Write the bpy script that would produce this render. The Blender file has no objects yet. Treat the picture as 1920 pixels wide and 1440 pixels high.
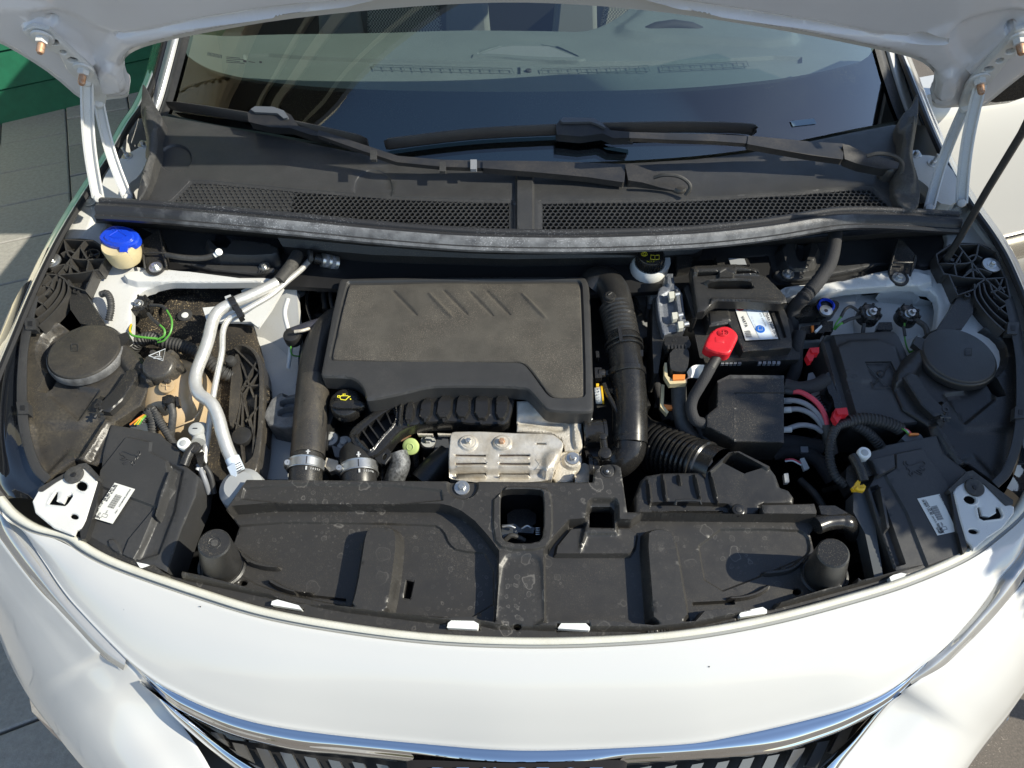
import bpy, bmesh, math, random
import numpy as np
from mathutils import Vector, Matrix, Euler
from mathutils.geometry import delaunay_2d_cdt
random.seed(4)
S = bpy.context.scene
R = math.radians
# ------------------------------------------------------------------ camera
F, PITCH, CH = 1387.0, R(46), 1.80
cam = bpy.data.cameras.new('camera'); co = bpy.data.objects.new('camera', cam)
S.collection.objects.link(co); S.camera = co
co.location = (0, 0, CH); co.rotation_euler = (R(90) - PITCH, 0, 0)
cam.sensor_width = 36; cam.lens = F / 1920 * 36; cam.clip_start = .02; cam.clip_end = 900
# ------------------------------------------------------------------ sky and sun
SUN_EL, SUN_AZ = R(38), R(-15)          # azimuth measured from +x towards +y
sd = Vector((math.cos(SUN_EL) * math.cos(SUN_AZ), math.cos(SUN_EL) * math.sin(SUN_AZ), math.sin(SUN_EL)))
w = bpy.data.worlds.new('World'); S.world = w; w.use_nodes = True
nt = w.node_tree; nt.nodes.clear()
sky = nt.nodes.new('ShaderNodeTexSky'); sky.sky_type = 'NISHITA'; sky.sun_disc = False
sky.sun_elevation = SUN_EL; sky.sun_rotation = math.pi / 2 - SUN_AZ
sky.air_density = 1.0; sky.dust_density = .4; sky.ozone_density = 1.6
bg = nt.nodes.new('ShaderNodeBackground'); bg.inputs[1].default_value = .11
ow = nt.nodes.new('ShaderNodeOutputWorld')
nt.links.new(sky.outputs[0], bg.inputs[0]); nt.links.new(bg.outputs[0], ow.inputs[0])
sl = bpy.data.lights.new('sun', 'SUN'); sl.energy = 3.8; sl.angle = R(.53); sl.color = (1, .94, .79)
so = bpy.data.objects.new('sun', sl); S.collection.objects.link(so)
so.rotation_euler = sd.to_track_quat('Z', 'Y').to_euler()
S.view_settings.view_transform = 'Standard'; S.view_settings.look = 'None'
S.view_settings.exposure = .72; S.view_settings.gamma = 1
S.cycles.max_bounces = 8; S.cycles.transparent_max_bounces = 16
S.cycles.sample_clamp_indirect = 6
# ------------------------------------------------------------------ frames: pixel of the photograph <-> point on a tilted plane
C0 = Vector((0, 0, CH))
def ray(px, py):
    a, b = (px - 960) / F, (py - 720) / F
    return Vector((a, math.cos(PITCH) - b * math.sin(PITCH), -math.sin(PITCH) - b * math.cos(PITCH)))
class Frame:
    def __init__(s, O, U, V):
        s.O = Vector(O); s.U = Vector(U).normalized(); s.V = Vector(V); s.V = (s.V - s.U * s.V.dot(s.U)).normalized(); s.N = s.U.cross(s.V)
    def uv(s, px, py, d=0):
        r = ray(px, py); t = ((s.O - C0).dot(s.N) + d) / r.dot(s.N); p = C0 + r * t - s.O
        return (p.dot(s.U), p.dot(s.V))
    def pt(s, u, v, d=0): return s.O + s.U * u + s.V * v + s.N * d
    def w(s, px, py, d=0):
        u, v = s.uv(px, py, d); return s.pt(u, v, d)
TILT = R(13)
BAY = Frame((0, .56, .90), (1, 0, 0), (0, math.cos(TILT), math.sin(TILT)))
GND = Frame((0, 0, 0), (1, 0, 0), (0, 1, 0))
COWL = Frame((0, 1.0, 1.075), (1, 0, 0), (0, math.cos(R(11)), math.sin(R(11))))
WS = Frame((0, 1.215, 1.12), (1, 0, 0), (0, math.cos(R(31)), math.sin(R(31))))
HOOD = Frame((0, 1.25, 1.22), (-1, 0, 0), (0, -math.cos(R(60)), math.sin(R(60))))
HOOD = Frame((0, 1.25, 1.22), (1, 0, 0), (0, -math.cos(R(60)), math.sin(R(60))))
if HOOD.N.dot(C0 - HOOD.O) < 0: HOOD = Frame(HOOD.O, -HOOD.U, HOOD.V)
def VERT(px, py, d):   # vertical frame facing the camera through a bay point
    return Frame(BAY.w(px, py, d), (1, 0, 0), (0, 0, 1))
def PP(q, fr=None, d0=0):
    fr = fr or BAY
    if isinstance(q, Vector): return q
    return fr.w(q[0], q[1], (q[2] if len(q) > 2 else 0) + d0)
# ------------------------------------------------------------------ materials
MATS = {}
def N(nt, t, **k):
    n = nt.nodes.new(t)
    for a, b in k.items():
        if a in n.inputs: n.inputs[a].default_value = b
        else: setattr(n, a, b)
    return n
def mat(name, col, rough=.5, metal=0, dust=0, dustcol=(.30, .25, .18), spots=0, bump=0, bscale=300, coat=0, var=0, vscale=12,
        varcol=None, speck=0, speckscale=700, speckcol=(.45, .38, .26), ior=1.5, trans=0, emit=0, rvar=0, fadex=None):
    if name in MATS: return MATS[name]
    m = bpy.data.materials.new(name); m.use_nodes = True; t = m.node_tree; L = t.links.new
    p = t.nodes['Principled BSDF']; p.inputs['Base Color'].default_value = (*col, 1)
    p.inputs['Roughness'].default_value = rough; p.inputs['Metallic'].default_value = metal
    p.inputs['IOR'].default_value = ior
    if coat: p.inputs['Coat Weight'].default_value = coat; p.inputs['Coat Roughness'].default_value = .04
    if trans: p.inputs['Transmission Weight'].default_value = trans
    g = N(t, 'ShaderNodeNewGeometry'); P = g.outputs['Position']
    cur = None
    def mix(fac, a, b):
        x = N(t, 'ShaderNodeMix', data_type='RGBA'); L(fac, x.inputs[0])
        if isinstance(a, tuple): x.inputs[6].default_value = (*a, 1)
        else: L(a, x.inputs[6])
        if isinstance(b, tuple): x.inputs[7].default_value = (*b, 1)
        else: L(b, x.inputs[7])
        return x.outputs[2]
    def rng(src, a, b, c=0, d=1):
        x = N(t, 'ShaderNodeMapRange'); L(src, x.inputs[0])
        for i, v in enumerate((a, b, c, d)): x.inputs[i + 1].default_value = v
        return x.outputs[0]
    def noise(sc, det=3, r=.6):
        n = N(t, 'ShaderNodeTexNoise', Scale=sc, Detail=det, Roughness=r); L(P, n.inputs['Vector']); return n.outputs[0]
    def mul(a, b):
        x = N(t, 'ShaderNodeMath', operation='MULTIPLY'); L(a, x.inputs[0])
        if isinstance(b, (int, float)): x.inputs[1].default_value = b
        else: L(b, x.inputs[1])
        return x.outputs[0]
    cur = col
    if var: cur = mix(rng(noise(vscale, 5), .35, .7, 0, var), cur, varcol or tuple(c * .4 for c in col))
    if dust: 
        d1 = rng(noise(14, 6, .65), .38, .72); d2 = rng(noise(260, 2), .35, .75, .25, 1)
        cur = mix(mul(mul(d1, d2), dust), cur, dustcol)
    if spots:
        for sc, am in ((30, .9), (75, .8), (150, .6)):
            v = N(t, 'ShaderNodeTexVoronoi', Scale=sc); 
            wn = N(t, 'ShaderNodeTexNoise', Scale=sc * 2.2, Detail=2); L(P, wn.inputs['Vector'])
            va = N(t, 'ShaderNodeVectorMath', operation='SCALE'); L(wn.outputs[1], va.inputs[0]); va.inputs['Scale'].default_value = .42 / sc
            vb = N(t, 'ShaderNodeVectorMath', operation='ADD'); L(va.outputs[0], vb.inputs[0]); L(P, vb.inputs[1]); L(vb.outputs[0], v.inputs['Vector'])
            sp = N(t, 'ShaderNodeSeparateColor'); L(v.outputs['Color'], sp.inputs[0])
            rad = rng(sp.outputs[0], 0, 1, .08, .34)
            df = N(t, 'ShaderNodeMath', operation='SUBTRACT'); L(v.outputs['Distance'], df.inputs[0]); L(rad, df.inputs[1])
            ab = N(t, 'ShaderNodeMath', operation='ABSOLUTE'); L(df.outputs[0], ab.inputs[0])
            ring = rng(ab.outputs[0], .0, .03, .8, 0)
            fill = rng(df.outputs[0], -.01, .01, .10, 0)
            mx = N(t, 'ShaderNodeMath', operation='MAXIMUM'); L(ring, mx.inputs[0]); L(fill, mx.inputs[1])
            on = rng(sp.outputs[1], .34, .36); 
            ar = rng(noise(7, 2), .38, .60)
            cur = mix(mul(mul(mul(mx.outputs[0], on), ar), spots * am), cur, (.17, .16, .145))
    if speck:
        a = rng(noise(speckscale, 1, .5), .60, .68); b = rng(noise(9, 4), .40, .68)
        cur = mix(mul(mul(a, b), speck), cur, speckcol)
    if fadex:   # the bleaching wears off towards the two ends of the long seal
        sx = N(t, 'ShaderNodeSeparateXYZ'); L(P, sx.inputs[0]); ab = N(t, 'ShaderNodeMath', operation='ABSOLUTE'); L(sx.outputs[0], ab.inputs[0])
        ad = N(t, 'ShaderNodeMath', operation='ADD'); L(ab.outputs[0], ad.inputs[0]); L(rng(noise(25, 4), .3, .7, -.09, .09), ad.inputs[1])
        cur = mix(rng(ad.outputs[0], .40, .60), cur, fadex)
    if not isinstance(cur, tuple): L(cur, p.inputs['Base Color'])
    if rvar: L(rng(noise(vscale * 3, 4), .3, .75, max(0, rough - rvar), min(1, rough + rvar)), p.inputs['Roughness'])
    if bump:
        b = N(t, 'ShaderNodeBump', Strength=bump, Distance=.001); L(noise(bscale, 3), b.inputs['Height']); L(b.outputs[0], p.inputs['Normal'])
    MATS[name] = m; return m
PL = mat('black_plastic', (.032, .0305, .0285), .38, dust=.10, dustcol=(.10, .09, .075), spots=1.0, bump=.12, bscale=900, speck=.22, speckscale=900, speckcol=(.30, .25, .18), rvar=.08)
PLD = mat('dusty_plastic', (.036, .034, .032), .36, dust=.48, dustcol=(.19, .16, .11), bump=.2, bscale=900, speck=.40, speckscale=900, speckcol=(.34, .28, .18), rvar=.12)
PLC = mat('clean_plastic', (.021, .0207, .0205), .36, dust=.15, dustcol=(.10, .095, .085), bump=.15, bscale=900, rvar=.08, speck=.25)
PLG = mat('grey_black_plastic', (.037, .0372, .0375), .42, dust=.20, dustcol=(.14, .13, .12), bump=.2, bscale=900, rvar=.08)
GLOSSB = mat('gloss_black', (.014, .014, .014), .25, dust=.2, dustcol=(.08, .07, .06), speck=.12, rvar=.1)
RUB = mat('rubber', (.03, .03, .030), .55, dust=.5, dustcol=(.18, .17, .15), bump=.3, bscale=500)
SEALM = mat('weathered_seal', (.028, .028, .030), .5, dust=.0, var=.0, bump=.3, bscale=800, speck=.6, speckscale=420, speckcol=(.30, .31, .32))
SEALW = mat('bleached_seal', (.22, .225, .23), .42, var=.9, vscale=45, varcol=(.06, .06, .062), speck=.7, speckscale=380, speckcol=(.55, .56, .58), bump=.4, bscale=500, fadex=(.028, .028, .030))
PAD = mat('felt_pad', (.080, .074, .063), .95, speck=1.0, speckscale=900, speckcol=(.26, .22, .17), bump=1.0, bscale=1000, var=.6, vscale=24, varcol=(.032, .029, .026))
FELT = mat('insulation_felt', (.022, .019, .016), .95, speck=1.0, speckscale=420, speckcol=(.36, .28, .16), bump=1, bscale=500, dust=.5, dustcol=(.11, .085, .05))
COWM = mat('cowl_plastic', (.036, .036, .0365), .40, dust=.32, dustcol=(.12, .12, .115), bump=.35, bscale=1200, rvar=.1)
DEEP = mat('deep_black', (.013, .013, .014), .5)
BAYM = mat('bay_dirt_black', (.022, .022, .023), .42, dust=.5, dustcol=(.09, .085, .07), bump=.3, bscale=200)
WHITE = mat('white_paint', (.62, .615, .59), .28, coat=1.0, var=.10, vscale=2.5, varcol=(.68, .68, .66))
WIN = mat('white_inner_paint', (.66, .66, .635), .38, coat=.3, dust=.2, dustcol=(.45, .41, .33), speck=.35, speckcol=(.25, .2, .14))
CREAM = mat('cream_seal_lip', (.66, .65, .57), .45, var=.5, vscale=30, varcol=(.50, .47, .38), bump=.3, bscale=300)
HOODM = mat('hood_underside_paint', (.74, .73, .73), .26, coat=.5, var=.25, vscale=5, varcol=(.56, .54, .55))
WORN = mat('worn_rubber_rim', (.14, .14, .14), .6, var=.9, vscale=60, varcol=(.04, .04, .04), speck=.8, speckscale=500, speckcol=(.35, .34, .32)); CHROME = mat('chrome', (.86, .87, .88), .03, 1)
ALU = mat('aluminium', (.70, .69, .65), .42, .55, var=.5, vscale=60, varcol=(.52, .51, .48), bump=.3, bscale=300, rvar=.1)
CAST = mat('cast_aluminium', (.62, .58, .50), .5, .3, var=.6, vscale=55, varcol=(.42, .36, .27), bump=1, bscale=350, speck=.5)
SHIELD = mat('heat_shield_metal', (.62, .59, .53), .40, .40, var=.9, vscale=34, varcol=(.43, .37, .28), bump=.7, bscale=180, rvar=.12, speck=.5, speckcol=(.3, .18, .09))
STEEL = mat('zinc_steel', (.62, .63, .62), .35, .9, var=.4, vscale=90, varcol=(.36, .34, .31))
RUST = mat('rusty_steel', (.42, .20, .09), .55, .5, var=.7, vscale=200, varcol=(.62, .5, .4))
COPPER = mat('copper', (.75, .42, .20), .35, 1, var=.5, vscale=150)
RED = mat('red_plastic', (.62, .012, .022), .42, var=.25, vscale=30, varcol=(.6, .05, .06))
REDW = mat('red_wire', (.62, .06, .09), .4); GRYW = mat('grey_wire', (.22, .23, .25), .45, dust=.3)
GRNW = mat('green_yellow_wire', (.10, .34, .05), .4); YEL = mat('yellow_plastic', (.85, .50, .02), .35)
YGRN = mat('pale_green_plastic', (.50, .62, .22), .45); ORG = mat('orange_plastic', (.75, .22, .04), .4)
BLUE = mat('blue_plastic', (.01, .06, .62), .32, var=.2, vscale=50); CRP = mat('cream_plastic', (.62, .52, .30), .4, dust=.4)
WHP = mat('white_plastic', (.78, .79, .76), .35); GRP = mat('grey_plastic', (.42, .43, .42), .4)
TANK = mat('expansion_tank_plastic', (.46, .33, .185), .26, var=.6, vscale=14, varcol=(.56, .44, .29), coat=.2, dust=.3, dustcol=(.55, .42, .28))
STK = mat('sticker_white', (.70, .70, .65), .4); STKB = mat('sticker_blue_white', (.62, .70, .78), .35); INK = mat('ink', (.02, .02, .025), .5)
SYM = mat('grey_symbol', (.55, .56, .56), .5); YSYM = mat('yellow_symbol', (.80, .72, .04), .5); BSYM = mat('blue_symbol', (.01, .12, .50), .4)
EMB = mat('embossed_plastic', (.032, .032, .033), .38); RIBM = mat('rib_plastic', (.038, .037, .036), .36, dust=.4, dustcol=(.16, .14, .11), rvar=.1)
INT = mat('dashboard_plastic', (.115, .135, .13), .62, bump=1, bscale=1500, var=.2, vscale=8, speck=.5, speckscale=900, speckcol=(.30, .32, .31))
INTD = mat('dark_interior', (.02, .02, .022), .7); INTL = mat('light_interior', (.40, .42, .40), .6)
SEAT = mat('seat_fabric', (.14, .14, .13), .9)
HARN = mat('cloth_tape', (.028, .028, .030), .8, bump=1, bscale=500)
# ------------------------------------------------------------------ mesh builder
COL = S.collection
def tagd(o, label=None, category=None, group=None, kind=None):
    for k, v in (('label', label), ('category', category), ('group', group), ('kind', kind)):
        if v: o[k] = v
    return o
def empty(name, loc=(0, 0, 0), **k):
    o = bpy.data.objects.new(name, None); COL.objects.link(o); o.location = loc; o.empty_display_size = .1; return tagd(o, **k)
class MB:
    def __init__(s): s.v = []; s.f = []; s.fm = []; s.mats = []
    def add(s, vs, fs, m):
        if m not in s.mats: s.mats.append(m)
        k = s.mats.index(m); b = len(s.v)
        s.v += [tuple(p) for p in vs]; s.f += [tuple(i + b for i in f) for f in fs]; s.fm += [k] * len(fs)
        return s
    def obj(s, name, parent=None, label=None, bevel=0, ang=38, **k):
        me = bpy.data.meshes.new(name); me.from_pydata(s.v, [], s.f)
        for m in s.mats: me.materials.append(m)
        me.polygons.foreach_set('material_index', s.fm)
        bm = bmesh.new(); bm.from_mesh(me); bmesh.ops.recalc_face_normals(bm, faces=bm.faces); bm.to_mesh(me); bm.free()
        me.polygons.foreach_set('use_smooth', [True] * len(me.polygons)); me.set_sharp_from_angle(angle=R(ang)); me.update()
        o = bpy.data.objects.new(name, me); COL.objects.link(o)
        if parent: o.parent = parent
        if bevel:
            b = o.modifiers.new('bevel', 'BEVEL'); b.width = bevel; b.segments = 2; b.limit_method = 'ANGLE'; b.angle_limit = R(38); b.harden_normals = False
        return tagd(o, label, **k)
def chaikin(P, n=1, closed=True):
    P = [tuple(p) for p in P]
    for _ in range(n):
        Q = []; L = len(P)
        for i in range(L if closed else L - 1):
            a, b = P[i], P[(i + 1) % L]
            Q.append(tuple(.75 * x + .25 * y for x, y in zip(a, b))); Q.append(tuple(.25 * x + .75 * y for x, y in zip(a, b)))
        P = Q if closed else [P[0]] + Q + [P[-1]]
    return P
def p3(P, d0=0): return [(p[0], p[1], (p[2] if len(p) > 2 else 0) + d0) for p in P]
def slab(mb, pts, th, m, fr=None, sm=0, taper=1.0, d0=0, down=None, side=None):
    """pixel outline of the top face -> a solid of thickness th"""
    fr = fr or BAY; q = p3(pts, d0)
    if sm: q = chaikin(q, sm)
    T = [fr.w(*p) for p in q]; dn = (down or -fr.N) * th
    c = sum(T, Vector()) / len(T); B = [c + (p - c) * taper + dn for p in T]; n = len(T)
    mb.add(T + B, [tuple(range(n)), tuple(range(2 * n - 1, n - 1, -1))], m)
    mb.add(T + B, [(i, i + n, (i + 1) % n + n, (i + 1) % n) for i in range(n)], side or m)
    return mb
def catmull(P, k=6):
    P = [np.array(p, float) for p in P]
    if len(P) < 3: return [P[0] + (P[-1] - P[0]) * i / k for i in range(k + 1)]
    Q = [2 * P[0] - P[1]] + P + [2 * P[-1] - P[-2]]; out = []
    for i in range(1, len(Q) - 2):
        a, b, c, d = Q[i - 1:i + 3]
        for j in range(k):
            t = j / k; out.append(.5 * (2 * b + (c - a) * t + (2 * a - 5 * b + 4 * c - d) * t * t + (3 * b - a - 3 * c + d) * t ** 3))
    out.append(P[-1]); return out
def tubew(mb, pts, m, seg=12, k=6, rib=0, pitch=.006, smooth=True, caps=True, sq=1.0):
    """pts: list of (Vector, r) in the world"""
    A = [np.array((*p[0], p[1])) for p in pts]; C = catmull(A, k) if smooth else A
    P = [Vector(c[:3]) for c in C]; rr = [max(c[3], 1e-4) for c in C]
    if rib:
        L = [0]
        for i in range(1, len(P)): L.append(L[-1] + (P[i] - P[i - 1]).length)
        n = max(4, int(L[-1] / pitch * 4)); s = np.linspace(0, L[-1], n); X = np.array([list(p) for p in P])
        P = [Vector([np.interp(t, L, X[:, a]) for a in range(3)]) for t in s]
        pr = (1, 1, 1 - rib, 1 - rib)
        rr = [float(np.interp(t, L, rr)) * pr[i % 4] for i, t in enumerate(s)]
    n = len(P); T = [(P[min(i + 1, n - 1)] - P[max(i - 1, 0)]).normalized() for i in range(n)]
    up = Vector((0, 0, 1)) if abs(T[0].z) < .9 else Vector((1, 0, 0)); a = T[0].cross(up).normalized(); V = []
    for i in range(n):
        a = (a - T[i] * a.dot(T[i])).normalized(); b = T[i].cross(a)
        V += [P[i] + (a * math.cos(t) + b * math.sin(t) * sq) * rr[i] for t in [2 * math.pi * j / seg for j in range(seg)]]
    Fc = [(i * seg + j, i * seg + (j + 1) % seg, (i + 1) * seg + (j + 1) % seg, (i + 1) * seg + j) for i in range(n - 1) for j in range(seg)]
    if caps: Fc += [tuple(range(seg))[::-1], tuple(range((n - 1) * seg, n * seg))]
    return mb.add(V, Fc, m)
def tube(mb, pts, m, r=None, fr=None, d0=0, **k):
    fr = fr or BAY
    return tubew(mb, [(PP(p[:3], fr, d0), (p[3] if len(p) > 3 else r)) for p in pts], m, **k)
def lathe(mb, c, prof, m, axis=None, seg=28, a0=0):
    """prof: (r, h) along the axis from the point c"""
    ax = (axis or BAY.N).normalized(); u = ax.orthogonal().normalized() if abs(ax.x) > .9 else (Vector((1, 0, 0)) - ax * ax.x).normalized(); v = ax.cross(u); V = []
    for r, h in prof: V += [c + ax * h + (u * math.cos(t) + v * math.sin(t)) * max(r, 1e-5) for t in [a0 + 2 * math.pi * j / seg for j in range(seg)]]
    n = len(prof)
    return mb.add(V, [(i * seg + j, i * seg + (j + 1) % seg, (i + 1) * seg + (j + 1) % seg, (i + 1) * seg + j) for i in range(n - 1) for j in range(seg)], m)
def disc(mb, q, r, h, m, fr=None, rd=.25, seg=28, axis=None):
    c = PP(q, fr); e = min(r, h) * rd
    return lathe(mb, c, [(0, 0), (r - e, 0), (r - e * .3, -e * .3), (r, -e), (r, -h), (0, -h)], m, axis or (fr or BAY).N, seg)
def bolt(mb, q, r, m=None, axis=None, fr=None, h=.006, hm=None):
    m = m or STEEL; ax = axis or (fr or BAY).N; c = PP(q, fr)
    lathe(mb, c, [(0, 0), (r * .95, 0), (r, -.0008), (r, -.003)], m, ax, 24)
    lathe(mb, c, [(0, h), (r * .42, h), (r * .5, h - .001), (r * .52, 0)], hm or m, ax, 6)
    lathe(mb, c, [(0, h + .0005), (r * .2, h + .0005), (r * .22, h - .001)], hm or m, ax, 10)
    return mb
def loft(mb, rows, m, fr=None, nu=40, kv=4, d0=0, world=False):
    """rows of pixel points (x, y, d): a smooth skin through them"""
    G = []
    for r in rows:
        P = [list(p) for p in r] if world else [list(PP(p, fr, d0)) for p in r]
        C = np.array(catmull(P, 8)); s = np.r_[0, np.cumsum(np.linalg.norm(np.diff(C, axis=0), axis=1))]; t = np.linspace(0, s[-1], nu)
        G.append(np.c_[[np.interp(t, s, C[:, a]) for a in range(3)]].T)
    if kv > 1 and len(G) > 1: G = catmull(G, kv)
    n = len(G); V = [tuple(p) for g in G for p in g]
    return mb.add(V, [(i * nu + j, i * nu + j + 1, (i + 1) * nu + j + 1, (i + 1) * nu + j) for i in range(n - 1) for j in range(nu - 1)], m)
def sdf(poly, X):
    P = np.array(poly); Q = np.roll(P, -1, 0); d2 = np.full(len(X), 1e9); ins = np.zeros(len(X), bool)
    for a, b in zip(P, Q):
        e = b - a; w = X - a; t = np.clip((w @ e) / max(e @ e, 1e-12), 0, 1); dd = w - t[:, None] * e; d2 = np.minimum(d2, (dd * dd).sum(1))
        c = ((a[1] <= X[:, 1]) & (b[1] > X[:, 1])) | ((b[1] <= X[:, 1]) & (a[1] > X[:, 1]))
        with np.errstate(divide='ignore', invalid='ignore'): xi = a[0] + (X[:, 1] - a[1]) * e[0] / (e[1] if e[1] else 1e-12)
        ins ^= c & (X[:, 0] < xi)
    return np.where(ins, -1, 1) * np.sqrt(d2)
def resamp(P, step, closed=True):
    P = np.array(P); Q = np.vstack([P, P[:1]]) if closed else P; out = []
    for a, b in zip(Q[:-1], Q[1:]):
        n = max(1, int(round(np.linalg.norm(b - a) / step))); out += [a + (b - a) * i / n for i in range(n)]
    return np.array(out)
def relief(mb, outline, m, feats=(), holes=(), fr=None, d0=0, cell=.007, th=.02, rnd=.002, sm=0, fn=None, side=None, down=None, hth=None):
    """outline px polygon; feats (polygon px, height, edge width[, smoothing]); holes px polygons."""
    fr = fr or BAY
    def cv(poly, d, s): 
        q = chaikin(poly, s) if s else poly
        return np.array([fr.uv(p[0], p[1], d) for p in q])
    O = cv(outline, d0, sm)
    keep = np.r_[True, np.linalg.norm(np.diff(O, axis=0), axis=1) > 1e-5]; O = O[keep]
    H = []
    for h in holes:
        hp, hs = (h[0], h[1]) if isinstance(h[-1], int) else (h, 1)
        hd = h[2] if False else d0
        H.append(resamp(cv(hp, hd, hs), .004))
    O = resamp(O, min(cell, .006)); FT = []
    for f in feats:
        s = f[3] if len(f) > 3 else 1; FT.append((cv(f[0], f[1] + d0, s), f[1], f[2]))
    lo, hi = O.min(0), O.max(0); gx = np.arange(lo[0], hi[0], cell); gy = np.arange(lo[1], hi[1], cell)
    X = np.array(np.meshgrid(gx, gy)).reshape(2, -1).T; ex = []
    def ring(poly, off, st):
        r = resamp(poly, st); t = np.roll(r, -1, 0) - np.roll(r, 1, 0); t /= np.maximum(np.linalg.norm(t, axis=1, keepdims=True), 1e-9); nn = np.c_[t[:, 1], -t[:, 0]]
        q = r + nn * off; dd = np.abs(sdf(poly, q)); return q[dd > abs(off) * .9]
    for P_, h_, w_ in FT:
        for o in (-.5, -.2, .2, .5): ex.append(ring(P_, w_ * o, max(.0018, w_ * .36)))
    if rnd:
        for P_ in [O] + H:
            for o in (-rnd, -rnd * .4, rnd, rnd * .4):
                ex.append(ring(P_, o, .005))
    X = np.vstack([X] + ex) if ex else X
    d = sdf(O, X); k = d < -rnd * .3 - 2e-4
    for h in H: k &= sdf(h, X) > rnd * .3 + 2e-4
    X = X[k]; q = np.round(X / 6e-4).astype(int); _, ui = np.unique(q, axis=0, return_index=True); X = X[ui]
    allp = [Vector(p) for p in O] + [Vector(p) for h in H for p in h] + [Vector(p) for p in X]
    ed = [(i, (i + 1) % len(O)) for i in range(len(O))]; b = len(O)
    for h in H: ed += [(b + i, b + (i + 1) % len(h)) for i in range(len(h))]; b += len(h)
    vo, eo, fo, *_ = delaunay_2d_cdt(allp, ed, [], 0, 1e-7)
    V2 = np.array([list(v) for v in vo]); Fa = np.array([f for f in fo if len(f) == 3]); c = V2[Fa].mean(1)
    k = sdf(O, c) < 0
    for h in H: k &= sdf(h, c) > 0
    Fa = Fa[k]; hh = np.full(len(V2), float(d0))
    for P_, h_, w_ in FT:
        s = np.clip(.5 - sdf(P_, V2) / w_, 0, 1); s = s * s * (3 - 2 * s); hh = hh * (1 - s) + (h_ + d0) * s
    if fn is not None: hh = hh + fn(V2[:, 0], V2[:, 1])
    if rnd:
        e = -sdf(O, V2)
        for h in H: e = np.minimum(e, sdf(h, V2))
        t = np.clip(1 - e / rnd, 0, 1); hh = hh - rnd * (1 - np.sqrt(np.maximum(0, 1 - t * t))) * .9
    W3 = [fr.pt(u, v, z) for (u, v), z in zip(V2, hh)]
    mb.add(W3, [tuple(f) for f in Fa], m)
    if th:
        E = {}
        for f in Fa:
            for a, b_ in ((f[0], f[1]), (f[1], f[2]), (f[2], f[0])):
                kk = (min(a, b_), max(a, b_)); E[kk] = E.get(kk, 0) + 1
        bd = [e for e, n in E.items() if n == 1]; ids = sorted({i for e in bd for i in e}); ix = {i: j for j, i in enumerate(ids)}; dn = (down or -fr.N) * th
        mb.add([W3[i] for i in ids] + [W3[i] + dn for i in ids], [(ix[a], ix[b_], ix[b_] + len(ids), ix[a] + len(ids)) for a, b_ in bd], side or m)
    return mb
_TX = {}
def text(mb, s, p0, p1, m, fr=None, d=0, h=None, ext=.0004, hpx=None, bold=.0):
    """lettering laid on a frame: baseline from pixel p0 to pixel p1, fitted to that width"""
    fr = fr or BAY
    if (s, bold) not in _TX:
        c = bpy.data.curves.new('t', 'FONT'); c.body = s; c.resolution_u = 2; c.offset = bold; o = bpy.data.objects.new('t', c); COL.objects.link(o)
        me = o.to_mesh(); V = np.array([v.co[:2] for v in me.vertices]).reshape(-1, 2); Fs = [tuple(p.vertices) for p in me.polygons]; o.to_mesh_clear()
        bpy.data.objects.remove(o); bpy.data.curves.remove(c); _TX[(s, bold)] = (V, Fs)
    V, Fs = _TX[(s, bold)]
    if len(V) == 0: return mb
    a = Vector(fr.uv(*p0, d)); b = Vector(fr.uv(*p1, d)); x = (b - a); Wd = x.length; x = x / Wd; y = Vector((-x.y, x.x)); w0 = V[:, 0].max() - V[:, 0].min(); k = Wd / w0; ky = k
    if h: ky = h / .72
    pts = [a + x * ((v[0] - V[:, 0].min()) * k) + y * (v[1] * ky) for v in V]
    return mb.add([fr.pt(p.x, p.y, d + ext) for p in pts], Fs, m)
def quad(mb, P, m, fr=None, d=0):
    return mb.add([PP(p, fr, d) for p in P], [tuple(range(len(P)))], m)
def line(mb, P, m, r=.0006, fr=None, d=0, closed=False, seg=5):
    Q = list(P) + ([P[0]] if closed else [])
    fr = fr or BAY
    return tubew(mb, [(PP(p, fr, d), r) for p in Q], m, seg=seg, smooth=False)
def ell(cx, cy, rx, ry, n=24, rot=0):
    c, s = math.cos(R(rot)), math.sin(R(rot)); return [(cx + rx * math.cos(t) * c - ry * math.sin(t) * s, cy + rx * math.cos(t) * s + ry * math.sin(t) * c) for t in [2 * math.pi * i / n for i in range(n)]]
def lerp2(a, b, t): return tuple(x + (y - x) * t for x, y in zip(a, b))
def bil(Q, u, v):
    return lerp2(lerp2(Q[0], Q[1], u), lerp2(Q[3], Q[2], u), v)
# ================================================================== THE PLACE ROUND THE CAR
def wood_mat(name, col):
    m = mat(name, col, .45, var=.5, vscale=20, varcol=tuple(c * .62 for c in col), bump=.6, bscale=60); return m
GREENW = wood_mat('green_painted_wood', (.014, .135, .072))
g = MB(); ASPH = mat('sandy_asphalt', (.17, .145, .12), .9, var=.8, vscale=160, varcol=(.07, .062, .055), bump=1, bscale=260, speck=.9, speckscale=160, speckcol=(.36, .31, .25))
g.add([(-60, -60, 0), (60, -60, 0), (60, 60, 0), (-60, 60, 0)], [(0, 1, 2, 3)], ASPH); tagd(g.obj('ground'), kind='structure')
PV = [mat('paver_%d' % i, c, .85, var=.6, vscale=70, varcol=tuple(x * .62 for x in c), bump=1.0, bscale=260, speck=.6, speckscale=300, speckcol=(.42, .43, .43)) for i, c in enumerate([(.36, .345, .315), (.32, .305, .28), (.40, .38, .35)])]
pav = empty('pavement', (0, 0, 0), kind='structure')
g = MB(); JM = mat('paver_joint_dirt', (.09, .075, .05), .95, var=.6, vscale=40, varcol=(.05, .07, .03), bump=1, bscale=300)
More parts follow.
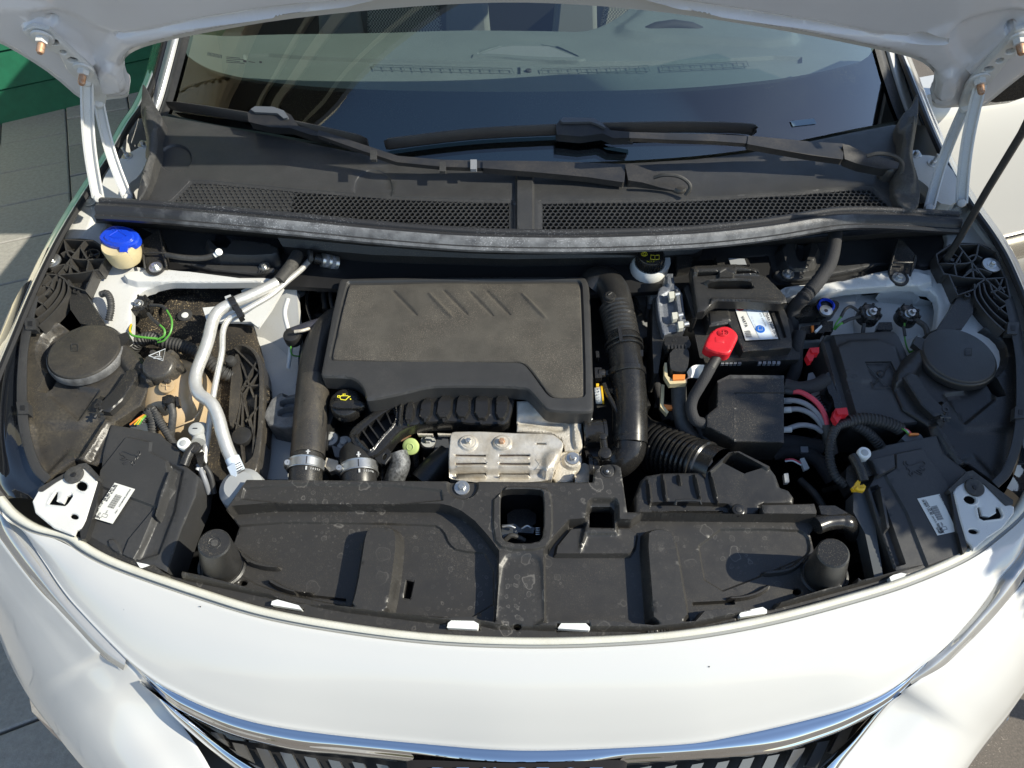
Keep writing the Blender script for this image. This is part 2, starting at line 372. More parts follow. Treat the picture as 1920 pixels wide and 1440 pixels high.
Pu = Vector((math.cos(R(24)), math.sin(R(24)), 0)); Pv = Vector((-Pu.y, Pu.x, 0)); Po = Vector((-1.961, 2.894, 0))
g.add([Po + Pu * a + Pv * b + Vector((0, 0, .006)) for a, b in ((-2.7, -3.9), (.9, -3.9), (.9, 1.3), (-2.7, 1.3))], [(0, 1, 2, 3)], JM); g.obj('joint_bed', pav)
for c_ in range(-9, 5):
    for r_ in range(-13, 5):
        o0 = Po + Pu * (c_ * .302) + Pv * (r_ * .302 + (.15 if c_ % 2 == 0 else 0)); cc = o0 + Pu * .15 + Pv * .15
        if cc.x > -.35 or cc.y < -1.6: continue
        g = MB(); dx = dy = .1475; z = .030 + random.uniform(-.002, .002); e = .004
        V = [(-dx, -dy, .002), (dx, -dy, .002), (dx, dy, .002), (-dx, dy, .002), (-dx, -dy, z - e), (dx, -dy, z - e), (dx, dy, z - e), (-dx, dy, z - e), (-dx + e, -dy + e, z), (dx - e, -dy + e, z), (dx - e, dy - e, z), (-dx + e, dy - e, z)]
        tx, ty = random.uniform(-.008, .008), random.uniform(-.008, .008); ro = random.uniform(-.006, .006)
        V = [cc + Pu * (a - b * ro) + Pv * (b + a * ro) + Vector((0, 0, k + (a * tx + b * ty if k > .01 else 0))) for a, b, k in V]
        g.add(V, [(4, 5, 1, 0), (5, 6, 2, 1), (6, 7, 3, 2), (7, 4, 0, 3), (4, 8, 9, 5), (5, 9, 10, 6), (6, 10, 11, 7), (7, 11, 8, 4), (8, 11, 10, 9)], random.choice(PV)); g.obj('paver', pav)
# green boarded wall behind the pavement
wa, wb = GND.w(-160, 279), GND.w(330, 166); ux = (wb - wa).normalized(); un = Vector((ux.y, -ux.x, 0)); 
gw = empty('wooden_shed_wall', wa, label='green painted board wall standing on the grey pavers behind the car', category='shed wall')
g = MB(); a = wa - wa; 
def wallbox(g, s0, s1, z0, z1, t0, t1, m, rnd=.004):
    P = []
    for s_, z_, t_ in ((s0, z0, t0), (s1, z0, t0), (s1, z1, t0), (s0, z1, t0), (s0, z0, t1), (s1, z0, t1), (s1, z1, t1), (s0, z1, t1)): P.append(ux * s_ + un * t_ + Vector((0, 0, z_)))
    g.add(P, [(0, 1, 2, 3), (4, 7, 6, 5), (0, 4, 5, 1), (1, 5, 6, 2), (2, 6, 7, 3), (3, 7, 4, 0)], m)
wallbox(g, -1.2, 2.6, .0, 2.6, -.12, -.03, GREENW); g.obj('frame', gw)
zz = .012; k = 0
for k in range(16):
    g = MB(); tb = .0
    P = []
    for s_ in (-1.2, 2.6):
        P += [ux * s_ + un * .008 + Vector((0, 0, zz)), ux * s_ + un * -.004 + Vector((0, 0, zz + .166)), ux * s_ + un * -.03 + Vector((0, 0, zz + .166)), ux * s_ + un * -.03 + Vector((0, 0, zz))]
    g.add(P, [(0, 1, 2, 3), (4, 7, 6, 5), (0, 4, 5, 1), (1, 5, 6, 2), (2, 6, 7, 3), (3, 7, 4, 0)], GREENW); g.obj('board', gw, bevel=.003); zz += .172
# canopy roof of the shed, mirrored in the left half of the windscreen
TAN = mat('tan_corrugated_sheet', (.88, .80, .60), .5, var=.2, vscale=3, varcol=(.82, .73, .54)); TRIM = mat('grey_roof_trim', (.70, .68, .58), .5); TRIMD = mat('dark_roof_trim', (.07, .07, .065), .5)
def boxw(g, x0, x1, y0, y1, z0, z1, m):
    g.add([(x0, y0, z0), (x1, y0, z0), (x1, y1, z0), (x0, y1, z0), (x0, y0, z1), (x1, y0, z1), (x1, y1, z1), (x0, y1, z1)], [(0, 3, 2, 1), (4, 5, 6, 7), (0, 1, 5, 4), (1, 2, 6, 5), (2, 3, 7, 6), (3, 0, 4, 7)], m)
cb = empty('corrugated_building', (-.31, 1.90, 3.6), label='tan corrugated building with a roof edge, mirrored in the windscreen', category='building'); cb.rotation_euler[2] = math.atan(.26)
def cslab(x0, x1, y0, y1, z0, z1, m, nm):
    g = MB(); boxw(g, x0, x1, y0, y1, z0, z1, m); return g.obj(nm, cb, bevel=.006)
cslab(-5, .55, .0, .06, -.04, .10, TRIMD, 'gutter'); cslab(-5, .55, .062, .10, .02, .34, TRIM, 'fascia'); cslab(-5, .55, .101, .34, .10, .36, TRIMD, 'soffit_board')
cslab(-5, .55, .345, .42, .06, .36, TRIM, 'beam'); cslab(-5, .55, .43, .95, .20, .37, TRIMD, 'soffit_board'); cslab(-5, .55, .56, .60, .12, .196, TRIM, 'batten')
g = MB(); V = []; nn = 130
for i in range(nn + 1): V += [(-5, .96 - (.014 if (i // 2) % 2 else 0), .0 + i * .035), (-.9, .96 - (.014 if (i // 2) % 2 else 0), .0 + i * .035)]
g.add(V, [(2 * i, 2 * i + 1, 2 * i + 3, 2 * i + 2) for i in range(nn)], TAN); g.obj('corrugated_wall', cb)
g = MB(); V = []; nn = 100
for i in range(nn + 1): V += [(-5, .96 - (.014 if (i // 2) % 2 else 0), -3.6 + i * .036), (-2.45, .96 - (.014 if (i // 2) % 2 else 0), -3.6 + i * .036)]
g.add(V, [(2 * i, 2 * i + 1, 2 * i + 3, 2 * i + 2) for i in range(nn)], TAN); g.obj('corrugated_wall', cb); cslab(-5, -2.45, .975, 3.5, -3.6, .0, TAN, 'lower_storey'); cslab(-5, -.9, .975, 3.5, -.1, 4.55, TAN, 'upper_storey')
for x in (-4.6, .3): cslab(x, x + .1, 2.6, 2.7, -3.6, .0, TRIMD, 'post')
# clipped evergreens out of view, added to shade the right of the bay
LEAF = mat('conifer_leaf', (.035, .075, .02), .6, var=.6, vscale=6, varcol=(.02, .045, .012)); BARK = mat('bark', (.10, .07, .045), .9)
def shade_tree(x, y, h, r, lab, tw=0):
    e = empty('added_shade_tree', (x, y, 0), label=lab, category='tree', group='unseen evergreens added to shade the right of the bay'); g = MB(); rnd = random.Random(int(y * 100)); V = []; Fc = []
    for i in range(6500):
        u = Vector((rnd.gauss(0, 1), rnd.gauss(0, 1), rnd.gauss(0, 1))).normalized() * (.55 + .45 * rnd.random() ** .5); k = 1 + .12 * math.sin(u.x * 7 + u.z * 5); c = Vector((u.x * r * k, u.y * r * k, h - .30 + u.z * .30 * k))
        d = (u + Vector((rnd.uniform(-1, 1), rnd.uniform(-1, 1), rnd.uniform(-.6, 1)))).normalized(); s = d.cross(Vector((rnd.uniform(-1, 1), rnd.uniform(-1, 1), .1))).normalized(); b = len(V); L_ = rnd.uniform(.03, .055); w_ = L_ * .4
        V += [c - s * w_, c + s * w_, c + d * L_]; Fc.append((b, b + 1, b + 2))
    g.add(V, Fc, LEAF); g.obj('crown', e); g = MB(); tubew(g, [(Vector((0, 0, 0)), .03), (Vector((0, 0, h * .8)), .015)], BARK, smooth=False); g.obj('trunk', e)
shade_tree(1.60, .56, 1.83, .25, 'unseen round evergreen added beside the front wheel to shade the bay'); shade_tree(1.66, 1.06, 1.92, .26, 'unseen round evergreen added near the open door to shade the bay')
# ================================================================== THE CAR
car = empty('parked_car', (0, 1.2, 0), label='white car with its bonnet raised over the open engine bay', category='car')
car.location = (0, 0, 0)
def part(mb, name, label=None, parent=None, bevel=0, **k):
    return mb.obj(name, parent or car, label, bevel, **k)
# ---------------- bumper top, lip and seal groove
LIP = [(6, 930, 0), (33, 960, 0), (75, 985), (137, 1001), (165, 1020), (205, 1042), (265, 1066), (380, 1105), (500, 1141), (640, 1167), (800, 1187), (960, 1195), (1120, 1193), (1280, 1181), (1440, 1153), (1600, 1111), (1700, 1079), (1800, 1035), (1862, 990), (1900, 955), (1922, 920)]
LIP = p3(LIP)
def offl(P, dx, dy, dd):  # offset a polyline radially from the bay centre
    out = []
    for x, y, d in P:
        vx, vy = x - 960, (y - 640) * 1.9; l = math.hypot(vx, vy); out.append((x + vx / l * dx, y + vy / l * dy, d + dd))
    return out
l0 = offl(LIP, 0, 0, .0); l1 = offl(LIP, 9, 3, .006); l2 = offl(LIP, 19, 13, .004); l3 = offl(LIP, 20, 14, -.006)
g = MB(); loft(g, [offl(LIP, -3, -1, -.02), l0, l1, l2, l3], CREAM, nu=160, kv=3); part(g, 'bumper_lip', 'cream coloured rubber lip along the top of the bumper')
GM = mat('grey_groove', (.30, .31, .31), .4)
g = MB(); loft(g, [l3, offl(LIP, 24, 18, -.006), offl(LIP, 28, 21, -.001)], WHITE, nu=160, kv=3); loft(g, [offl(LIP, 20, 14, -.0035), offl(LIP, 26, 19, -.0035)], GM, nu=160, kv=1); part(g, 'lip_groove')
CH_U = [(6, 930, -.01), (22, 962, -.013), (52, 1009, -.018), (85, 1058, -.024), (121, 1112, -.032), (164, 1161, -.041), (208, 1207, -.05), (250, 1247, -.06), (300, 1283, -.07), (333, 1300, -.075), (400, 1330, -.085), (500, 1358, -.095), (640, 1378, -.105), (807, 1394, -.11), (940, 1404, -.11), (1073, 1404, -.11), (1280, 1394, -.105), (1380, 1378, -.10), (1513, 1348, -.09), (1613, 1320, -.078), (1680, 1287, -.068), (1745, 1235, -.05), (1767, 1220, -.046), (1840, 1137, -.03), (1873, 1087, -.022), (1913, 1040, -.015), (1935, 985, -.01)]
def rs(P, n=60):
    C = np.array(catmull(p3(P), 6)); s = np.r_[0, np.cumsum(np.linalg.norm(np.diff(C[:, :2], axis=0), axis=1))]; t = np.linspace(0, s[-1], n); return [tuple(np.interp(x, s, C[:, a]) for a in range(3)) for x in t]
top = rs(offl(LIP, 28, 21, -.001)); bot = rs(CH_U); top[0] = (7, 928, -.002)
def mixrow(t, bulge): return [(a[0] + (b[0] - a[0]) * t, a[1] + (b[1] - a[1]) * t, a[2] + (b[2] - a[2]) * t ** 1.4 + bulge) for a, b in zip(top, bot)]
g = MB(); loft(g, [top, mixrow(.06, .0), mixrow(.3, .001), mixrow(.55, .002), mixrow(.8, .001), mixrow(.95, .0), bot, [(a, b + 2, c - .012) for a, b, c in bot]], WHITE, nu=140, kv=5)
bump = part(g, 'bumper', 'glossy white front bumper panel curving down to the chrome strip')
g = MB()
for x, y in ((232, 1143), (375, 1137), (461, 1272), (880, 1330), (1330, 1250), (1560, 1230)):
    i = min(range(len(top)), key=lambda k: abs(top[k][0] + (bot[k][0] - top[k][0]) * .5 - x)); t_ = max(.02, min(.97, (y - top[i][1]) / (bot[i][1] - top[i][1]))); d_ = top[i][2] + (bot[i][2] - top[i][2]) * t_ ** 1.4 + .0012; lathe(g, BAY.w(x, y, d_), [(0, .0004), (random.uniform(.0004, .0008), .0), (.0008, -.004)], INK, seg=6)
part(g, 'stone_chips', kind='stuff', parent=bump)
# ---------------- bumper corners
def corner(inner, outer, mid, name):
    g = MB(); n = 40; I = rs(inner, n); O = rs(outer, n); rows = [[(a[0], a[1], a[2] - .006) for a in I], I]
    for t, bl in mid: rows.append([(a[0] + (b[0] - a[0]) * t, a[1] + (b[1] - a[1]) * t, a[2] + (b[2] - a[2]) * t + bl) for a, b in zip(I, O)])
    rows = [[BAY.w(*p) for p in r] for r in rows] + [[BAY.w(*p) for p in O]]; sx = -1 if rows[-1][5].x < 0 else 1
    b = rows[-1]; rows += [[p + Vector((sx * .002, -.001, -.04)) for p in b], [p + Vector((-sx * .02, .02, -.22)) for p in b], [p + Vector((-sx * .10, .12, -.34)) for p in b]]
    loft(g, rows, WHITE, nu=90, kv=4, world=True); return part(g, name)
corner([(-30, 970, -.03), (7, 1022, -.03), (40, 1067, -.034), (77, 1112, -.039), (107, 1142, -.045), (133, 1170, -.05), (160, 1198, -.056), (188, 1226, -.062), (212, 1220, -.062), (236, 1240, -.066), (262, 1266, -.076), (290, 1296, -.10), (330, 1350, -.13), (372, 1408, -.14), (410, 1475, -.15)],
       [(-110, 1080, -.18), (-40, 1130, -.19), (-5, 1185, -.20), (18, 1237, -.21), (53, 1300, -.22), (90, 1350, -.22), (133, 1405, -.22), (165, 1442, -.22), (210, 1490, -.22), (240, 1520, -.22)],
       [(.22, .014), (.45, .030), (.7, .036), (.88, .024)], 'bumper_corner')
corner([(1990, 960, -.03), (1930, 1078, -.03), (1913, 1102, -.035), (1860, 1162, -.045), (1797, 1225, -.06), (1713, 1285, -.07), (1675, 1312, -.10), (1613, 1378, -.13), (1563, 1432, -.14), (1530, 1475, -.15)],
       [(2060, 1160, -.18), (1960, 1235, -.19), (1922, 1290, -.20), (1890, 1335, -.21), (1860, 1372, -.22), (1833, 1407, -.22), (1808, 1442, -.22), (1770, 1490, -.22), (1740, 1520, -.22)],
       [(.22, .014), (.45, .030), (.7, .036), (.88, .024)], 'bumper_corner')
for P in ([(52, 1292, -.25), (60, 1335, -.27), (100, 1378, -.27), (128, 1402, -.27), (140, 1412, -.25), (60, 1296, -.24)], [(1897, 1328, -.24), (1890, 1350, -.26), (1840, 1410, -.27), (1812, 1440, -.27), (1800, 1440, -.25), (1880, 1335, -.24)]):
    g = MB(); slab(g, P, .03, CHROME); part(g, 'corner_trim', bevel=.004)
# ---------------- headlight lenses
LENS = mat('headlight_lens', (.55, .55, .53), .06, .5, coat=1, var=.5, vscale=9, varcol=(.35, .34, .32)); LENSD = mat('dark_headlight_lens', (.01, .012, .016), .03, coat=1)
g = MB()
loft(g, [[(66, 520, .0), (46, 600, 0), (34, 700, 0), (36, 800, 0), (62, 880, .0), (90, 915, -.004)],
         [(40, 540, .0), (18, 620, -.0), (5, 720, -.0), (6, 820, -.0), (30, 900, -.01), (75, 935, -.01)],
         [(10, 600, -.03), (-12, 660, -.03), (-24, 740, -.03), (-20, 840, -.03), (-8, 905, -.025), (15, 935, -.02)],
         [(-10, 650, -.1), (-40, 720, -.1), (-50, 800, -.1), (-50, 880, -.1), (-40, 920, -.1), (-20, 960, -.1)]], LENSD, nu=30, kv=5)
loft(g, [[(6, 930, -.016), (22, 962, -.019), (52, 1009, -.023), (85, 1058, -.028), (121, 1112, -.036), (164, 1161, -.044), (208, 1207, -.053), (236, 1236, -.060)],
         [(-6, 945, -.014), (10, 985, -.016), (42, 1034, -.020), (78, 1084, -.026), (112, 1128, -.034), (150, 1172, -.042), (198, 1222, -.052), (234, 1248, -.061)],
         [(-20, 960, -.03), (-4, 1006, -.032), (30, 1056, -.036), (68, 1103, -.042), (104, 1142, -.048), (145, 1184, -.056), (190, 1230, -.066), (231, 1257, -.072)]], LENS, nu=50, kv=5)
part(g, 'headlight_lens')
g = MB()
loft(g, [[(1905, 520, .0), (1922, 600, 0), (1926, 700, 0), (1922, 800, 0), (1905, 880, .0), (1888, 915, -.004)],
         [(1930, 540, .0), (1946, 620, -.0), (1950, 720, -.0), (1946, 820, -.0), (1925, 890, -.01), (1902, 925, -.01)],
         [(1950, 600, -.03), (1966, 660, -.03), (1976, 740, -.03), (1970, 840, -.03), (1955, 905, -.025), (1922, 945, -.02)]], LENSD, nu=30, kv=5)
loft(g, [[(1938, 985, -.016), (1914, 1040, -.02), (1874, 1087, -.025), (1841, 1137, -.035), (1800, 1185, -.042), (1768, 1220, -.048), (1745, 1236, -.053), (1700, 1275, -.066)],
         [(1950, 1000, -.014), (1920, 1060, -.018), (1888, 1105, -.022), (1850, 1150, -.032), (1808, 1198, -.04), (1772, 1233, -.05), (1742, 1256, -.056), (1706, 1280, -.068)],
         [(1960, 1030, -.03), (1930, 1080, -.034), (1913, 1102, -.038), (1860, 1162, -.046), (1797, 1226, -.062), (1770, 1250, -.066), (1740, 1270, -.07), (1713, 1286, -.074)]], LENS, nu=50, kv=5)
part(g, 'headlight_lens')
# ---------------- chrome strip and grille
CL = [(208, 1207, -.052), (217, 1216, -.06), (300, 1302, -.09), (333, 1329, -.098), (433, 1376, -.115), (550, 1405, -.125), (640, 1414, -.13), (763, 1427, -.135), (860, 1442, -.14), (980, 1452, -.14), (1100, 1446, -.14), (1173, 1432, -.135), (1280, 1425, -.13), (1447, 1411, -.122), (1547, 1382, -.112), (1613, 1352, -.10), (1680, 1308, -.09), (1738, 1246, -.06), (1745, 1235, -.052)]
cu = rs(CH_U[6:22], 70); cl = [(x, y, a[2] - .0005 - .009 * math.sin(math.pi * i / 69) ** .5) for i, ((x, y, d), a) in enumerate(zip(rs(CL, 70), cu))]
def row(t, b, A=cu, Bq=cl): return [(a[0] + (c[0] - a[0]) * t, a[1] + (c[1] - a[1]) * t, a[2] + (c[2] - a[2]) * t + b * math.sin(math.pi * i / 69) ** .5) for i, (a, c) in enumerate(zip(A, Bq))]
g = MB(); loft(g, [[(a, b - 1, d - .01) for a, b, d in cu], row(.02, .0), row(.25, .0020), row(.45, .0024), row(.62, .0004), row(.82, -.005), row(1, -.010), [(a, b + 2, d - .02) for a, b, d in cl]], CHROME, nu=150, kv=5)
chr_ = part(g, 'chrome_strip', 'curved chrome strip above the grille with raised letters')
g = MB()
PLT = mat('smoked_plate', (.05, .042, .035), .08, .6)
loft(g, [[(762, 1428, -.116), (790, 1425, -.114), (980, 1431, -.112), (1150, 1425, -.114), (1176, 1430, -.116)], [(764, 1445, -.118), (792, 1447, -.116), (980, 1453, -.114), (1148, 1447, -.116), (1174, 1445, -.118)], [(768, 1470, -.14), (800, 1478, -.14), (980, 1482, -.14), (1140, 1478, -.14), (1170, 1470, -.14)]], PLT, nu=50, kv=3)
part(g, 'name_plate', parent=chr_)
xs = [822, 868, 918, 975, 1018, 1070, 1118]
for ch, x in zip('PEUGEOT', xs):
    g = MB(); fr = Frame(BAY.w(x, 1447, -.111), (1, 0, 0), (0, math.cos(R(30)), math.sin(R(30)))); text(g, ch, (x - 12, 1453), (x + 12, 1453), CHROME, fr=fr, h=.010, ext=.002, bold=.01); part(g, 'letter', parent=chr_)
gr = part(slab(MB(), [(300, 1318, -.15), (420, 1385, -.15), (760, 1430, -.16), (1160, 1430, -.16), (1500, 1400, -.15), (1650, 1340, -.15), (1560, 1480, -.17), (1300, 1560, -.2), (960, 1580, -.2), (600, 1560, -.2), (400, 1480, -.17)], .05, DEEP, d0=-.03), 'grille')
SL = mat('satin_slat', (.20, .20, .20), .3, .6); 
def gslat(x, y, s):
    g = MB(); P = [(x, y, 0), (x + 22 * s, y + 4, .004), (x + 44 * s, y + 48, -.012), (x + 24 * s, y + 52, -.016)]
    slab(g, P, .012, SL, d0=-.15); part(g, 'slat', parent=gr, bevel=.0015)
for x, y in ((395, 1372), (435, 1392), (480, 1402), (525, 1410), (570, 1418), (615, 1424), (660, 1428), (705, 1432)): gslat(x, y, 1)
for x, y in ((1600, 1362), (1556, 1388), (1510, 1402), (1462, 1414), (1415, 1420), (1368, 1426), (1320, 1430), (1270, 1434), (1222, 1436)): gslat(x, y, -1)
for P in ([(262, 1278, -.075), (300, 1312, -.088), (333, 1345, -.10), (400, 1402, -.125), (470, 1452, -.14)], [(1690, 1300, -.078), (1662, 1324, -.09), (1612, 1386, -.115), (1575, 1430, -.13), (1550, 1470, -.14)]):
    g = MB(); A = P; s = 1 if P[0][0] < 900 else -1
    loft(g, [[(x - 3 * s, y + 6, d - .02) for x, y, d in A], [(x - 3 * s * i / 4, y + 7 * i / 4, d) for i, (x, y, d) in enumerate(A)], [(x + 14 * s * i / 3, y + 2, d + .006) for i, (x, y, d) in enumerate(A)], [(x + 26 * s * i / 3, y - 2, d - .006) for i, (x, y, d) in enumerate(A)], [(x + 28 * s * i / 3, y - 3, d - .03) for i, (x, y, d) in enumerate(A)]], CHROME, nu=40, kv=3); part(g, 'grille_side_trim')
g = MB(); loft(g, [[(230, 1290, -.22), (420, 1480, -.26), (700, 1560, -.28), (960, 1580, -.28), (1240, 1560, -.28), (1520, 1480, -.26), (1720, 1290, -.22)], [(230, 1330, -.34), (420, 1520, -.36), (700, 1600, -.38), (960, 1620, -.38), (1240, 1600, -.38), (1520, 1520, -.36), (1720, 1330, -.34)], [(300, 1330, -.5), (460, 1500, -.5), (700, 1560, -.52), (960, 1580, -.52), (1240, 1560, -.52), (1480, 1500, -.5), (1660, 1330, -.5)]], WHITE, nu=50, kv=4); part(g, 'lower_bumper')
# ---------------- fenders
def wing(fe, s):
    g = MB(); R_ = [[BAY.w(x + 14 * s, y + 2, d - .012) for x, y, d in fe], [BAY.w(x + 6 * s, y, d + .002) for x, y, d in fe], [BAY.w(*p) for p in fe], [BAY.w(x - 3 * s, y + 1, d - .012) for x, y, d in fe], [BAY.w(x - 7 * s, y + 3, d - .045) for x, y, d in fe]]
    b = R_[-1]; R_ += [[p + Vector((-.004 * s, 0, -.10)) for p in b], [p + Vector((-.008 * s, 0, -.30)) for p in b], [p + Vector((.03 * s, 0, -.62)) for p in b]]
    loft(g, R_, WHITE, nu=70, kv=4, world=True); return part(g, 'fender')
FEO = [(300, 95), (262, 190), (235, 232), (205, 285), (165, 345), (130, 400), (100, 452), (70, 512), (44, 570), (15, 640), (-10, 700), (-40, 780), (-70, 880)]
fe = [(x, y, .03 - .02 * i / 12) for i, (x, y) in enumerate(FEO)]
wing(fe, 1)
FER = [(1680, 60), (1716, 150), (1752, 240), (1790, 320), (1830, 385), (1862, 430), (1890, 474), (1912, 520), (1936, 580), (1958, 650), (1975, 740), (1985, 860)]
fe = [(x, y, .03 - .02 * i / 11) for i, (x, y) in enumerate(FER)]
wing(fe, -1)
for E in (FEO, FER):
    s = 1 if E is FEO else -1
    g = MB(); tube(g, [(x + 9 * s, y + 1, .029 - .02 * i / 12) for i, (x, y) in enumerate(E)], DEEP, r=.0055, seg=6); part(g, 'fender_gap_seal')
# ---------------- raised bonnet (underside seen)
HE = [(-140, -60), (-100, 40), (-60, 60), (0, 80), (52, 110), (100, 142), (152, 188), (175, 193), (205, 186), (236, 184), (243, 176), (232, 150), (228, 130), (232, 112), (246, 98), (275, 86), (340, 70), (420, 55), (520, 38), (640, 24), (760, 13), (860, 7), (960, 4), (1060, 7), (1160, 14), (1280, 27), (1400, 46), (1500, 63), (1600, 83), (1680, 100), (1722, 112), (1748, 130), (1756, 150), (1752, 178), (1746, 196), (1760, 204), (1800, 200), (1832, 204), (1850, 196), (1900, 155), (1950, 118), (2040, 60), (2060, -60), (1500, -130), (960, -160), (400, -130)]
g = MB()
def hf(u, v): return .0 * u
FE = [([(215, 42), (300, 22), (450, 0), (700, -22), (960, -32), (1250, -24), (1480, 6), (1640, 34), (1772, 50), (1772, 62), (1640, 50), (1480, 24), (1250, -4), (960, -17), (700, -8), (450, 16), (300, 38), (222, 52)], -.022, .007),
 ([(60, 18), (120, 8), (170, 14), (215, 34), (222, 56), (196, 92), (180, 110), (150, 70), (112, 44), (70, 36)], -.010, .02), ([(1880, 6), (1960, 20), (1900, 40), (1850, 70), (1812, 112), (1790, 90), (1782, 60), (1800, 30)], -.010, .02),
      ([(-60, 8), (30, 0), (120, 20), (190, 60), (250, 70), (420, 30), (760, -10), (960, -20), (1160, -10), (1500, 40), (1680, 78), (1760, 55), (1850, 25), (1990, 0), (2000, -100), (960, -140), (-60, -100)], -.006, .02),
      ([(40, 52), (56, 47), (88, 52), (120, 78), (178, 122), (172, 132), (150, 150), (128, 128), (112, 96), (60, 78), (42, 62)], .006, .004),
      ([(1958, 50), (1930, 52), (1900, 60), (1870, 84), (1812, 132), (1818, 142), (1836, 150), (1856, 140), (1880, 112), (1930, 88), (1950, 72)], .006, .004),
      ([(185, 140), (205, 128), (225, 150), (236, 176), (205, 183), (180, 182)], .012, .012), ([(1765, 150), (1790, 138), (1800, 160), (1792, 190), (1765, 196), (1752, 184)], .012, .012)]
hp = [(ell(100, 77, 9, 6, 10), 1), (ell(120, 97, 7, 5, 10), 1), (ell(137, 109, 9, 5, 10), 1), (ell(97, 43, 6, 3, 10), 1), (ell(1896, 96, 10, 6, 10), 1), (ell(1874, 112, 8, 5, 10), 1), (ell(1854, 126, 9, 5, 10), 1), (ell(1896, 56, 8, 3.5, 10, -35), 1)]
relief(g, HE, HOODM, FE, hp, fr=HOOD, cell=.012, th=.018, rnd=.010, sm=1)
hd = part(g, 'bonnet', 'raised white bonnet seen from below')
g = MB()
relief(g, HE, WHITE, [], [], fr=HOOD, d0=-.030, cell=.05, th=.012, rnd=0, sm=1)
part(g, 'outer_skin', parent=hd)
for q in ((80, 70), (157, 130), (1910, 72), (1836, 148)):
    g = MB(); c = HOOD.w(q[0], q[1], .016); ax = (HOOD.N + Vector((0, 0, -.7))).normalized()
    lathe(g, c, [(0, .003), (.015, .003), (.016, 0), (.0, -.003)], WIN, HOOD.N, 20); lathe(g, c, [(0, .012), (.009, .012), (.0095, 0)], WIN, HOOD.N, 6)
    lathe(g, c + HOOD.N * .012, [(0, .016), (.004, .016), (.0055, .013), (.0055, 0)], RUST, HOOD.N, 10); part(g, 'hinge_bolt', parent=hd)
# hinges: two pressed arms a side
def arm(P0, P1, wd, name='hinge_arm', m=WIN):
    g = MB(); a, b = P0, P1; n = 12; t = (b - a).normalized(); v = (C0 - a).normalized(); s = t.cross(v).normalized(); v = s.cross(t) * -1
    if v.dot(C0 - a) < 0: v = -v
    prof = [(-wd, .0), (-wd, .006), (-wd * .72, .007), (-wd * .45, .001), (wd * .45, .001), (wd * .72, .007), (wd, .006), (wd, .0), (wd, -.004), (-wd, -.004)]; V = []
    for i in range(n + 1):
        c = a + (b - a) * i / n + s * math.sin(math.pi * i / n) * wd * .55
        V += [c + s * x + v * y for x, y in prof]
    k = len(prof); g.add(V, [(i * k + j, i * k + (j + 1) % k, (i + 1) * k + (j + 1) % k, (i + 1) * k + j) for i in range(n) for j in range(k)] + [tuple(range(k)), tuple(range(n * k, n * k + k))], m)
    for q in (a, b): lathe(g, q, [(0, .010), (.006, .009), (.008, .006), (.008, -.006)], WIN, v, 14)
    return g
def hinge(top1, top2, b1, b2, plate, hl):
    e = empty('hinge', (0, 0, 0)); e.parent = car
    arm(HOOD.w(*top1, .010), BAY.w(*b1, .050), .010).obj('arm', e); arm(HOOD.w(*top2, .012), BAY.w(*b2, .045), .009).obj('arm', e)
    g = MB(); relief(g, plate, WIN, [([lerp2(p, (sum(q[0] for q in plate[:8]) / 8, sum(q[1] for q in plate[:8]) / 8), .22) for p in plate[:8]], .003, .004, 1)], [(h_, 1) for h_ in hl], fr=HOOD, d0=.012, cell=.006, th=.006, rnd=.0015); g.obj('plate', e); return e
hinge((163, 152), (186, 196), (184, 370), (240, 372), [(42, 60), (60, 50), (92, 56), (150, 110), (174, 132), (182, 150), (200, 182), (196, 208), (188, 208), (176, 190), (160, 178), (150, 165), (152, 152), (128, 134), (112, 100), (60, 80)], [ell(101, 77, 10, 5.5, 12, 10), ell(119, 95, 7, 4, 12, 10), ell(137, 110, 10, 5, 12, 10)])
hinge((1838, 160), (1808, 205), (1803, 380), (1742, 392), [(1955, 60), (1935, 50), (1905, 58), (1856, 108), (1828, 140), (1812, 162), (1798, 200), (1802, 224), (1815, 222), (1822, 205), (1836, 190), (1845, 165), (1860, 150), (1890, 110), (1945, 80)], [ell(1894, 93, 10, 5.5, 12, -20), ell(1874, 111, 8, 4.5, 12, -20), ell(1853, 127, 10, 5, 12, -15)])
# hinge foot: bracket, bolts on the body side
for s, P in ((0, [(222, 300), (236, 290), (262, 276), (272, 268), (278, 272), (276, 300), (262, 330), (240, 345), (228, 372), (244, 378), (200, 380), (190, 350), (196, 330), (206, 315)]), (1, [(1770, 300), (1752, 292), (1722, 290), (1714, 284), (1708, 290), (1712, 330), (1728, 340), (1742, 352), (1756, 380), (1790, 386), (1800, 360), (1794, 330)])):
    g = MB(); slab(g, P, .02, WIN, sm=1, d0=.03); q = ((238, 292, .032), (268, 270, .032)) if not s else ((1749, 305, .032), (1718, 288, .032))
    for x in q: bolt(g, x, .010, hm=STEEL); 
    lathe(g, BAY.w(*q[0]), [(0, .020), (.003, .020), (.003, 0)], STEEL, BAY.N, 8); part(g, 'hinge_bracket', bevel=.002)
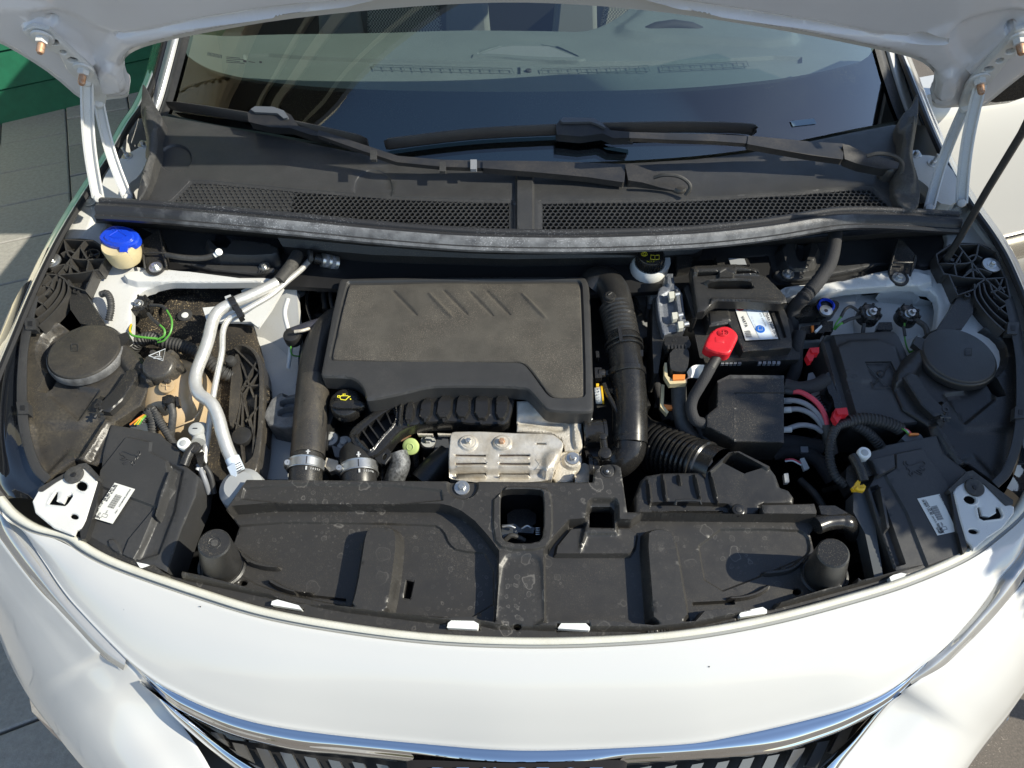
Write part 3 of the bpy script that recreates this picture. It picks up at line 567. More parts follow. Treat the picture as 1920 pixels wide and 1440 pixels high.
# ---------------- cowl, seal, grilles
CO = [(302, 215), (340, 222), (420, 236), (520, 255), (640, 280), (700, 290), (800, 300), (900, 306), (1000, 309), (1100, 308), (1200, 304), (1300, 298), (1400, 286), (1500, 268), (1600, 247), (1680, 232), (1700, 250), (1700, 330), (1712, 392), (1600, 405), (1450, 425), (1300, 438), (1150, 446), (1000, 450), (850, 446), (700, 436), (550, 424), (400, 408), (272, 392), (276, 330), (290, 260)]
g = MB()
lg = [(325, 372), (358, 338), (400, 340), (560, 355), (760, 370), (960, 376), (960, 432), (820, 424), (640, 412), (470, 396), (310, 382)]
rg = [(1012, 377), (1300, 372), (1500, 360), (1610, 350), (1635, 350), (1676, 388), (1560, 404), (1300, 428), (1012, 432)]
relief(g, CO, COWM, [(ell(330, 300, 30, 26), -.004, .003), ([(968, 325), (1000, 325), (1000, 440), (968, 440)], .008, .004, 0), (ell(700, 355, 36, 36), -.0015, .0015), ([(700, 372), (968, 384), (968, 440), (700, 436)], -.003, .003, 0)],
       [(lg, 0), (rg, 0)], fr=COWL, cell=.012, th=.014, rnd=.003)
cow = part(g, 'cowl_panel', 'black plastic cowl below the windscreen')
def honey(poly, solid):
    g = MB(); P = np.array([COWL.uv(p[0], p[1], 0) for p in poly]); lo, hi = P.min(0), P.max(0); pt = .0092; V = []; Fc = []; r = pt / math.sqrt(3)
    rows = int((hi[1] - lo[1]) / (pt * .866)) + 2; cols = int((hi[0] - lo[0]) / pt) + 2; C = []
    for j in range(rows):
        for i in range(cols): C.append((lo[0] + (i + .5 * (j % 2)) * pt, lo[1] + j * pt * .866))
    C = np.array(C); d = sdf(P, C); C = C[d < -.0018]
    for c in C:
        b = len(V); sol = solid(c); ri = .84
        for k, (q, z) in enumerate(((1.0, 0), (ri, 0), (ri * .97, -.0035))):
            V += [COWL.pt(c[0] + r * q * math.sin(math.pi / 3 * a), c[1] + r * q * math.cos(math.pi / 3 * a), z - .002) for a in range(6)]
        Fc += [(b + a, b + (a + 1) % 6, b + 6 + (a + 1) % 6, b + 6 + a) for a in range(6)] + [(b + 6 + a, b + 6 + (a + 1) % 6, b + 12 + (a + 1) % 6, b + 12 + a) for a in range(6)]
        if sol: V += [COWL.pt(c[0] + r * ri * math.sin(math.pi / 3 * a), c[1] + r * ri * math.cos(math.pi / 3 * a), -.004) for a in range(6)]; Fc.append(tuple(range(b + 18, b + 24)))
    g.add(V, Fc, COWM)
    # border strip closing the gap to the panel
    n = 90; O = resamp(P, .006); cc = P.mean(0); V = []; t = np.roll(O, -1, 0) - np.roll(O, 1, 0); t /= np.linalg.norm(t, axis=1, keepdims=True); area = np.sum(O[:, 0] * np.roll(O[:, 1], -1) - np.roll(O[:, 0], -1) * O[:, 1]); nn = np.c_[-t[:, 1], t[:, 0]] * (1 if area > 0 else -1)
    for off, z in ((-.001, -.001), (.0048, -.0025), (.0048, -.010)): V += [COWL.pt(*(p + n_ * off), z) for p, n_ in zip(O, nn)]
    m = len(O); g.add(V, [(k * m + i, k * m + (i + 1) % m, (k + 1) * m + (i + 1) % m, (k + 1) * m + i) for k in range(2) for i in range(m)], COWM)
    return g
xa = COWL.uv(545, 390)[0]; xb = COWL.uv(1560, 390)[0]
part(honey(lg, lambda c: c[0] < xa), 'hex_grille', parent=cow, kind='stuff', ang=20); part(honey(rg, lambda c: c[0] > xb and c[1] < COWL.uv(1600, 385)[1]), 'hex_grille', parent=cow, kind='stuff', ang=20)
g = MB(); slab(g, [(250, 380), (960, 440), (1740, 380), (1740, 520), (960, 560), (250, 520)], .01, DEEP, fr=COWL, d0=-.10); part(g, 'cowl_tray')
SE = [(184, 388), (260, 392), (400, 403), (560, 418), (700, 432), (850, 444), (960, 448), (1080, 449), (1200, 446), (1320, 440), (1440, 427), (1520, 414), (1580, 406), (1660, 406), (1799, 414)]
g = MB(); n = 120; sp = rs([(x, y, .075) for x, y in SE], n); fr = BAY
prof = [(-.019, -.026, 0), (-.022, -.004, 0), (-.019, .004, 0), (-.013, .007, 0), (-.009, .006, 0), (-.007, .0025, 0), (-.004, .0025, 0), (-.002, .006, 0), (.004, .0085, 1), (.010, .006, 1), (.013, .001, 1), (.015, -.002, 0), (.019, -.001, 1), (.022, -.005, 1), (.020, -.012, 0), (.012, -.020, 0)]
V = []; K = len(prof)
for i, p in enumerate(sp):
    c = BAY.w(*p); x = p[0]; k = 1.0 if x < 400 else 1.0
    c2 = BAY.w(*sp[min(i + 1, n - 1)]) - BAY.w(*sp[max(i - 1, 0)]); t = c2.normalized(); o = t.cross(BAY.N).normalized()
    V += [c + o * a * k + BAY.N * b for a, b, _ in prof]
Fa = [(i * K + j, i * K + j + 1, (i + 1) * K + j + 1, (i + 1) * K + j) for i in range(n - 1) for j in range(K - 1) if not prof[j][2]]
Fb = [(i * K + j, i * K + j + 1, (i + 1) * K + j + 1, (i + 1) * K + j) for i in range(n - 1) for j in range(K - 1) if prof[j][2]]
def x_of(i): return sp[i][0]
Fb2 = Fb; Fa += [f for f in Fb if f not in set(Fb2)]
g.add(V, Fa + [tuple(range(K)), tuple(range((n - 1) * K, n * K))], SEALM); g.add(V, Fb2, SEALW); part(g, 'cowl_seal', 'long weathered rubber seal across the bay with a whitish front roll')
# side rubber gaiters at the pillars
for P in ([(266, 152), (275, 165), (287, 192), (302, 215), (305, 228), (296, 245), (296, 285), (290, 305), (282, 335), (262, 375), (252, 372), (270, 310), (275, 300), (270, 290), (275, 260), (262, 212), (264, 180)], [(1722, 168), (1724, 190), (1723, 215), (1718, 250), (1712, 285), (1715, 305), (1722, 325), (1728, 360), (1722, 392), (1700, 392), (1678, 372), (1675, 330), (1685, 300), (1692, 260), (1682, 240), (1690, 215), (1712, 195)]):
    g = MB(); relief(g, P, RUB, [([lerp2(p, (sum(q[0] for q in P) / len(P), sum(q[1] for q in P) / len(P)), .35) for p in P], .012, .012)], [], d0=.085, cell=.006, th=.05, rnd=.004, sm=1); part(g, 'pillar_gaiter')
for P in ([(276, 262), (292, 262), (294, 330), (310, 352), (296, 392), (262, 392), (255, 378), (280, 330)],):
    g = MB(); slab(g, P, .03, RUB, d0=.06, sm=1); part(g, 'gaiter_flap')
# ---------------- windscreen
GL = bpy.data.materials.new('windscreen_glass'); GL.use_nodes = True; t = GL.node_tree; t.nodes.clear()
o_ = N(t, 'ShaderNodeOutputMaterial'); mx = N(t, 'ShaderNodeMixShader'); tr = N(t, 'ShaderNodeBsdfTransparent'); tr.inputs[0].default_value = (.72, .86, .82, 1)
gl = N(t, 'ShaderNodeBsdfGlossy'); gl.inputs['Roughness'].default_value = .0; gl.inputs[0].default_value = (1, 1, 1, 1)
fz = N(t, 'ShaderNodeFresnel', IOR=1.55); ml = N(t, 'ShaderNodeMath', operation='MULTIPLY'); ml.inputs[1].default_value = 2.5
t.links.new(fz.outputs[0], ml.inputs[0]); t.links.new(ml.outputs[0], mx.inputs[0]); t.links.new(tr.outputs[0], mx.inputs[1]); t.links.new(gl.outputs[0], mx.inputs[2]); t.links.new(mx.outputs[0], o_.inputs[0])
FRIT = mat('black_frit', (.006, .006, .007), .03, ior=2.1, speck=.25, speckscale=500)
def curv(u): return -.10 * (abs(u) / .66) ** 2.4
def wsrow(P): return [(x, y, 0) for x, y in P]
def wsurf(P, extra=0):
    out = []
    for x, y in P:
        d = 0
        for _ in range(6):
            u, v = WS.uv(x, y, d); d = curv(u) + extra
        out.append(WS.w(x, y, d))
    return out
base = [(306, 200), (318, 214), (420, 236), (520, 252), (640, 276), (700, 288), (800, 297), (900, 303), (1000, 305), (1100, 304), (1200, 300), (1300, 293), (1400, 281), (1500, 263), (1600, 242), (1682, 226), (1694, 216)]
frt = [(345, 90), (350, 104), (400, 132), (480, 150), (560, 160), (650, 166), (760, 170), (900, 172), (1000, 172), (1150, 170), (1280, 165), (1400, 155), (1500, 142), (1580, 125), (1620, 112), (1636, 95), (1645, 80)]
topg = [(400, -40), (480, -40), (560, -40), (700, -40), (960, -40), (1200, -40), (1400, -40), (1500, -40), (1600, -40)]
g = MB(); loft(g, [wsurf(base), wsurf([lerp2(a, b, .5) for a, b in zip(base, frt)]), wsurf(frt), wsurf([lerp2(a, b, .5) for a, b in zip(frt, [(x_ * .0 + 370 + (1620 - 370) * i / 16, 20) for i, x_ in enumerate(range(17))])]), wsurf([(385 + (1600 - 385) * i / 16, -50) for i in range(17)])], GL, nu=60, kv=5, world=True)
ws = part(g, 'windscreen', 'curved windscreen glass mirroring blue sky')
g = MB(); loft(g, [wsurf(base, -.006), wsurf([lerp2(a, b, .5) for a, b in zip(base, frt)], -.006), wsurf(frt, -.006)], FRIT, nu=60, kv=5, world=True); part(g, 'black_border', parent=ws)
g = MB()
def gl_line(a, b, r=.0005): 
    A, B = wsurf([a, b], .0004); g.add([A, B, B + WS.V * r * 2, A + WS.V * r * 2], [(0, 1, 2, 3)], INK)
for i in range(11): gl_line((389 + i * 2.5, 104 + i * .5), (390 + i * 2.5, 104 + i * .5 + .2), .004)
for j in range(4): gl_line((424, 107 + j * 3.2), (450 + 8 * (j % 2), 109.5 + j * 3.2), .0006)
gl_line((466, 116), (478, 118), .0008); gl_line((486, 118), (491, 118.5), .002); gl_line((456, 116), (462, 117), .0022)
part(g, 'etched_glass_mark', parent=ws)
g = MB(); q = wsurf([(1482, 227), (1526, 222), (1531, 232), (1487, 237)], .002); g.add(q, [(0, 1, 2, 3)], mat('vin_window', (.16, .24, .30), .15)); part(g, 'number_window', parent=ws)
g = MB(); 
def pil(rows, m): 
    gg = MB(); loft(gg, rows, m, nu=24, kv=4, world=True); return gg
def wcol(P, e=0): return [q for q in wsurf(P, e)]
Lp = [(352, 60), (345, 90), (332, 140), (318, 190), (306, 222)]
g = pil([wcol([(x + 6, y) for x, y in Lp], .004), wcol([(x - 8, y) for x, y in Lp], .008), wcol([(x - 14, y) for x, y in Lp], .0)], RUB); part(g, 'glass_edge_seal', parent=ws)
g = pil([wcol([(x - 14, y) for x, y in Lp], .004), wcol([(x - 24, y) for x, y in Lp], .012), wcol([(x - 34, y) for x, y in Lp], .006)], mat('grey_pillar', (.45, .46, .46), .2, .3, coat=1)); part(g, 'roof_pillar')
g = pil([wcol([(x - 34, y) for x, y in Lp], .003), wcol([(x - 46, y) for x, y in Lp], .006), wcol([(x - 60, y) for x, y in Lp], -.03)], GLOSSB); part(g, 'door_frame')
Rp = [(1632, 55), (1645, 88), (1660, 140), (1678, 195), (1694, 235)]
g = pil([wcol([(x - 6, y) for x, y in Rp], .004), wcol([(x + 6, y) for x, y in Rp], .008), wcol([(x + 14, y) for x, y in Rp], .0)], RUB); part(g, 'glass_edge_seal', parent=ws)
g = pil([wcol([(x + 14, y) for x, y in Rp], .004), wcol([(x + 22, y) for x, y in Rp], .012), wcol([(x + 34, y) for x, y in Rp], .006)], WHITE); part(g, 'roof_pillar')
g = pil([wcol([(x + 34, y) for x, y in Rp], .003), wcol([(x + 44, y) for x, y in Rp], .006), wcol([(x + 56, y) for x, y in Rp], -.03)], GLOSSB); part(g, 'door_frame')
# ---------------- cabin
DZ = 1.075
DSH = Frame((0, 1.5, DZ), (1, 0, 0), (0, 1, .03))
g = MB()
DO = [(300, 260), (500, 260), (960, 300), (1500, 260), (1720, 240), (1690, 120), (1650, 70), (1580, 60), (1500, 40), (1420, 0), (1340, -40), (1230, -40), (1195, 0), (1170, 22), (1130, 47), (1090, 58), (1040, 56), (960, 55), (860, 54), (700, 60), (500, 62), (430, 66), (380, 62), (350, 60), (330, 120)]
relief(g, DO, INT, [([(1150, 52), (1200, 20), (1240, -30), (1420, -20), (1500, 60), (1480, 80), (1300, 70), (1200, 66)], .012, .03, 1),
    ([(872, 106), (930, 85), (960, 80), (1036, 82), (1075, 98), (1106, 114), (1000, 112), (925, 105)], .004, .003, 1),
    ([(885, 104), (935, 87), (960, 83), (1032, 85), (1070, 100), (1094, 111), (1000, 109), (925, 103)], .000, .002, 1),
    ([(460, 103), (640, 116), (980, 123), (1300, 120), (1500, 108), (1500, 128), (1300, 141), (980, 145), (640, 138), (460, 125)], -.007, .006, 1)], [], fr=DSH, cell=.02, th=.3, rnd=.01, sm=1)
dsh = part(g, 'dashboard', 'grey dashboard top seen through the windscreen')
g = MB(); P = [(478, 108), (700, 125), (960, 131)]
for seg_ in ([(700, 121, 0), (960, 128, 0)], [(1015, 128, 0), (1215, 123, 0)], [(1240, 122, 0), (1400, 114, 0)]):
    (xa_, ya_, _), (xb_, yb_, _) = seg_
    for e in (0, 10): line(g, [(xa_, ya_ + e), (xb_, yb_ + e)], INT, r=.0012, fr=DSH, d=-.001)
    n = int((xb_ - xa_) / 18)
    for i in range(n + 1):
        x = xa_ + (xb_ - xa_) * i / n; y = ya_ + (yb_ - ya_) * i / n; line(g, [(x, y), (x + 4, y + 10)], INT, r=.0010, fr=DSH, d=-.001)
part(g, 'air_vent', parent=dsh)
g = MB(); slab(g, [(976, 122), (1006, 122), (1006, 142), (976, 142)], .01, INT, fr=DSH, d0=-.001); disc(g, (991, 130, .004), .007, .006, INTD, DSH); part(g, 'light_sensor', parent=dsh, bevel=.002)
# loud speaker grille dots
SPK = mat('speaker_mesh', (.17, .185, .185), .5, bump=1.5, bscale=900)
g = MB(); slab(g, [(895, 103), (937, 89), (960, 86), (1030, 87), (1064, 101), (1086, 109), (1000, 107.5), (925, 102)], .001, SPK, fr=DSH, d0=.0018); part(g, 'speaker_grille', parent=dsh)
# black tray behind so nothing glows
g = MB(); boxw(g, -.80, .82, 1.34, 4.0, .28, .30, INTD); boxw(g, -.80, .82, 3.9, 4.0, .3, 1.35, INTD); boxw(g, -.85, -.80, 1.6, 4.0, .3, .95, INTD); boxw(g, .82, .87, 1.6, 4.0, .3, .95, INTD); boxw(g, -.72, .74, 2.05, 4.0, 1.60, 1.63, WHITE); part(g, 'cabin_shell')
HT = mat('houndstooth_cloth', (.22, .21, .17), .95); t = HT.node_tree; ck = N(t, 'ShaderNodeTexChecker', Scale=210); gg_ = N(t, 'ShaderNodeNewGeometry'); t.links.new(gg_.outputs['Position'], ck.inputs['Vector']); ck.inputs['Color1'].default_value = (.34, .32, .26, 1); ck.inputs['Color2'].default_value = (.05, .048, .045, 1); t.links.new(ck.outputs[0], t.nodes['Principled BSDF'].inputs['Base Color'])
def seat(x, nm):
    e = empty(nm); e.parent = car
    SF = Frame((x, 2.35, .5), (1, 0, 0), (0, .25, 1)); 
    for nm2, u0, u1, v0, v1, d, m in (('backrest', -.25, .25, .05, .68, 0, SEAT), ('cushion_insert', -.12, .12, .08, .62, .02, HT), ('headrest', -.14, .14, .72, .90, .01, SEAT), ('bolster', -.27, -.13, .05, .6, .035, SEAT), ('bolster', .13, .27, .05, .6, .035, SEAT)):
        g = MB(); V = []
        P = chaikin([(u0, v0), (u1, v0), (u1, v1), (u0, v1)], 2); T = [SF.pt(a, b, d + .0) for a, b in P]; B = [p - SF.N * .10 for p in T]; n = len(T)
        g.add(T + B, [tuple(range(n)), tuple(range(2 * n - 1, n - 1, -1))] + [(i, i + n, (i + 1) % n + n, (i + 1) % n) for i in range(n)], m); g.obj(nm2, e, bevel=.015)
    g = MB(); P = [(x - .25, 1.85, .52), (x + .25, 1.85, .52), (x + .25, 2.35, .48), (x - .25, 2.35, .48)]; T = [Vector(p) for p in P]; g.add(T + [p - Vector((0, 0, .12)) for p in T], [(0, 1, 2, 3), (7, 6, 5, 4)] + [(i, i + 4, (i + 1) % 4 + 4, (i + 1) % 4) for i in range(4)], HT); g.obj('seat', e, bevel=.03)
seat(-.34, 'front_seat'); seat(.40, 'front_seat')
g = MB(); c = Vector((.40, 1.82, .96)); ax = Vector((0, -.85, .55)); ring = [c + (Vector((1, 0, 0)) * math.cos(a) + ax.normalized().cross(Vector((1, 0, 0))) * math.sin(a)) * .165 for a in [2 * math.pi * i / 24 for i in range(25)]]
tubew(g, [(p, .015) for p in ring], INTD, smooth=False); tubew(g, [(c + Vector((-.15, 0, 0)), .02), (c + Vector((.15, 0, 0)), .02)], INTD, smooth=False); lathe(g, c, [(0, .03), (.05, .02), (.055, -.02)], INTD, ax.normalized()); part(g, 'steering_wheel')
# ---------------- wipers
WB = mat('wiper_rubber', (.030, .027, .026), .45, dust=.3, dustcol=(.1, .09, .08)); WA = mat('wiper_arm_black', (.022, .022, .023), .38, coat=.2, dust=.2); WG = mat('wiper_grey_cap', (.10, .11, .125), .4)
def wiper(blade, bw, cap, armp, hinge_, cap_t, loopc):
    e = empty('wiper'); e.parent = car
    def bp(P, ex): 
        return [(q, r) for q, r in zip(wsurf([(p[0], p[1]) for p in P], ex), [p[2] for p in P])]
    g = MB(); B = wsurf([(x, y) for x, y, r in blade], .018); C = np.array(catmull([list(b) for b in B], 8)); n = len(C); V = []
    K = 6
    for i in range(n):
        c = Vector(C[i]); t_ = (Vector(C[min(i + 1, n - 1)]) - Vector(C[max(i - 1, 0)])).normalized(); s = t_.cross(WS.N).normalized(); e_ = bw * min(1, .35 + i * .35, .35 + (n - 1 - i) * .35)
        up = s if s.y > 0 else -s
        V += [c - up * e_ + WS.N * .000, c - up * e_ * .5 + WS.N * .008, c + up * e_ * .45 + WS.N * .014, c + up * e_ + WS.N * .010, c + up * e_ * .3 - WS.N * .014, c - up * e_ * .3 - WS.N * .012]
    g.add(V, [(i * K + j, i * K + (j + 1) % K, (i + 1) * K + (j + 1) % K, (i + 1) * K + j) for i in range(n - 1) for j in range(K)] + [tuple(range(K)), tuple(range((n - 1) * K, n * K))], WB); g.obj('blade', e)
    g = MB(); slab(g, cap, .022, WA, fr=WS, d0=-curv0(cap) + .036); g.obj('blade_adapter', e, bevel=.004)
    g = MB(); slab(g, cap_t, .012, WG, fr=WS, d0=-curv0(cap) + .042); g.obj('adapter_cap', e, bevel=.003)
    for P, h in armp:
        g = MB(); q = []
        slab(g, P, h, WA, d0=-.008); g.obj('arm', e, bevel=.003)
    g = MB(); x, y = hinge_[:2]; z = hinge_[2]
    lathe(g, BAY.w(x, y, z), [(0, .004), (.011, .003), (.015, -.002), (.017, -.03)], WA, BAY.N, 24); g.obj('pivot_cap', e)
    g = MB(); tube(g, loopc, RUB, r=.0034, seg=8); g.obj('washer_hose', e)
    return e
def curv0(P): 
    x = sum(p[0] for p in P) / len(P); y = sum(p[1] for p in P) / len(P); return -curv(WS.uv(x, y, -.03)[0])
za = .062
def arml(P, w0, w1, d=.0):  # centre line to outline
    up = []; dn = []
    for i, p in enumerate(P):
        a = P[max(i - 1, 0)]; b = P[min(i + 1, len(P) - 1)]; l = math.hypot(b[0] - a[0], b[1] - a[1]); nx, ny = -(b[1] - a[1]) / l, (b[0] - a[0]) / l; w_ = w0 + (w1 - w0) * i / (len(P) - 1)
        up.append((p[0] + nx * w_, p[1] + ny * w_, p[2])); dn.append((p[0] - nx * w_, p[1] - ny * w_, p[2]))
    return up + dn[::-1]
wiper([(316, 199, 0), (400, 211, 0), (520, 231, 0), (620, 252, 0), (690, 268, 0)], .0070,
      [(464, 212), (472, 202), (525, 205), (545, 215), (560, 236), (590, 243), (618, 250), (612, 258), (580, 252), (545, 240), (505, 238), (466, 228)],
      [(arml([(596, 248, .145), (680, 277, .125), (745, 298, .115), (830, 306, .108), (905, 308, .104)], 5, 7), .008), (arml([(905, 308, .108), (1000, 312, .102), (1100, 318, .096), (1172, 325, .092)], 7, 17), .012),
       ([(1172, 308, .098), (1184, 306, .100), (1215, 318, .098), (1262, 330, .092), (1292, 345, .084), (1298, 358, .078), (1278, 360, .076), (1240, 352, .080), (1205, 342, .086), (1178, 338, .090)], .016)],
      (1275, 350, .070), [(470, 205), (478, 199), (512, 200), (532, 207), (541, 220), (532, 222), (520, 212), (478, 210)],
      [(1225, 333, .098), (1245, 328, .105), (1270, 330, .104), (1288, 340, .096), (1294, 352, .088), (1285, 366, .075)])
wiper([(722, 273, 0), (760, 268, 0), (880, 254, 0), (1000, 247, 0), (1150, 242, 0), (1300, 240, 0), (1400, 243, 0), (1413, 250, 0)], .0076,
      [(1042, 236), (1050, 224), (1110, 222), (1132, 232), (1145, 244), (1190, 248), (1190, 258), (1150, 259), (1130, 250), (1090, 256), (1044, 252)],
      [(arml([(1180, 253, .17), (1260, 256, .155), (1340, 258, .145), (1402, 262, .138)], 5.5, 7), .008), (arml([(1402, 262, .140), (1460, 270, .128), (1520, 278, .120), (1582, 284, .114)], 8, 15), .012),
       ([(1580, 270, .120), (1592, 272, .120), (1625, 288, .114), (1665, 298, .108), (1686, 305, .104), (1682, 318, .098), (1650, 316, .100), (1610, 308, .104), (1584, 298, .110)], .016)],
      (1672, 312, .088), [(1050, 226), (1056, 220), (1112, 221), (1130, 231), (1136, 240), (1124, 234), (1108, 228), (1056, 229)],
      [(1625, 293, .118), (1645, 288, .124), (1672, 291, .122), (1690, 303, .112), (1692, 318, .100), (1684, 335, .085)])
for q in ((888, 308), (830, 312), (700, 290)):
    g = MB(); x, y = q; d = .102 if x > 800 else .122; slab(g, [(x - 6, y - 9, d), (x + 6, y - 9, d), (x + 6, y + 9, d), (x - 6, y + 9, d)], .006, GRYW if x == 888 else RUB); part(g, 'hose_clip', bevel=.001)
g = MB(); tube(g, [(640, 268, .115), (700, 290, .105), (760, 306, .095), (830, 313, .088), (900, 313, .082), (1000, 322, .07)], RUB, r=.0025, seg=6); part(g, 'washer_hose')
# ---------------- open door with mirror, seen past the right wing
DR = Frame((.93, 1.62, .75), (.94, .34, 0), (0, 0, 1))
dr = empty('open_door'); dr.parent = car; dr['label'] = 'opened white door beyond the right wing'
def dpt(u, v, d=0): return DR.pt(u, v, d)
g = MB(); rows = []
for v, d in ((-.20, .0), (-.185, .012), (-.1, .02), (.05, .03), (.18, .03), (.26, .015), (.30, -.01)): rows.append([dpt(u, v, d * (1 if 0 < i < 6 else .3)) for i, u in enumerate((-.02, .01, .2, .4, .6, .9, 1.0))])
loft(g, rows, WHITE, nu=30, kv=4, world=True); g.obj('skin', dr)
g = MB(); loft(g, [[dpt(u, v, d) for u in (-.01, .4, 1.0)] for v, d in ((-.285, .0), (-.285, .02), (-.215, .03), (-.202, .01))], mat('satin_sill_trim', (.60, .56, .48), .25, .8), nu=12, kv=3, world=True); g.obj('sill_trim', dr)
g = MB(); loft(g, [[dpt(u, v, d) for u in (-.01, .4, 1.0)] for v, d in ((-.40, -.02), (-.39, .02), (-.30, .026), (-.286, .0))], mat('grey_door_cladding', (.25, .24, .215), .6), nu=12, kv=3, world=True); g.obj('lower_cladding', dr)
g = MB(); P = [(-.02, -.40), (1.0, -.40), (1.0, .30), (-.02, .30)]; T = [dpt(a, b, -.01) for a, b in P]; B = [dpt(a, b, -.09) for a, b in P]; g.add(T + B, [(0, 1, 2, 3), (7, 6, 5, 4)] + [(i, i + 4, (i + 1) % 4 + 4, (i + 1) % 4) for i in range(4)], WHITE); g.obj('frame', dr)
g = MB(); c = dpt(.06, .40, .10); V = []; n = 16
for j, (sx, sy, oy) in enumerate(((.02, .01, -.05), (.10, .06, -.035), (.13, .085, 0), (.125, .08, .05), (.11, .07, .08))):
    V += [c + Vector((math.cos(t_) * sx * (1 if math.cos(t_) > 0 else .8), oy, math.sin(t_) * sy)) for t_ in [2 * math.pi * i / n for i in range(n)]]
g.add(V, [(i * n + j, i * n + (j + 1) % n, (i + 1) * n + (j + 1) % n, (i + 1) * n + j) for i in range(4) for j in range(n)] + [tuple(range(n)), tuple(range(4 * n, 5 * n))], GLOSSB); g.obj('mirror', dr)
# bonnet stay
g = MB(); tube(g, [(1930, 222, .30), (1916, 250, .27), (1850, 358, .15), (1800, 445, .06), (1772, 490, .00)], RUB, r=.0058, smooth=False); part(g, 'bonnet_stay', 'thin black rod slanting up from the right wing')
# ================================================================== ENGINE BAY: tub, inner wings
g = MB(); 
FLD = -.42
def fl(x, y, d): return BAY.w(x, y, d)
rim = [(300, 1085), (520, 1150), (800, 1188), (1120, 1190), (1440, 1150), (1700, 1075), (1830, 1000), (1900, 900), (1890, 700), (1830, 520), (1790, 400), (1500, 400), (960, 440), (500, 400), (190, 380), (110, 460), (50, 600), (30, 760), (60, 900), (150, 1010)]
T = [BAY.w(x, y, -.035) for x, y in rim]; B = [p * 1 - Vector((0, 0, .46)) for p in T]; n = len(T)
g.add(T + B, [(i, i + n, (i + 1) % n + n, (i + 1) % n) for i in range(n)] + [tuple(range(n, 2 * n))], DEEP); part(g, 'bay_tub')
# white inner wing panels
def panel(P, m, d0=0, th=.015, feats=(), holes=(), sm=0, rnd=.003, name='inner_wing', label=None, cell=.01, bev=0):
    g = MB(); relief(g, P, m, feats, holes, d0=d0, th=th, sm=sm, rnd=rnd, cell=cell); return part(g, name, label)
# left fender rail
panel([(158, 366), (200, 374), (203, 392), (200, 420), (188, 440), (192, 462), (215, 490), (250, 500), (330, 505), (420, 520), (520, 520), (522, 534), (400, 536), (300, 535), (262, 545), (245, 570), (246, 600), (243, 645), (200, 625), (168, 600), (150, 560), (60, 560), (66, 540), (100, 470), (112, 448)], WIN, d0=-.018, feats=[([(150, 380), (180, 385), (165, 440), (110, 470), (120, 445)], .006, .006), ([(225, 510), (300, 500), (520, 528), (520, 534), (300, 530), (240, 530)], .010, .006)], holes=[(ell(148, 398, 5, 3, 8), 0)], name='inner_wing', label='cream lit white inner wing on the tank side', sm=1)
panel([(225, 520), (262, 515), (300, 512), (400, 530), (520, 520), (560, 540), (560, 900), (440, 900), (300, 800), (240, 640)], WIN, d0=-.12, th=.01, name='wheel_arch_panel')
g = MB(); slab(g, [(452, 545, -.05), (524, 505, -.03), (556, 540, -.05), (564, 640, -.09), (552, 715, -.16), (512, 722, -.17), (480, 625, -.12)], .02, WIN); part(g, 'strut_tower', 'pale blue shaded white strut tower', bevel=.004)
g = MB(); tube(g, [(540, 560, -.03), (534, 590, -.04), (545, 640, -.06), (540, 690, -.09)], WIN, r=.004); part(g, 'welded_bead')
g = MB(); slab(g, [(380, 577, -.040), (430, 572, -.038), (500, 540, -.030), (524, 522, -.028), (534, 536, -.034), (508, 580, -.045), (484, 614, -.055), (470, 603, -.055), (388, 603, -.055)], .006, WIN); part(g, 'wing_gusset', bevel=.003)
g = MB(); lathe(g, BAY.w(438, 650, -.09), [(0, .0), (.028, -.002), (.032, -.01), (.032, -.03)], WIN, Vector((0, -.3, 1)).normalized()); part(g, 'strut_cap')
# felt insulation
g = MB(); relief(g, [(285, 548), (290, 542), (380, 538), (455, 534), (472, 545), (470, 575), (400, 580), (388, 600), (470, 605), (482, 640), (505, 740), (500, 830), (430, 905), (380, 905), (330, 850), (255, 660), (243, 640), (246, 592), (284, 590)], FELT, [([(300, 560), (380, 545), (380, 600), (350, 640), (300, 620)], .008, .01)], d0=-.075, th=.02, rnd=.006, cell=.01, fn=lambda u, v: .004 * np.sin(u * 90) * np.sin(v * 70)); part(g, 'insulation_mat', 'sandy speckled black felt behind the tank')
for q in ((346, 590), (273, 562)):
    g = MB(); disc(g, (q[0], q[1], -.06), .006, .004, WHP); disc(g, (q[0], q[1], -.062), .013, .004, RUB); part(g, 'felt_clip')
# left plenum black moulding
g = MB(); relief(g, [(262, 425), (280, 410), (530, 430), (526, 470), (528, 500), (515, 515), (480, 520), (400, 512), (350, 500), (318, 490), (310, 455), (295, 440)], PLG, [([(378, 440), (450, 445), (525, 455), (528, 480), (460, 484), (392, 478)], .022, .012), ([(398, 434), (430, 440), (440, 480), (410, 476)], -.004, .01), ([(318, 490), (400, 496), (520, 498), (515, 515), (400, 512), (340, 500)], .010, .004)], d0=-.030, th=.12, rnd=.004, cell=.007); lp = part(g, 'plenum_side', 'black moulded plenum side with a bolt behind the coolant pipes')
g = MB(); bolt(g, (495, 499, -.018), .010); part(g, 'bolt', parent=lp)
g = MB()
for i in range(4): line(g, [(486 + i * 5, 506), (485 + i * 5, 512)], EMB, r=.0007, d=-.018)
part(g, 'moulded_rib', parent=lp)
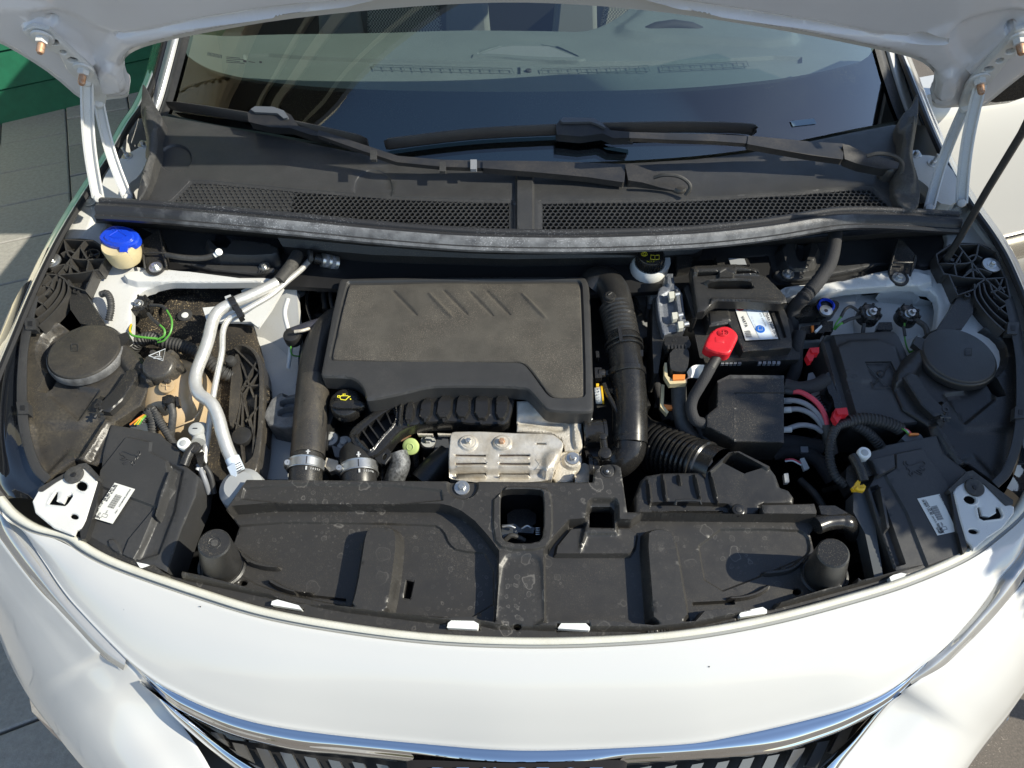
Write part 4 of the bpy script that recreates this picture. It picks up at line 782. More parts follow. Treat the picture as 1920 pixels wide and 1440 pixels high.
# bracket by the washer neck
def brk(P, q, fl_, nm='plenum_bracket'):
    g = MB(); slab(g, P, .012, PLC); 
    for a, b in fl_: line(g, [a, b], PLC, r=.0025)
    b_ = part(g, nm, bevel=.002); g = MB(); bolt(g, q, .0115); disc(g, (q[0], q[1], q[2] - .003), .017, .004, PLC); g.obj('bolt', b_)
brk([(265, 452, .006), (298, 430, .008), (303, 440, .006), (312, 480, 0), (312, 495, -.005), (305, 508, -.008), (290, 512, -.008), (276, 506, -.006), (272, 480, .0)], (291, 500, .002), [((266, 452, .012), (272, 505, .0)), ((300, 432, .014), (312, 500, .002)), ((270, 474, .01), (312, 474, .008))])
brk([(1676, 478, .002), (1684, 447, .004), (1692, 450, .004), (1720, 482, 0), (1716, 500, -.005), (1706, 520, -.008), (1690, 530, -.010), (1672, 524, -.008), (1668, 510, .0)], (1686, 520, .000), [((1684, 447, .008), (1668, 508, .004)), ((1716, 478, .008), (1706, 518, .002)), ((1674, 492, .014), (1712, 492, .012))])
g = MB(); tube(g, [(312, 478, .01), (345, 483, .012), (380, 484, .01), (405, 478, .012)], RUB, r=.005); tube(g, [(402, 479, .014), (410, 474, .016)], WHP, r=.0045, smooth=False); lathe(g, BAY.w(410, 473, .018), [(0, .004), (.006, .003), (.006, -.003)], WHP, Vector((.5, -.5, .6)).normalized(), 12); part(g, 'washer_hose')
# washer filler: cream neck, blue cap
wf = empty('washer_filler'); wf.parent = car; wf['label'] = 'cream washer bottle neck with a bright blue cap'
g = MB(); c = BAY.w(221, 456, .035); lathe(g, c, [(.028, .0), (.0295, -.004), (.0295, -.030), (.028, -.036), (.015, -.038)], CRP); lathe(g, c, [(.0, -.004), (.028, .0)], CRP); g.obj('bottle_neck', wf)
g = MB(); CP = [(183, 447), (188, 436), (203, 424), (215, 421), (240, 424), (256, 432), (261, 442), (257, 453), (240, 460), (222, 462), (198, 457)]
relief(g, CP, BLUE, [([lerp2(p, (221, 442), .28) for p in CP], .003, .002, 1)], [], d0=.042, th=.010, rnd=.004, sm=1, cell=.004)
slab(g, [(224, 460, .041), (238, 460, .041), (238, 472, .036), (224, 472, .036)], .02, BLUE); g.obj('cap', wf)
g = MB(); q = [(205, 442), (221, 432), (237, 442), (229, 446), (213, 446)]; line(g, q, BLUE, r=.0006, d=.0455, closed=True)
for i in range(4): line(g, [(213 + i * 5, 434 - i % 2), (211 + i * 6, 429)], BLUE, r=.0005, d=.0455)
for i in range(4): line(g, [(206 + i * 8, 449), (208 + i * 8, 449)], BLUE, r=.0006, d=.0455)
g.obj('moulded_symbol', wf)
# hinge-side bolt on rail and small holes
g = MB(); bolt(g, (167, 376, -.006), .011, WIN); part(g, 'wing_bolt')
g = MB(); bolt(g, (1794, 392, -.006), .011, WIN); part(g, 'wing_bolt')
# ---------------- right side inner wing
panel([(1766, 398), (1790, 388), (1822, 388), (1850, 420), (1878, 455), (1900, 490), (1925, 560), (1925, 700), (1800, 720), (1770, 650), (1745, 640), (1757, 610), (1762, 560), (1740, 540), (1620, 545), (1480, 560), (1460, 545), (1476, 535), (1560, 530), (1650, 508), (1700, 500), (1745, 508), (1762, 488), (1778, 455), (1770, 420)], WIN, d0=-.018, feats=[([(1822, 388), (1850, 420), (1878, 455), (1895, 480), (1880, 482), (1850, 450), (1815, 400)], .006, .004), ([(1476, 535), (1560, 530), (1650, 508), (1745, 508), (1752, 536), (1620, 543), (1480, 548)], .010, .006), (ell(1686, 522, 24, 12), .014, .008)], holes=[(ell(1838, 418, 6, 2.5, 8), 0)], name='inner_wing', label='bluish shaded white inner wing on the battery side', sm=1)
panel([(1482, 560), (1520, 548), (1610, 548), (1650, 545), (1660, 552), (1748, 566), (1762, 580), (1752, 650), (1722, 690), (1690, 700), (1600, 640), (1490, 640)], WIN, d0=-.055, th=.02, feats=[([(1608, 550), (1640, 548), (1658, 556), (1745, 568), (1758, 590), (1740, 640), (1600, 640), (1598, 600)], -.008, .004), ([(1700, 640), (1730, 620), (1735, 640), (1720, 660), (1700, 660)], .006, .006)], name='wheel_arch_panel', sm=0)
g = MB(); slab(g, [(1650, 547, -.03), (1715, 543, -.03), (1725, 560, -.04), (1748, 566, -.05), (1660, 556, -.05)], .02, WIN); part(g, 'wing_gusset'); g = MB(); slab(g, [(1715, 543, -.05), (1745, 545, -.05), (1755, 562, -.06), (1718, 562, -.06)], .01, DEEP); part(g, 'gusset_opening')
# right plenum black moulding
g = MB(); relief(g, [(1300, 462), (1440, 450), (1560, 436), (1700, 420), (1796, 424), (1792, 450), (1760, 492), (1735, 502), (1700, 500), (1650, 502), (1600, 514), (1547, 524), (1500, 532), (1464, 532), (1449, 522), (1444, 500), (1440, 480), (1300, 490)], PLG, [([(1460, 455), (1500, 450), (1545, 455), (1525, 500), (1500, 512), (1470, 500)], .018, .01), ([(1486, 465), (1515, 462), (1505, 500), (1490, 500)], .0, .006), ([(1445, 505), (1500, 510), (1550, 500), (1650, 490), (1735, 490), (1700, 500), (1600, 514), (1500, 532), (1450, 525)], .012, .004)], d0=-.030, th=.12, rnd=.004, cell=.007); rp = part(g, 'plenum_side', 'black moulded plenum side behind the taped hose')
g = MB(); bolt(g, (1478, 513, -.012), .0105); part(g, 'bolt', parent=rp)
g = MB(); tube(g, [(1566, 430, .03), (1565, 450, .03), (1560, 480, .03), (1550, 505, .025), (1528, 535, .02), (1505, 560, .005), (1488, 580, -.02), (1484, 620, -.05), (1488, 660, -.08)], HARN, r=.0118, seg=14, k=12); th_ = part(g, 'taped_hose', 'thick hose wrapped in wrinkled black tape')
for i in range(16):
    a = i / 15; P = [(1566, 438), (1562, 470), (1550, 505), (1528, 535), (1507, 558)]; j = min(3, int(a * 4)); q = lerp2(P[j], P[j + 1], a * 4 - j); g = MB(); tt = (BAY.w(*P[j + 1]) - BAY.w(*P[j])).normalized()
    lathe(g, BAY.w(q[0], q[1], .029 - .014 * a), [(.0116, -.0015), (.0126, 0), (.0116, .0015)], HARN, (tt + Vector((.3 * random.uniform(-1, 1), .2, 0))).normalized(), 14); part(g, 'tape_edge', parent=th_)
# under-seal bulkhead: dark wall
g = MB(); loft(g, [[(180, 410, .03), (560, 440, .03), (960, 468, .03), (1400, 452, .03), (1800, 430, .03)], [(180, 418, -.02), (560, 452, -.02), (960, 480, -.02), (1400, 462, -.02), (1800, 440, -.02)], [(180, 430, -.25), (560, 470, -.25), (960, 500, -.25), (1400, 480, -.25), (1800, 440, -.25)]], BAYM, nu=40, kv=3); part(g, 'bulkhead')
g = MB(); slab(g, [(520, 445, .0), (700, 462, .0), (960, 474, .0), (1200, 472, .0), (1320, 466, .0), (1300, 476, -.01), (1200, 482, -.01), (960, 486, -.01), (700, 478, -.01), (530, 462, -.01)], .03, PLC); part(g, 'bulkhead_lip', bevel=.003)
g = MB(); slab(g, [(740, 512, -.06), (760, 500, -.05), (960, 492, -.05), (1100, 498, -.05), (1120, 512, -.06), (1100, 530, -.07), (760, 530, -.07)], .06, BAYM, sm=1); part(g, 'engine_rear_housing', bevel=.004)
g = MB(); relief(g, [(1100, 476), (1200, 476), (1215, 520), (1240, 600), (1240, 640), (1190, 640), (1150, 560), (1110, 500)], mat('brake_servo_grey', (.30, .31, .32), .45, var=.6, vscale=60, varcol=(.10, .10, .10)), [(ell(1190, 500, 30, 30), .012, .01)], [], d0=-.14, cell=.01, th=.03); part(g, 'brake_servo')
# ---------------- dark engine bits filling the gaps
random.seed(9)
CL_ = [mat('block_grey', (.07, .07, .068), .5, .5, var=.6, vscale=50, varcol=(.02, .02, .02)), PLC, BAYM, RUB, BAYM]
def clutter(x0, x1, y0, y1, d, n, nm):
    g = MB()
    for i in range(n):
        x, y = random.uniform(x0, x1), random.uniform(y0, y1); k = random.random(); dd = d - random.uniform(0, .05); m = random.choice(CL_)
        if k < .4:
            a, b = random.uniform(8, 26), random.uniform(8, 20); th_ = random.uniform(-.5, .5); P = [(x + math.cos(t_ + th_) * a, y + math.sin(t_ + th_) * b) for t_ in (.6, 2.5, 3.8, 5.6)]; slab(g, P, .05, m, d0=dd)
        elif k < .75: tube(g, [(x, y, dd), (x + random.uniform(-40, 40), y + random.uniform(-30, 30), dd + .01), (x + random.uniform(-70, 70), y + random.uniform(-50, 50), dd - .02)], m, r=random.uniform(.003, .009), seg=8)
        else: disc(g, (x, y, dd), random.uniform(.006, .014), .04, m)
    return part(g, nm)
clutter(560, 650, 500, 720, -.14, 26, 'engine_side_fittings'); clutter(700, 860, 790, 900, -.13, 24, 'engine_front_fittings'); clutter(1180, 1300, 520, 860, -.14, 24, 'gearbox_fittings'); clutter(1320, 1650, 800, 920, -.16, 34, 'gearbox_fittings'); clutter(330, 480, 850, 960, -.14, 16, 'radiator_side_fittings'); clutter(1560, 1700, 780, 1050, -.16, 16, 'radiator_side_fittings'); clutter(560, 700, 700, 890, -.13, 18, 'engine_side_fittings')
for P, m, r in (([(1450, 850, -.09), (1490, 845, -.08), (1530, 860, -.08), (1560, 900, -.09)], HARN, .012), ([(1340, 835, -.09), (1400, 838, -.09), (1470, 830, -.08), (1540, 840, -.08)], HARN, .014), ([(1500, 900, -.09), (1530, 930, -.08), (1560, 980, -.09)], RUB, .006), ([(570, 480, -.08), (600, 520, -.08), (610, 580, -.09)], RUB, .005), ([(600, 500, -.09), (575, 560, -.08), (590, 620, -.09)], GLOSSB, .003), ([(640, 500, -.09), (620, 545, -.08), (626, 590, -.09)], RUB, .004), ([(1100, 500, -.09), (1160, 530, -.09), (1200, 590, -.1)], RUB, .005), ([(1220, 640, -.1), (1230, 720, -.1), (1250, 790, -.1)], HARN, .008), ([(1470, 940, -.09), (1500, 960, -.1), (1520, 990, -.1)], GRYW, .002), ([(700, 870, -.1), (720, 850, -.1), (760, 880, -.1)], RUB, .006)):
    g = MB(); tube(g, P, m, r=r, seg=12); part(g, 'loom')
for x, y, d in ((1180, 500, -.10), (1240, 660, -.09), (1400, 836, -.07), (1508, 842, -.066), (596, 530, -.07), (640, 508, -.07), (820, 880, -.10), (790, 890, -.1)):
    g = MB(); slab(g, [(x - 7, y - 5), (x + 7, y - 5), (x + 8, y + 6), (x - 6, y + 6)], .02, random.choice([GLOSSB, GRYW, PLG]), d0=d); part(g, 'loom_connector', bevel=.0015)
g = MB(); slab(g, [(590, 560), (1110, 540), (1180, 700), (1170, 900), (560, 905), (560, 700)], .16, mat('engine_block', (.06, .06, .058), .55, .4, var=.7, vscale=40, varcol=(.02, .02, .018), bump=.5), d0=-.19); part(g, 'engine_block')
# ================================================================== RADIATOR COVER
fl_in = [(x, y - 1) for x, y, d in LIP[6:17]]          # the front edge follows the bumper lip
OUT = [(462, 899), (620, 900), (844, 902), (1067, 904), (1112, 904), (1115, 884), (1124, 873), (1140, 870), (1156, 871), (1164, 876), (1176, 960), (1431, 963), (1429, 946), (1527, 944), (1534, 966), (1541, 977), (1531, 988), (1546, 1050), (1566, 1070), (1580, 1100), (1608, 1092), (1610, 1083), (1616, 1087), (1640, 1082), (1700, 1065), (1764, 1051), (1772, 1044)] + fl_in[::-1] + [(285, 1058), (305, 1072), (322, 1078), (336, 1081), (341, 1071), (375, 1078), (392, 1035), (424, 1008), (436, 975), (423, 955)]
TA = [(430, 975), (446, 963), (520, 957), (700, 958), (828, 959), (846, 963), (866, 972), (890, 990), (915, 1018), (934, 1044), (933, 1100), (928, 1172), (901, 1168), (890, 1162), (830, 1165), (731, 1154), (653, 1143), (564, 1136), (497, 1115), (341, 1072), (380, 1070), (400, 1040)]
TB = [(1020, 1044), (1040, 1016), (1066, 988), (1110, 985), (1180, 988), (1200, 975), (1528, 978), (1534, 1036), (1562, 1070), (1578, 1100), (1545, 1108), (1452, 1136), (1446, 1148), (1383, 1150), (1378, 1144), (1312, 1152), (1296, 1170), (1220, 1178), (1120, 1168), (1042, 1170), (1022, 1174)]
feats = [
 ([(462, 908), (826, 912), (832, 948), (452, 946)], -.0035, .003, 1),
 (TA, -.026, .004, 0), (TB, -.026, .004, 0),
 ([(1070, 990), (1112, 987), (1180, 990), (1196, 1000), (1192, 1025), (1182, 1040), (1040, 1040), (1044, 1022)], -.016, .004, 0),
 ([(446, 980), (812, 984), (832, 996), (842, 1022), (858, 1034), (925, 1040), (926, 1165), (735, 1152), (650, 1138), (500, 1108), (420, 1060), (440, 1010)], -.0295, .0025, 1),
 ([(690, 986), (718, 982), (738, 986), (748, 1000), (746, 1040), (738, 1100), (727, 1156), (652, 1144), (664, 1100), (674, 1040), (680, 1000)], .000, .009, 1),
 ([(942, 1046), (975, 1040), (1004, 1043), (1014, 1052), (1018, 1110), (1024, 1178), (928, 1176), (932, 1110)], -.004, .007, 1),
 ([(1208, 1000), (1222, 988), (1250, 988), (1268, 1000), (1276, 1040), (1286, 1100), (1298, 1172), (1222, 1178), (1216, 1100)], .000, .009, 1),
 ([(1304, 994), (1490, 994), (1512, 1003), (1518, 1030), (1510, 1045), (1470, 1062), (1440, 1076), (1326, 1120)], -.0295, .003, 1),
 ([(452, 1033), (470, 1048), (495, 1056), (524, 1060), (522, 1066), (492, 1064), (466, 1056), (448, 1040)], -.018, .003, 1),
 ([(505, 1082), (530, 1098), (560, 1108), (585, 1109), (582, 1115), (556, 1113), (524, 1104), (500, 1090)], -.018, .003, 1),
 ([(1502, 1048), (1488, 1060), (1470, 1066), (1432, 1070), (1432, 1078), (1474, 1074), (1494, 1066), (1508, 1052)], -.018, .003, 1),
 ([(1442, 1094), (1420, 1108), (1395, 1116), (1366, 1118), (1366, 1124), (1400, 1122), (1426, 1114), (1446, 1100)], -.018, .003, 1),
 ([(320, 1079), (500, 1118), (652, 1146), (830, 1168), (900, 1170), (928, 1177), (1024, 1180), (1222, 1182), (1296, 1174), (1450, 1140), (1612, 1096), (1764, 1054), (1790, 1044), (1700, 1090), (1440, 1170), (960, 1210), (500, 1160), (290, 1090)], -.012, .005, 0),
 ([(560, 1116), (650, 1126), (650, 1130), (560, 1120)], -.036, .002, 0), ([(1296, 1134), (1372, 1130), (1374, 1136), (1296, 1140)], -.036, .002, 0),
 (ell(868, 914, 28, 24), -.006, .004, 1), ([(1088, 1030), (1104, 946), (1110, 941), (1152, 941), (1156, 950), (1158, 1000), (1100, 1000)], -.010, .006, 0),
 ([(926, 912), (1020, 912), (1034, 924), (1036, 1006), (1020, 1030), (945, 1030), (924, 1008)], .004, .003, 1), (ell(1139, 882, 14, 11), -.002, .002, 1)]
holes = [([(942, 918), (1012, 918), (1020, 926), (1020, 1004), (1008, 1020), (950, 1020), (938, 1004), (938, 926)], 1), ([(1107, 950), (1112, 945), (1148, 945), (1153, 952), (1154, 985), (1106, 984)], 0),
         ([(757, 1076), (771, 1079), (764, 1112), (751, 1110)], 0), (ell(444, 1083, 8, 5, 10), 0), (ell(1507, 1100, 9, 6, 10), 0), (ell(970, 1173, 8, 5, 10), 0)]
holes += [([(508, 1124), (566, 1138), (564, 1142), (508, 1134)], 0), ([(838, 1164), (898, 1167), (899, 1178), (836, 1176)], 0), ([(1045, 1168), (1106, 1168), (1108, 1179), (1044, 1180)], 0), ([(1384, 1151), (1438, 1139), (1440, 1150), (1386, 1158)], 0)]
g = MB(); relief(g, OUT, PL, feats, holes, d0=.004, th=.022, cell=.006, rnd=.0015); rc = part(g, 'radiator_cover', 'black ribbed plastic cover with dried water spots behind the bumper lip')
for P in ([(510, 1127), (520, 1124), (560, 1135), (566, 1143), (508, 1134)], [(840, 1168), (848, 1162), (888, 1164), (898, 1170), (896, 1180), (838, 1177)], [(1046, 1178), (1054, 1166), (1096, 1166), (1106, 1176), (1106, 1182)], [(1386, 1152), (1392, 1146), (1430, 1138), (1438, 1143), (1438, 1150), (1388, 1157)], [(1668, 1082), (1675, 1078), (1690, 1074), (1700, 1076), (1690, 1088), (1672, 1094)], [(256, 1054), (276, 1058), (292, 1064), (286, 1070), (262, 1064)]):
    g = MB(); slab(g, P, .012, WHP, d0=.002); part(g, 'bumper_clip', parent=rc, bevel=.0015)
g = MB(); bolt(g, (866, 914, .001), .0115); part(g, 'bolt', parent=rc)
g = MB(); disc(g, (1139, 883, .005), .010, .003, PLC); disc(g, (1139, 883, .007), .0055, .003, PLC); disc(g, (1139, 883, .0085), .0022, .002, STEEL); part(g, 'push_pin', parent=rc)
def stop(x, y, tx, ty, tapx):
    g = MB(); c = BAY.w(x, y, -.02); t = BAY.w(tx, ty, .062); ax = (t - c).normalized(); L = (t - c).length
    lathe(g, c, [(.033, .0), (.032, .004), (.029, .006), (.028, .004), (.0265, .004), (.0255, L * .35), (.0205, L - .002), (.0185, L), (0, L)], PLC, ax, 36)
    if tapx: lathe(g, c, [(0, L + .0006), (.0045, L + .0006), (.005, L - .001)], RUB, ax, 16); lathe(g, c, [(.007, L + .0002), (.0078, L + .0008), (.0085, L + .0002)], PLC, ax, 20)
    part(g, 'bonnet_bump_stop', 'tapered black bump stop standing at the corner of the radiator cover')
stop(417, 1062, 402, 1018, True); stop(1544, 1078, 1562, 1036, False)
# latch in the well
g = MB(); W_ = [(930, 910), (1030, 910), (1030, 1030), (930, 1030)]; T = [BAY.w(x, y, -.01) for x, y in W_]; B = [p - Vector((0, 0, .12)) for p in T]; g.add(T + B, [(i, i + 4, (i + 1) % 4 + 4, (i + 1) % 4) for i in range(4)] + [(4, 5, 6, 7)], DEEP); lt = part(g, 'latch_well')
g = MB(); slab(g, [(954, 925), (974, 925), (974, 940), (954, 940)], .02, PLC, d0=-.05); slab(g, [(982, 925), (1000, 925), (1000, 940), (982, 940)], .02, PLC, d0=-.05); slab(g, [(950, 955), (1006, 955), (1004, 990), (952, 990)], .02, PLC, d0=-.07, sm=1)
g.obj('inner_bracket', lt, bevel=.002)
g = MB(); slab(g, [(941, 984), (965, 982), (975, 990), (990, 984), (1003, 990), (1000, 1000), (972, 998), (962, 1010), (945, 1012), (940, 1000)], .010, mat('latch_dark_steel', (.10, .11, .12), .4, .7), d0=-.03)
tube(g, [(941, 988, -.022), (955, 986, -.02), (966, 990, -.022)], STEEL, r=.0022, seg=8); tube(g, [(978, 992, -.022), (988, 986, -.02), (996, 990, -.022)], STEEL, r=.0018, seg=8)
for i in range(4): tube(g, [(1004 + 0, 990 + i * 4, -.02), (1013, 990 + i * 4, -.02)], STEEL, r=.0011, seg=6, smooth=False)
tube(g, [(945, 1014, -.03), (960, 1004, -.025), (985, 1014, -.03)], RUB, r=.004, seg=8); g.obj('bonnet_latch', lt, bevel=.001)
g = MB(); tube(g, [(1530, 985, -.012), (1550, 978, -.014), (1575, 976, -.016), (1592, 982, -.02), (1598, 1000, -.05)], GLOSSB, r=.0135, seg=18, sq=.9); slab(g, [(1535, 948), (1566, 948), (1590, 962), (1560, 966), (1540, 964)], .01, GLOSSB, d0=-.002); part(g, 'air_duct_outlet', bevel=0)
g = MB(); lathe(g, BAY.w(452, 915, -.02), [(0, .012), (.022, .010), (.032, .0), (.034, -.02)], mat('pale_cap', (.35, .36, .36), .4), BAY.N); part(g, 'radiator_filler')
# ================================================================== ENGINE COVER
EC = Frame(BAY.w(860, 640, -.004), (1, 0, 0), (0, math.cos(R(9)), math.sin(R(9))))
g = MB(); EO = [(648, 521), (760, 519), (1088, 517), (1099, 520), (1104, 530), (1107, 560), (1114, 762), (1111, 771), (1100, 773), (1046, 771), (1026, 768), (1016, 758), (994, 732), (982, 726), (900, 724), (822, 724), (792, 728), (767, 735), (720, 745), (690, 750), (685, 746), (684, 736), (678, 722), (667, 712), (655, 707), (606, 706), (601, 701), (603, 690), (634, 530), (639, 522)]
PO = [(657, 529), (1080, 527), (1089, 531), (1092, 545), (1098, 738), (1093, 748), (1040, 749), (1028, 744), (1018, 732), (990, 692), (978, 683), (960, 681), (625, 679), (619, 673), (622, 660), (650, 535)]
st = []
relief(g, EO, PLG, [(PO, -.004, .0025, 1)], [], fr=EC, th=.030, cell=.010, rnd=.005, sm=1); ec = part(g, 'engine_cover', 'large black engine cover with a speckled felt pad')
g = MB(); PI_ = [(660, 532), (1078, 530), (1086, 534), (1089, 548), (1095, 737), (1090, 745), (1042, 746), (1031, 741), (1021, 729), (993, 690), (980, 680), (961, 678), (628, 676), (622, 671), (625, 660), (653, 538)]
for i, (x, y, k) in enumerate(((733, 546, -1), (800, 548, 1), (828, 546, -1), (876, 548, -1), (908, 546, -1), (975, 548, 1), (770, 546, 1), (850, 547, 1), (940, 547, 1))):
    if i in (6, 7, 8): continue
    st.append(([(x, y), (x + 8, y), (x + 52, y + 46), (x + 44, y + 46)], .0028 * k, .005, 1))
relief(g, PI_, PAD, st, [], fr=EC, d0=.0, th=.004, cell=.008, rnd=.002, sm=1, fn=lambda u, v: .0008 * np.sin(u * 31 + v * 20)); part(g, 'felt_pad', parent=ec)
# black ribbed duct in front
D0 = [(962, 728), (966, 745), (958, 780), (950, 795), (930, 796), (885, 795), (850, 790), (800, 792), (770, 797), (745, 810), (725, 838), (700, 858), (678, 854), (660, 832), (654, 815), (656, 806), (672, 790), (706, 766), (735, 750), (780, 740), (820, 733), (855, 728), (900, 726), (945, 725)]
cells = [([(762, 752), (776, 750), (775, 787), (757, 789)]), ([(790, 747), (811, 743), (808, 784), (784, 786)]), ([(822, 741), (848, 737), (846, 782), (816, 784)]), ([(858, 736), (880, 735), (880, 782), (852, 782)]), ([(891, 736), (916, 735), (917, 785), (889, 784)]), ([(929, 735), (955, 736), (950, 783), (929, 786)])]
open_ = [(670, 812), (712, 778), (738, 762), (742, 770), (740, 792), (712, 822), (698, 842), (690, 842), (672, 822)]
g = MB(); relief(g, D0, GLOSSB, [(c, .0065, .0032, 1) for c in cells] + [([lerp2(p, (715, 805), -.12) for p in open_], .004, .004, 1), ([(748, 752), (756, 752), (752, 794), (744, 794)], .007, .005, 1)], [(open_, 1)], d0=-.030, th=.026, cell=.005, rnd=.004, sm=1); du = part(g, 'air_resonator', 'glossy black ribbed duct with an open slatted end in front of the engine cover')
g = MB(); slab(g, [lerp2(p, (708, 804), -.05) for p in open_], .01, DEEP, d0=-.052); g.obj('duct_inside', du)
for a, b in (((722, 766), (734, 796)), ((703, 780), (722, 808)), ((690, 794), (712, 824)), ((678, 804), (702, 838)), ((736, 760), (742, 778))):
    g = MB(); A, B = BAY.w(*a, -.032), BAY.w(*b, -.032); t = (B - A).normalized(); s = t.cross(BAY.N) * .0012; g.add([A - s, A + s, B + s, B - s] + [p - BAY.N * .016 for p in (A - s, A + s, B + s, B - s)], [(0, 1, 2, 3), (0, 1, 5, 4), (2, 3, 7, 6), (1, 2, 6, 5), (3, 0, 4, 7)], GLOSSB); g.obj('slat', du)
for x, y, s in ((767, 744, 1), (799, 739, 1), (834, 732, 1), (869, 730, 1), (904, 730, 1), (937, 730, 1), (765, 791, -1), (797, 787, -1), (832, 787, -1), (867, 787, -1), (902, 791, -1), (935, 791, -1)):
    g = MB(); slab(g, [(x - 1.5, y - 4), (x + 1.5, y - 4), (x + 3, y + 3), (x - 3, y + 3)] if s > 0 else [(x - 3, y - 3), (x + 3, y - 3), (x + 1.5, y + 4), (x - 1.5, y + 4)], .008, GLOSSB, d0=-.024); g.obj('clip_tab', du)
g = MB(); relief(g, [(700, 845), (722, 835), (733, 846), (733, 856), (722, 870), (712, 868), (702, 860)], GLOSSB, [], [(ell(721, 856, 3, 6, 10, 20), 0)], d0=-.036, th=.004, cell=.004, rnd=.001); g.obj('mounting_tab', du)
# oil filler
oc = empty('oil_filler'); oc.parent = car; oc['label'] = 'round black oil filler cap with a yellow oil can symbol'
g = MB(); c = BAY.w(651, 762, -.045); ax = (BAY.N + Vector((0, -.12, 0))).normalized(); prof = [(0, .020), (.020, .020), (.024, .017), (.0265, .010), (.027, -.002), (.024, -.006), (.024, -.03)]; lathe(g, c, prof, GLOSSB, ax, 36); 
OCF = Frame(c + ax * .020, (1, 0, 0), (0, ax.z, -ax.y)); V = []
relief(g, [(620, 752), (640, 748), (662, 748), (683, 752), (683, 762), (668, 766), (634, 766), (620, 762)], GLOSSB, [], [], fr=OCF, d0=.008, th=.010, cell=.004, rnd=.003, sm=1); g.obj('cap', oc)
g = MB(); OC2 = .0085
for P in ([(637, 744), (639, 749), (648, 750), (653, 745), (657, 743)], [(633, 742), (637, 742), (637, 746), (633, 745), (633, 742)], [(637, 744), (640, 742), (651, 742), (655, 744)], [(643, 742), (643, 739), (648, 739)]): line(g, P, YSYM, r=.0008, fr=OCF, d=OC2 + .0006)
disc(g, (657, 748, OC2 + .001), .0012, .001, YSYM, OCF, seg=8)
g.obj('oil_can_symbol', oc)
g = MB()
for q in ((702, 752, -.05), (619, 822, -.07), (645, 830, -.075), (803, 826, -.09)): 
    g = MB(); bolt(g, q, .0125, GRP if q[0] != 702 else STEEL); lathe(g, BAY.w(*q), [(.0126, 0), (.015, -.002), (.0155, -.012), (.0155, -.04)], RUB); part(g, 'engine_bolt')
g = MB(); slab(g, [(600, 712), (640, 712), (640, 740), (618, 800), (612, 840), (604, 840)], .04, PLC, d0=-.06); slab(g, [(622, 835), (646, 842), (650, 860), (628, 856)], .02, mat('dusty_metal', (.16, .17, .18), .6), d0=-.07); slab(g, [(612, 858), (634, 864), (634, 880), (618, 884), (608, 874)], .015, CAST, d0=-.06); part(g, 'side_bracket', bevel=.002)
# dipstick
g = MB(); c = BAY.w(774, 840, -.075); ax = (BAY.w(771, 826, -.03) - BAY.w(778, 852, -.09)).normalized(); tube(g, [(778, 850, -.08), (780, 880, -.10), (783, 905, -.13)], GLOSSB, r=.006, seg=10)
lathe(g, c, [(.006, -.008), (.010, -.006), (.0115, .004), (.009, .010)], YGRN, ax, 20); lathe(g, c + Vector((0, 0, .006)), [(.0, .013), (.010, .013), (.0130, .0115), (.0138, .009), (.0125, .007), (.007, .006)], YGRN, (ax + Vector((-.25, -.75, 0))).normalized(), 28); lathe(g, c + Vector((0, 0, .006)), [(.0045, .0136), (.0055, .0140), (.0065, .0134)], YGRN, (ax + Vector((-.25, -.75, 0))).normalized(), 16); part(g, 'dipstick', 'pale green dipstick handle in front of the ribbed duct')
# hoses and clamps
def clampbands(x, y, r, ax, lab, marks):
    e = empty('hose_clamp'); e.parent = car; c = BAY.w(x, y, -.045)
    g = MB(); lathe(g, c, [(r, .011), (r + .0022, .0105), (r + .0026, .0095), (r + .0016, .0085), (r + .0016, -.0085), (r + .0026, -.0095), (r + .0022, -.0105), (r, -.011)], STEEL, ax, 40); g.obj('band', e)
    g = MB(); s = c + Vector((-r * 1.05, -.012, .012)); a2 = Vector((.15, -.6, .6)).normalized(); lathe(g, s, [(0, .012), (.0045, .012), (.0052, .010), (.0052, -.004), (.004, -.012)], STEEL, a2, 12); g.obj('screw', e)
    g = MB()
    for i in range(5):
        q = c + Vector((0, -1, .25)).normalized() * (r + .0024) + Vector((-r * .62 + i * .0035, .006, 0)); boxw(g, q.x - .0008, q.x + .0008, q.y - .001, q.y + .001, q.z - .006, q.z + .006, INK)
    e2 = e
def hose(P, m, nm, lab=None, **k):
    g = MB(); tube(g, P, m, **k); return part(g, nm, lab)
hose([(650, 590, -.06), (618, 615, -.055), (598, 650, -.05), (588, 700, -.045), (582, 760, -.045), (578, 820, -.045), (574, 870, -.045), (572, 915, -.05)], PLC, 'charge_air_pipe', 'thick black pipe running down beside the engine cover', r=.0255, seg=28)
g = MB(); tube(g, [(590, 712, -.0435), (584, 760, -.0435), (580, 820, -.0435), (577, 856, -.0435)], PLD, r=.0262, seg=28); slab(g, [(590, 760, -.03), (606, 762, -.03), (607, 790, -.03), (602, 810, -.03), (594, 800, -.03)], .02, PLC, sm=1); part(g, 'pipe_sleeve')
hose([(668, 850, -.06), (673, 880, -.048), (674, 920, -.055)], PLC, 'charge_air_hose', r=.0268, seg=28)
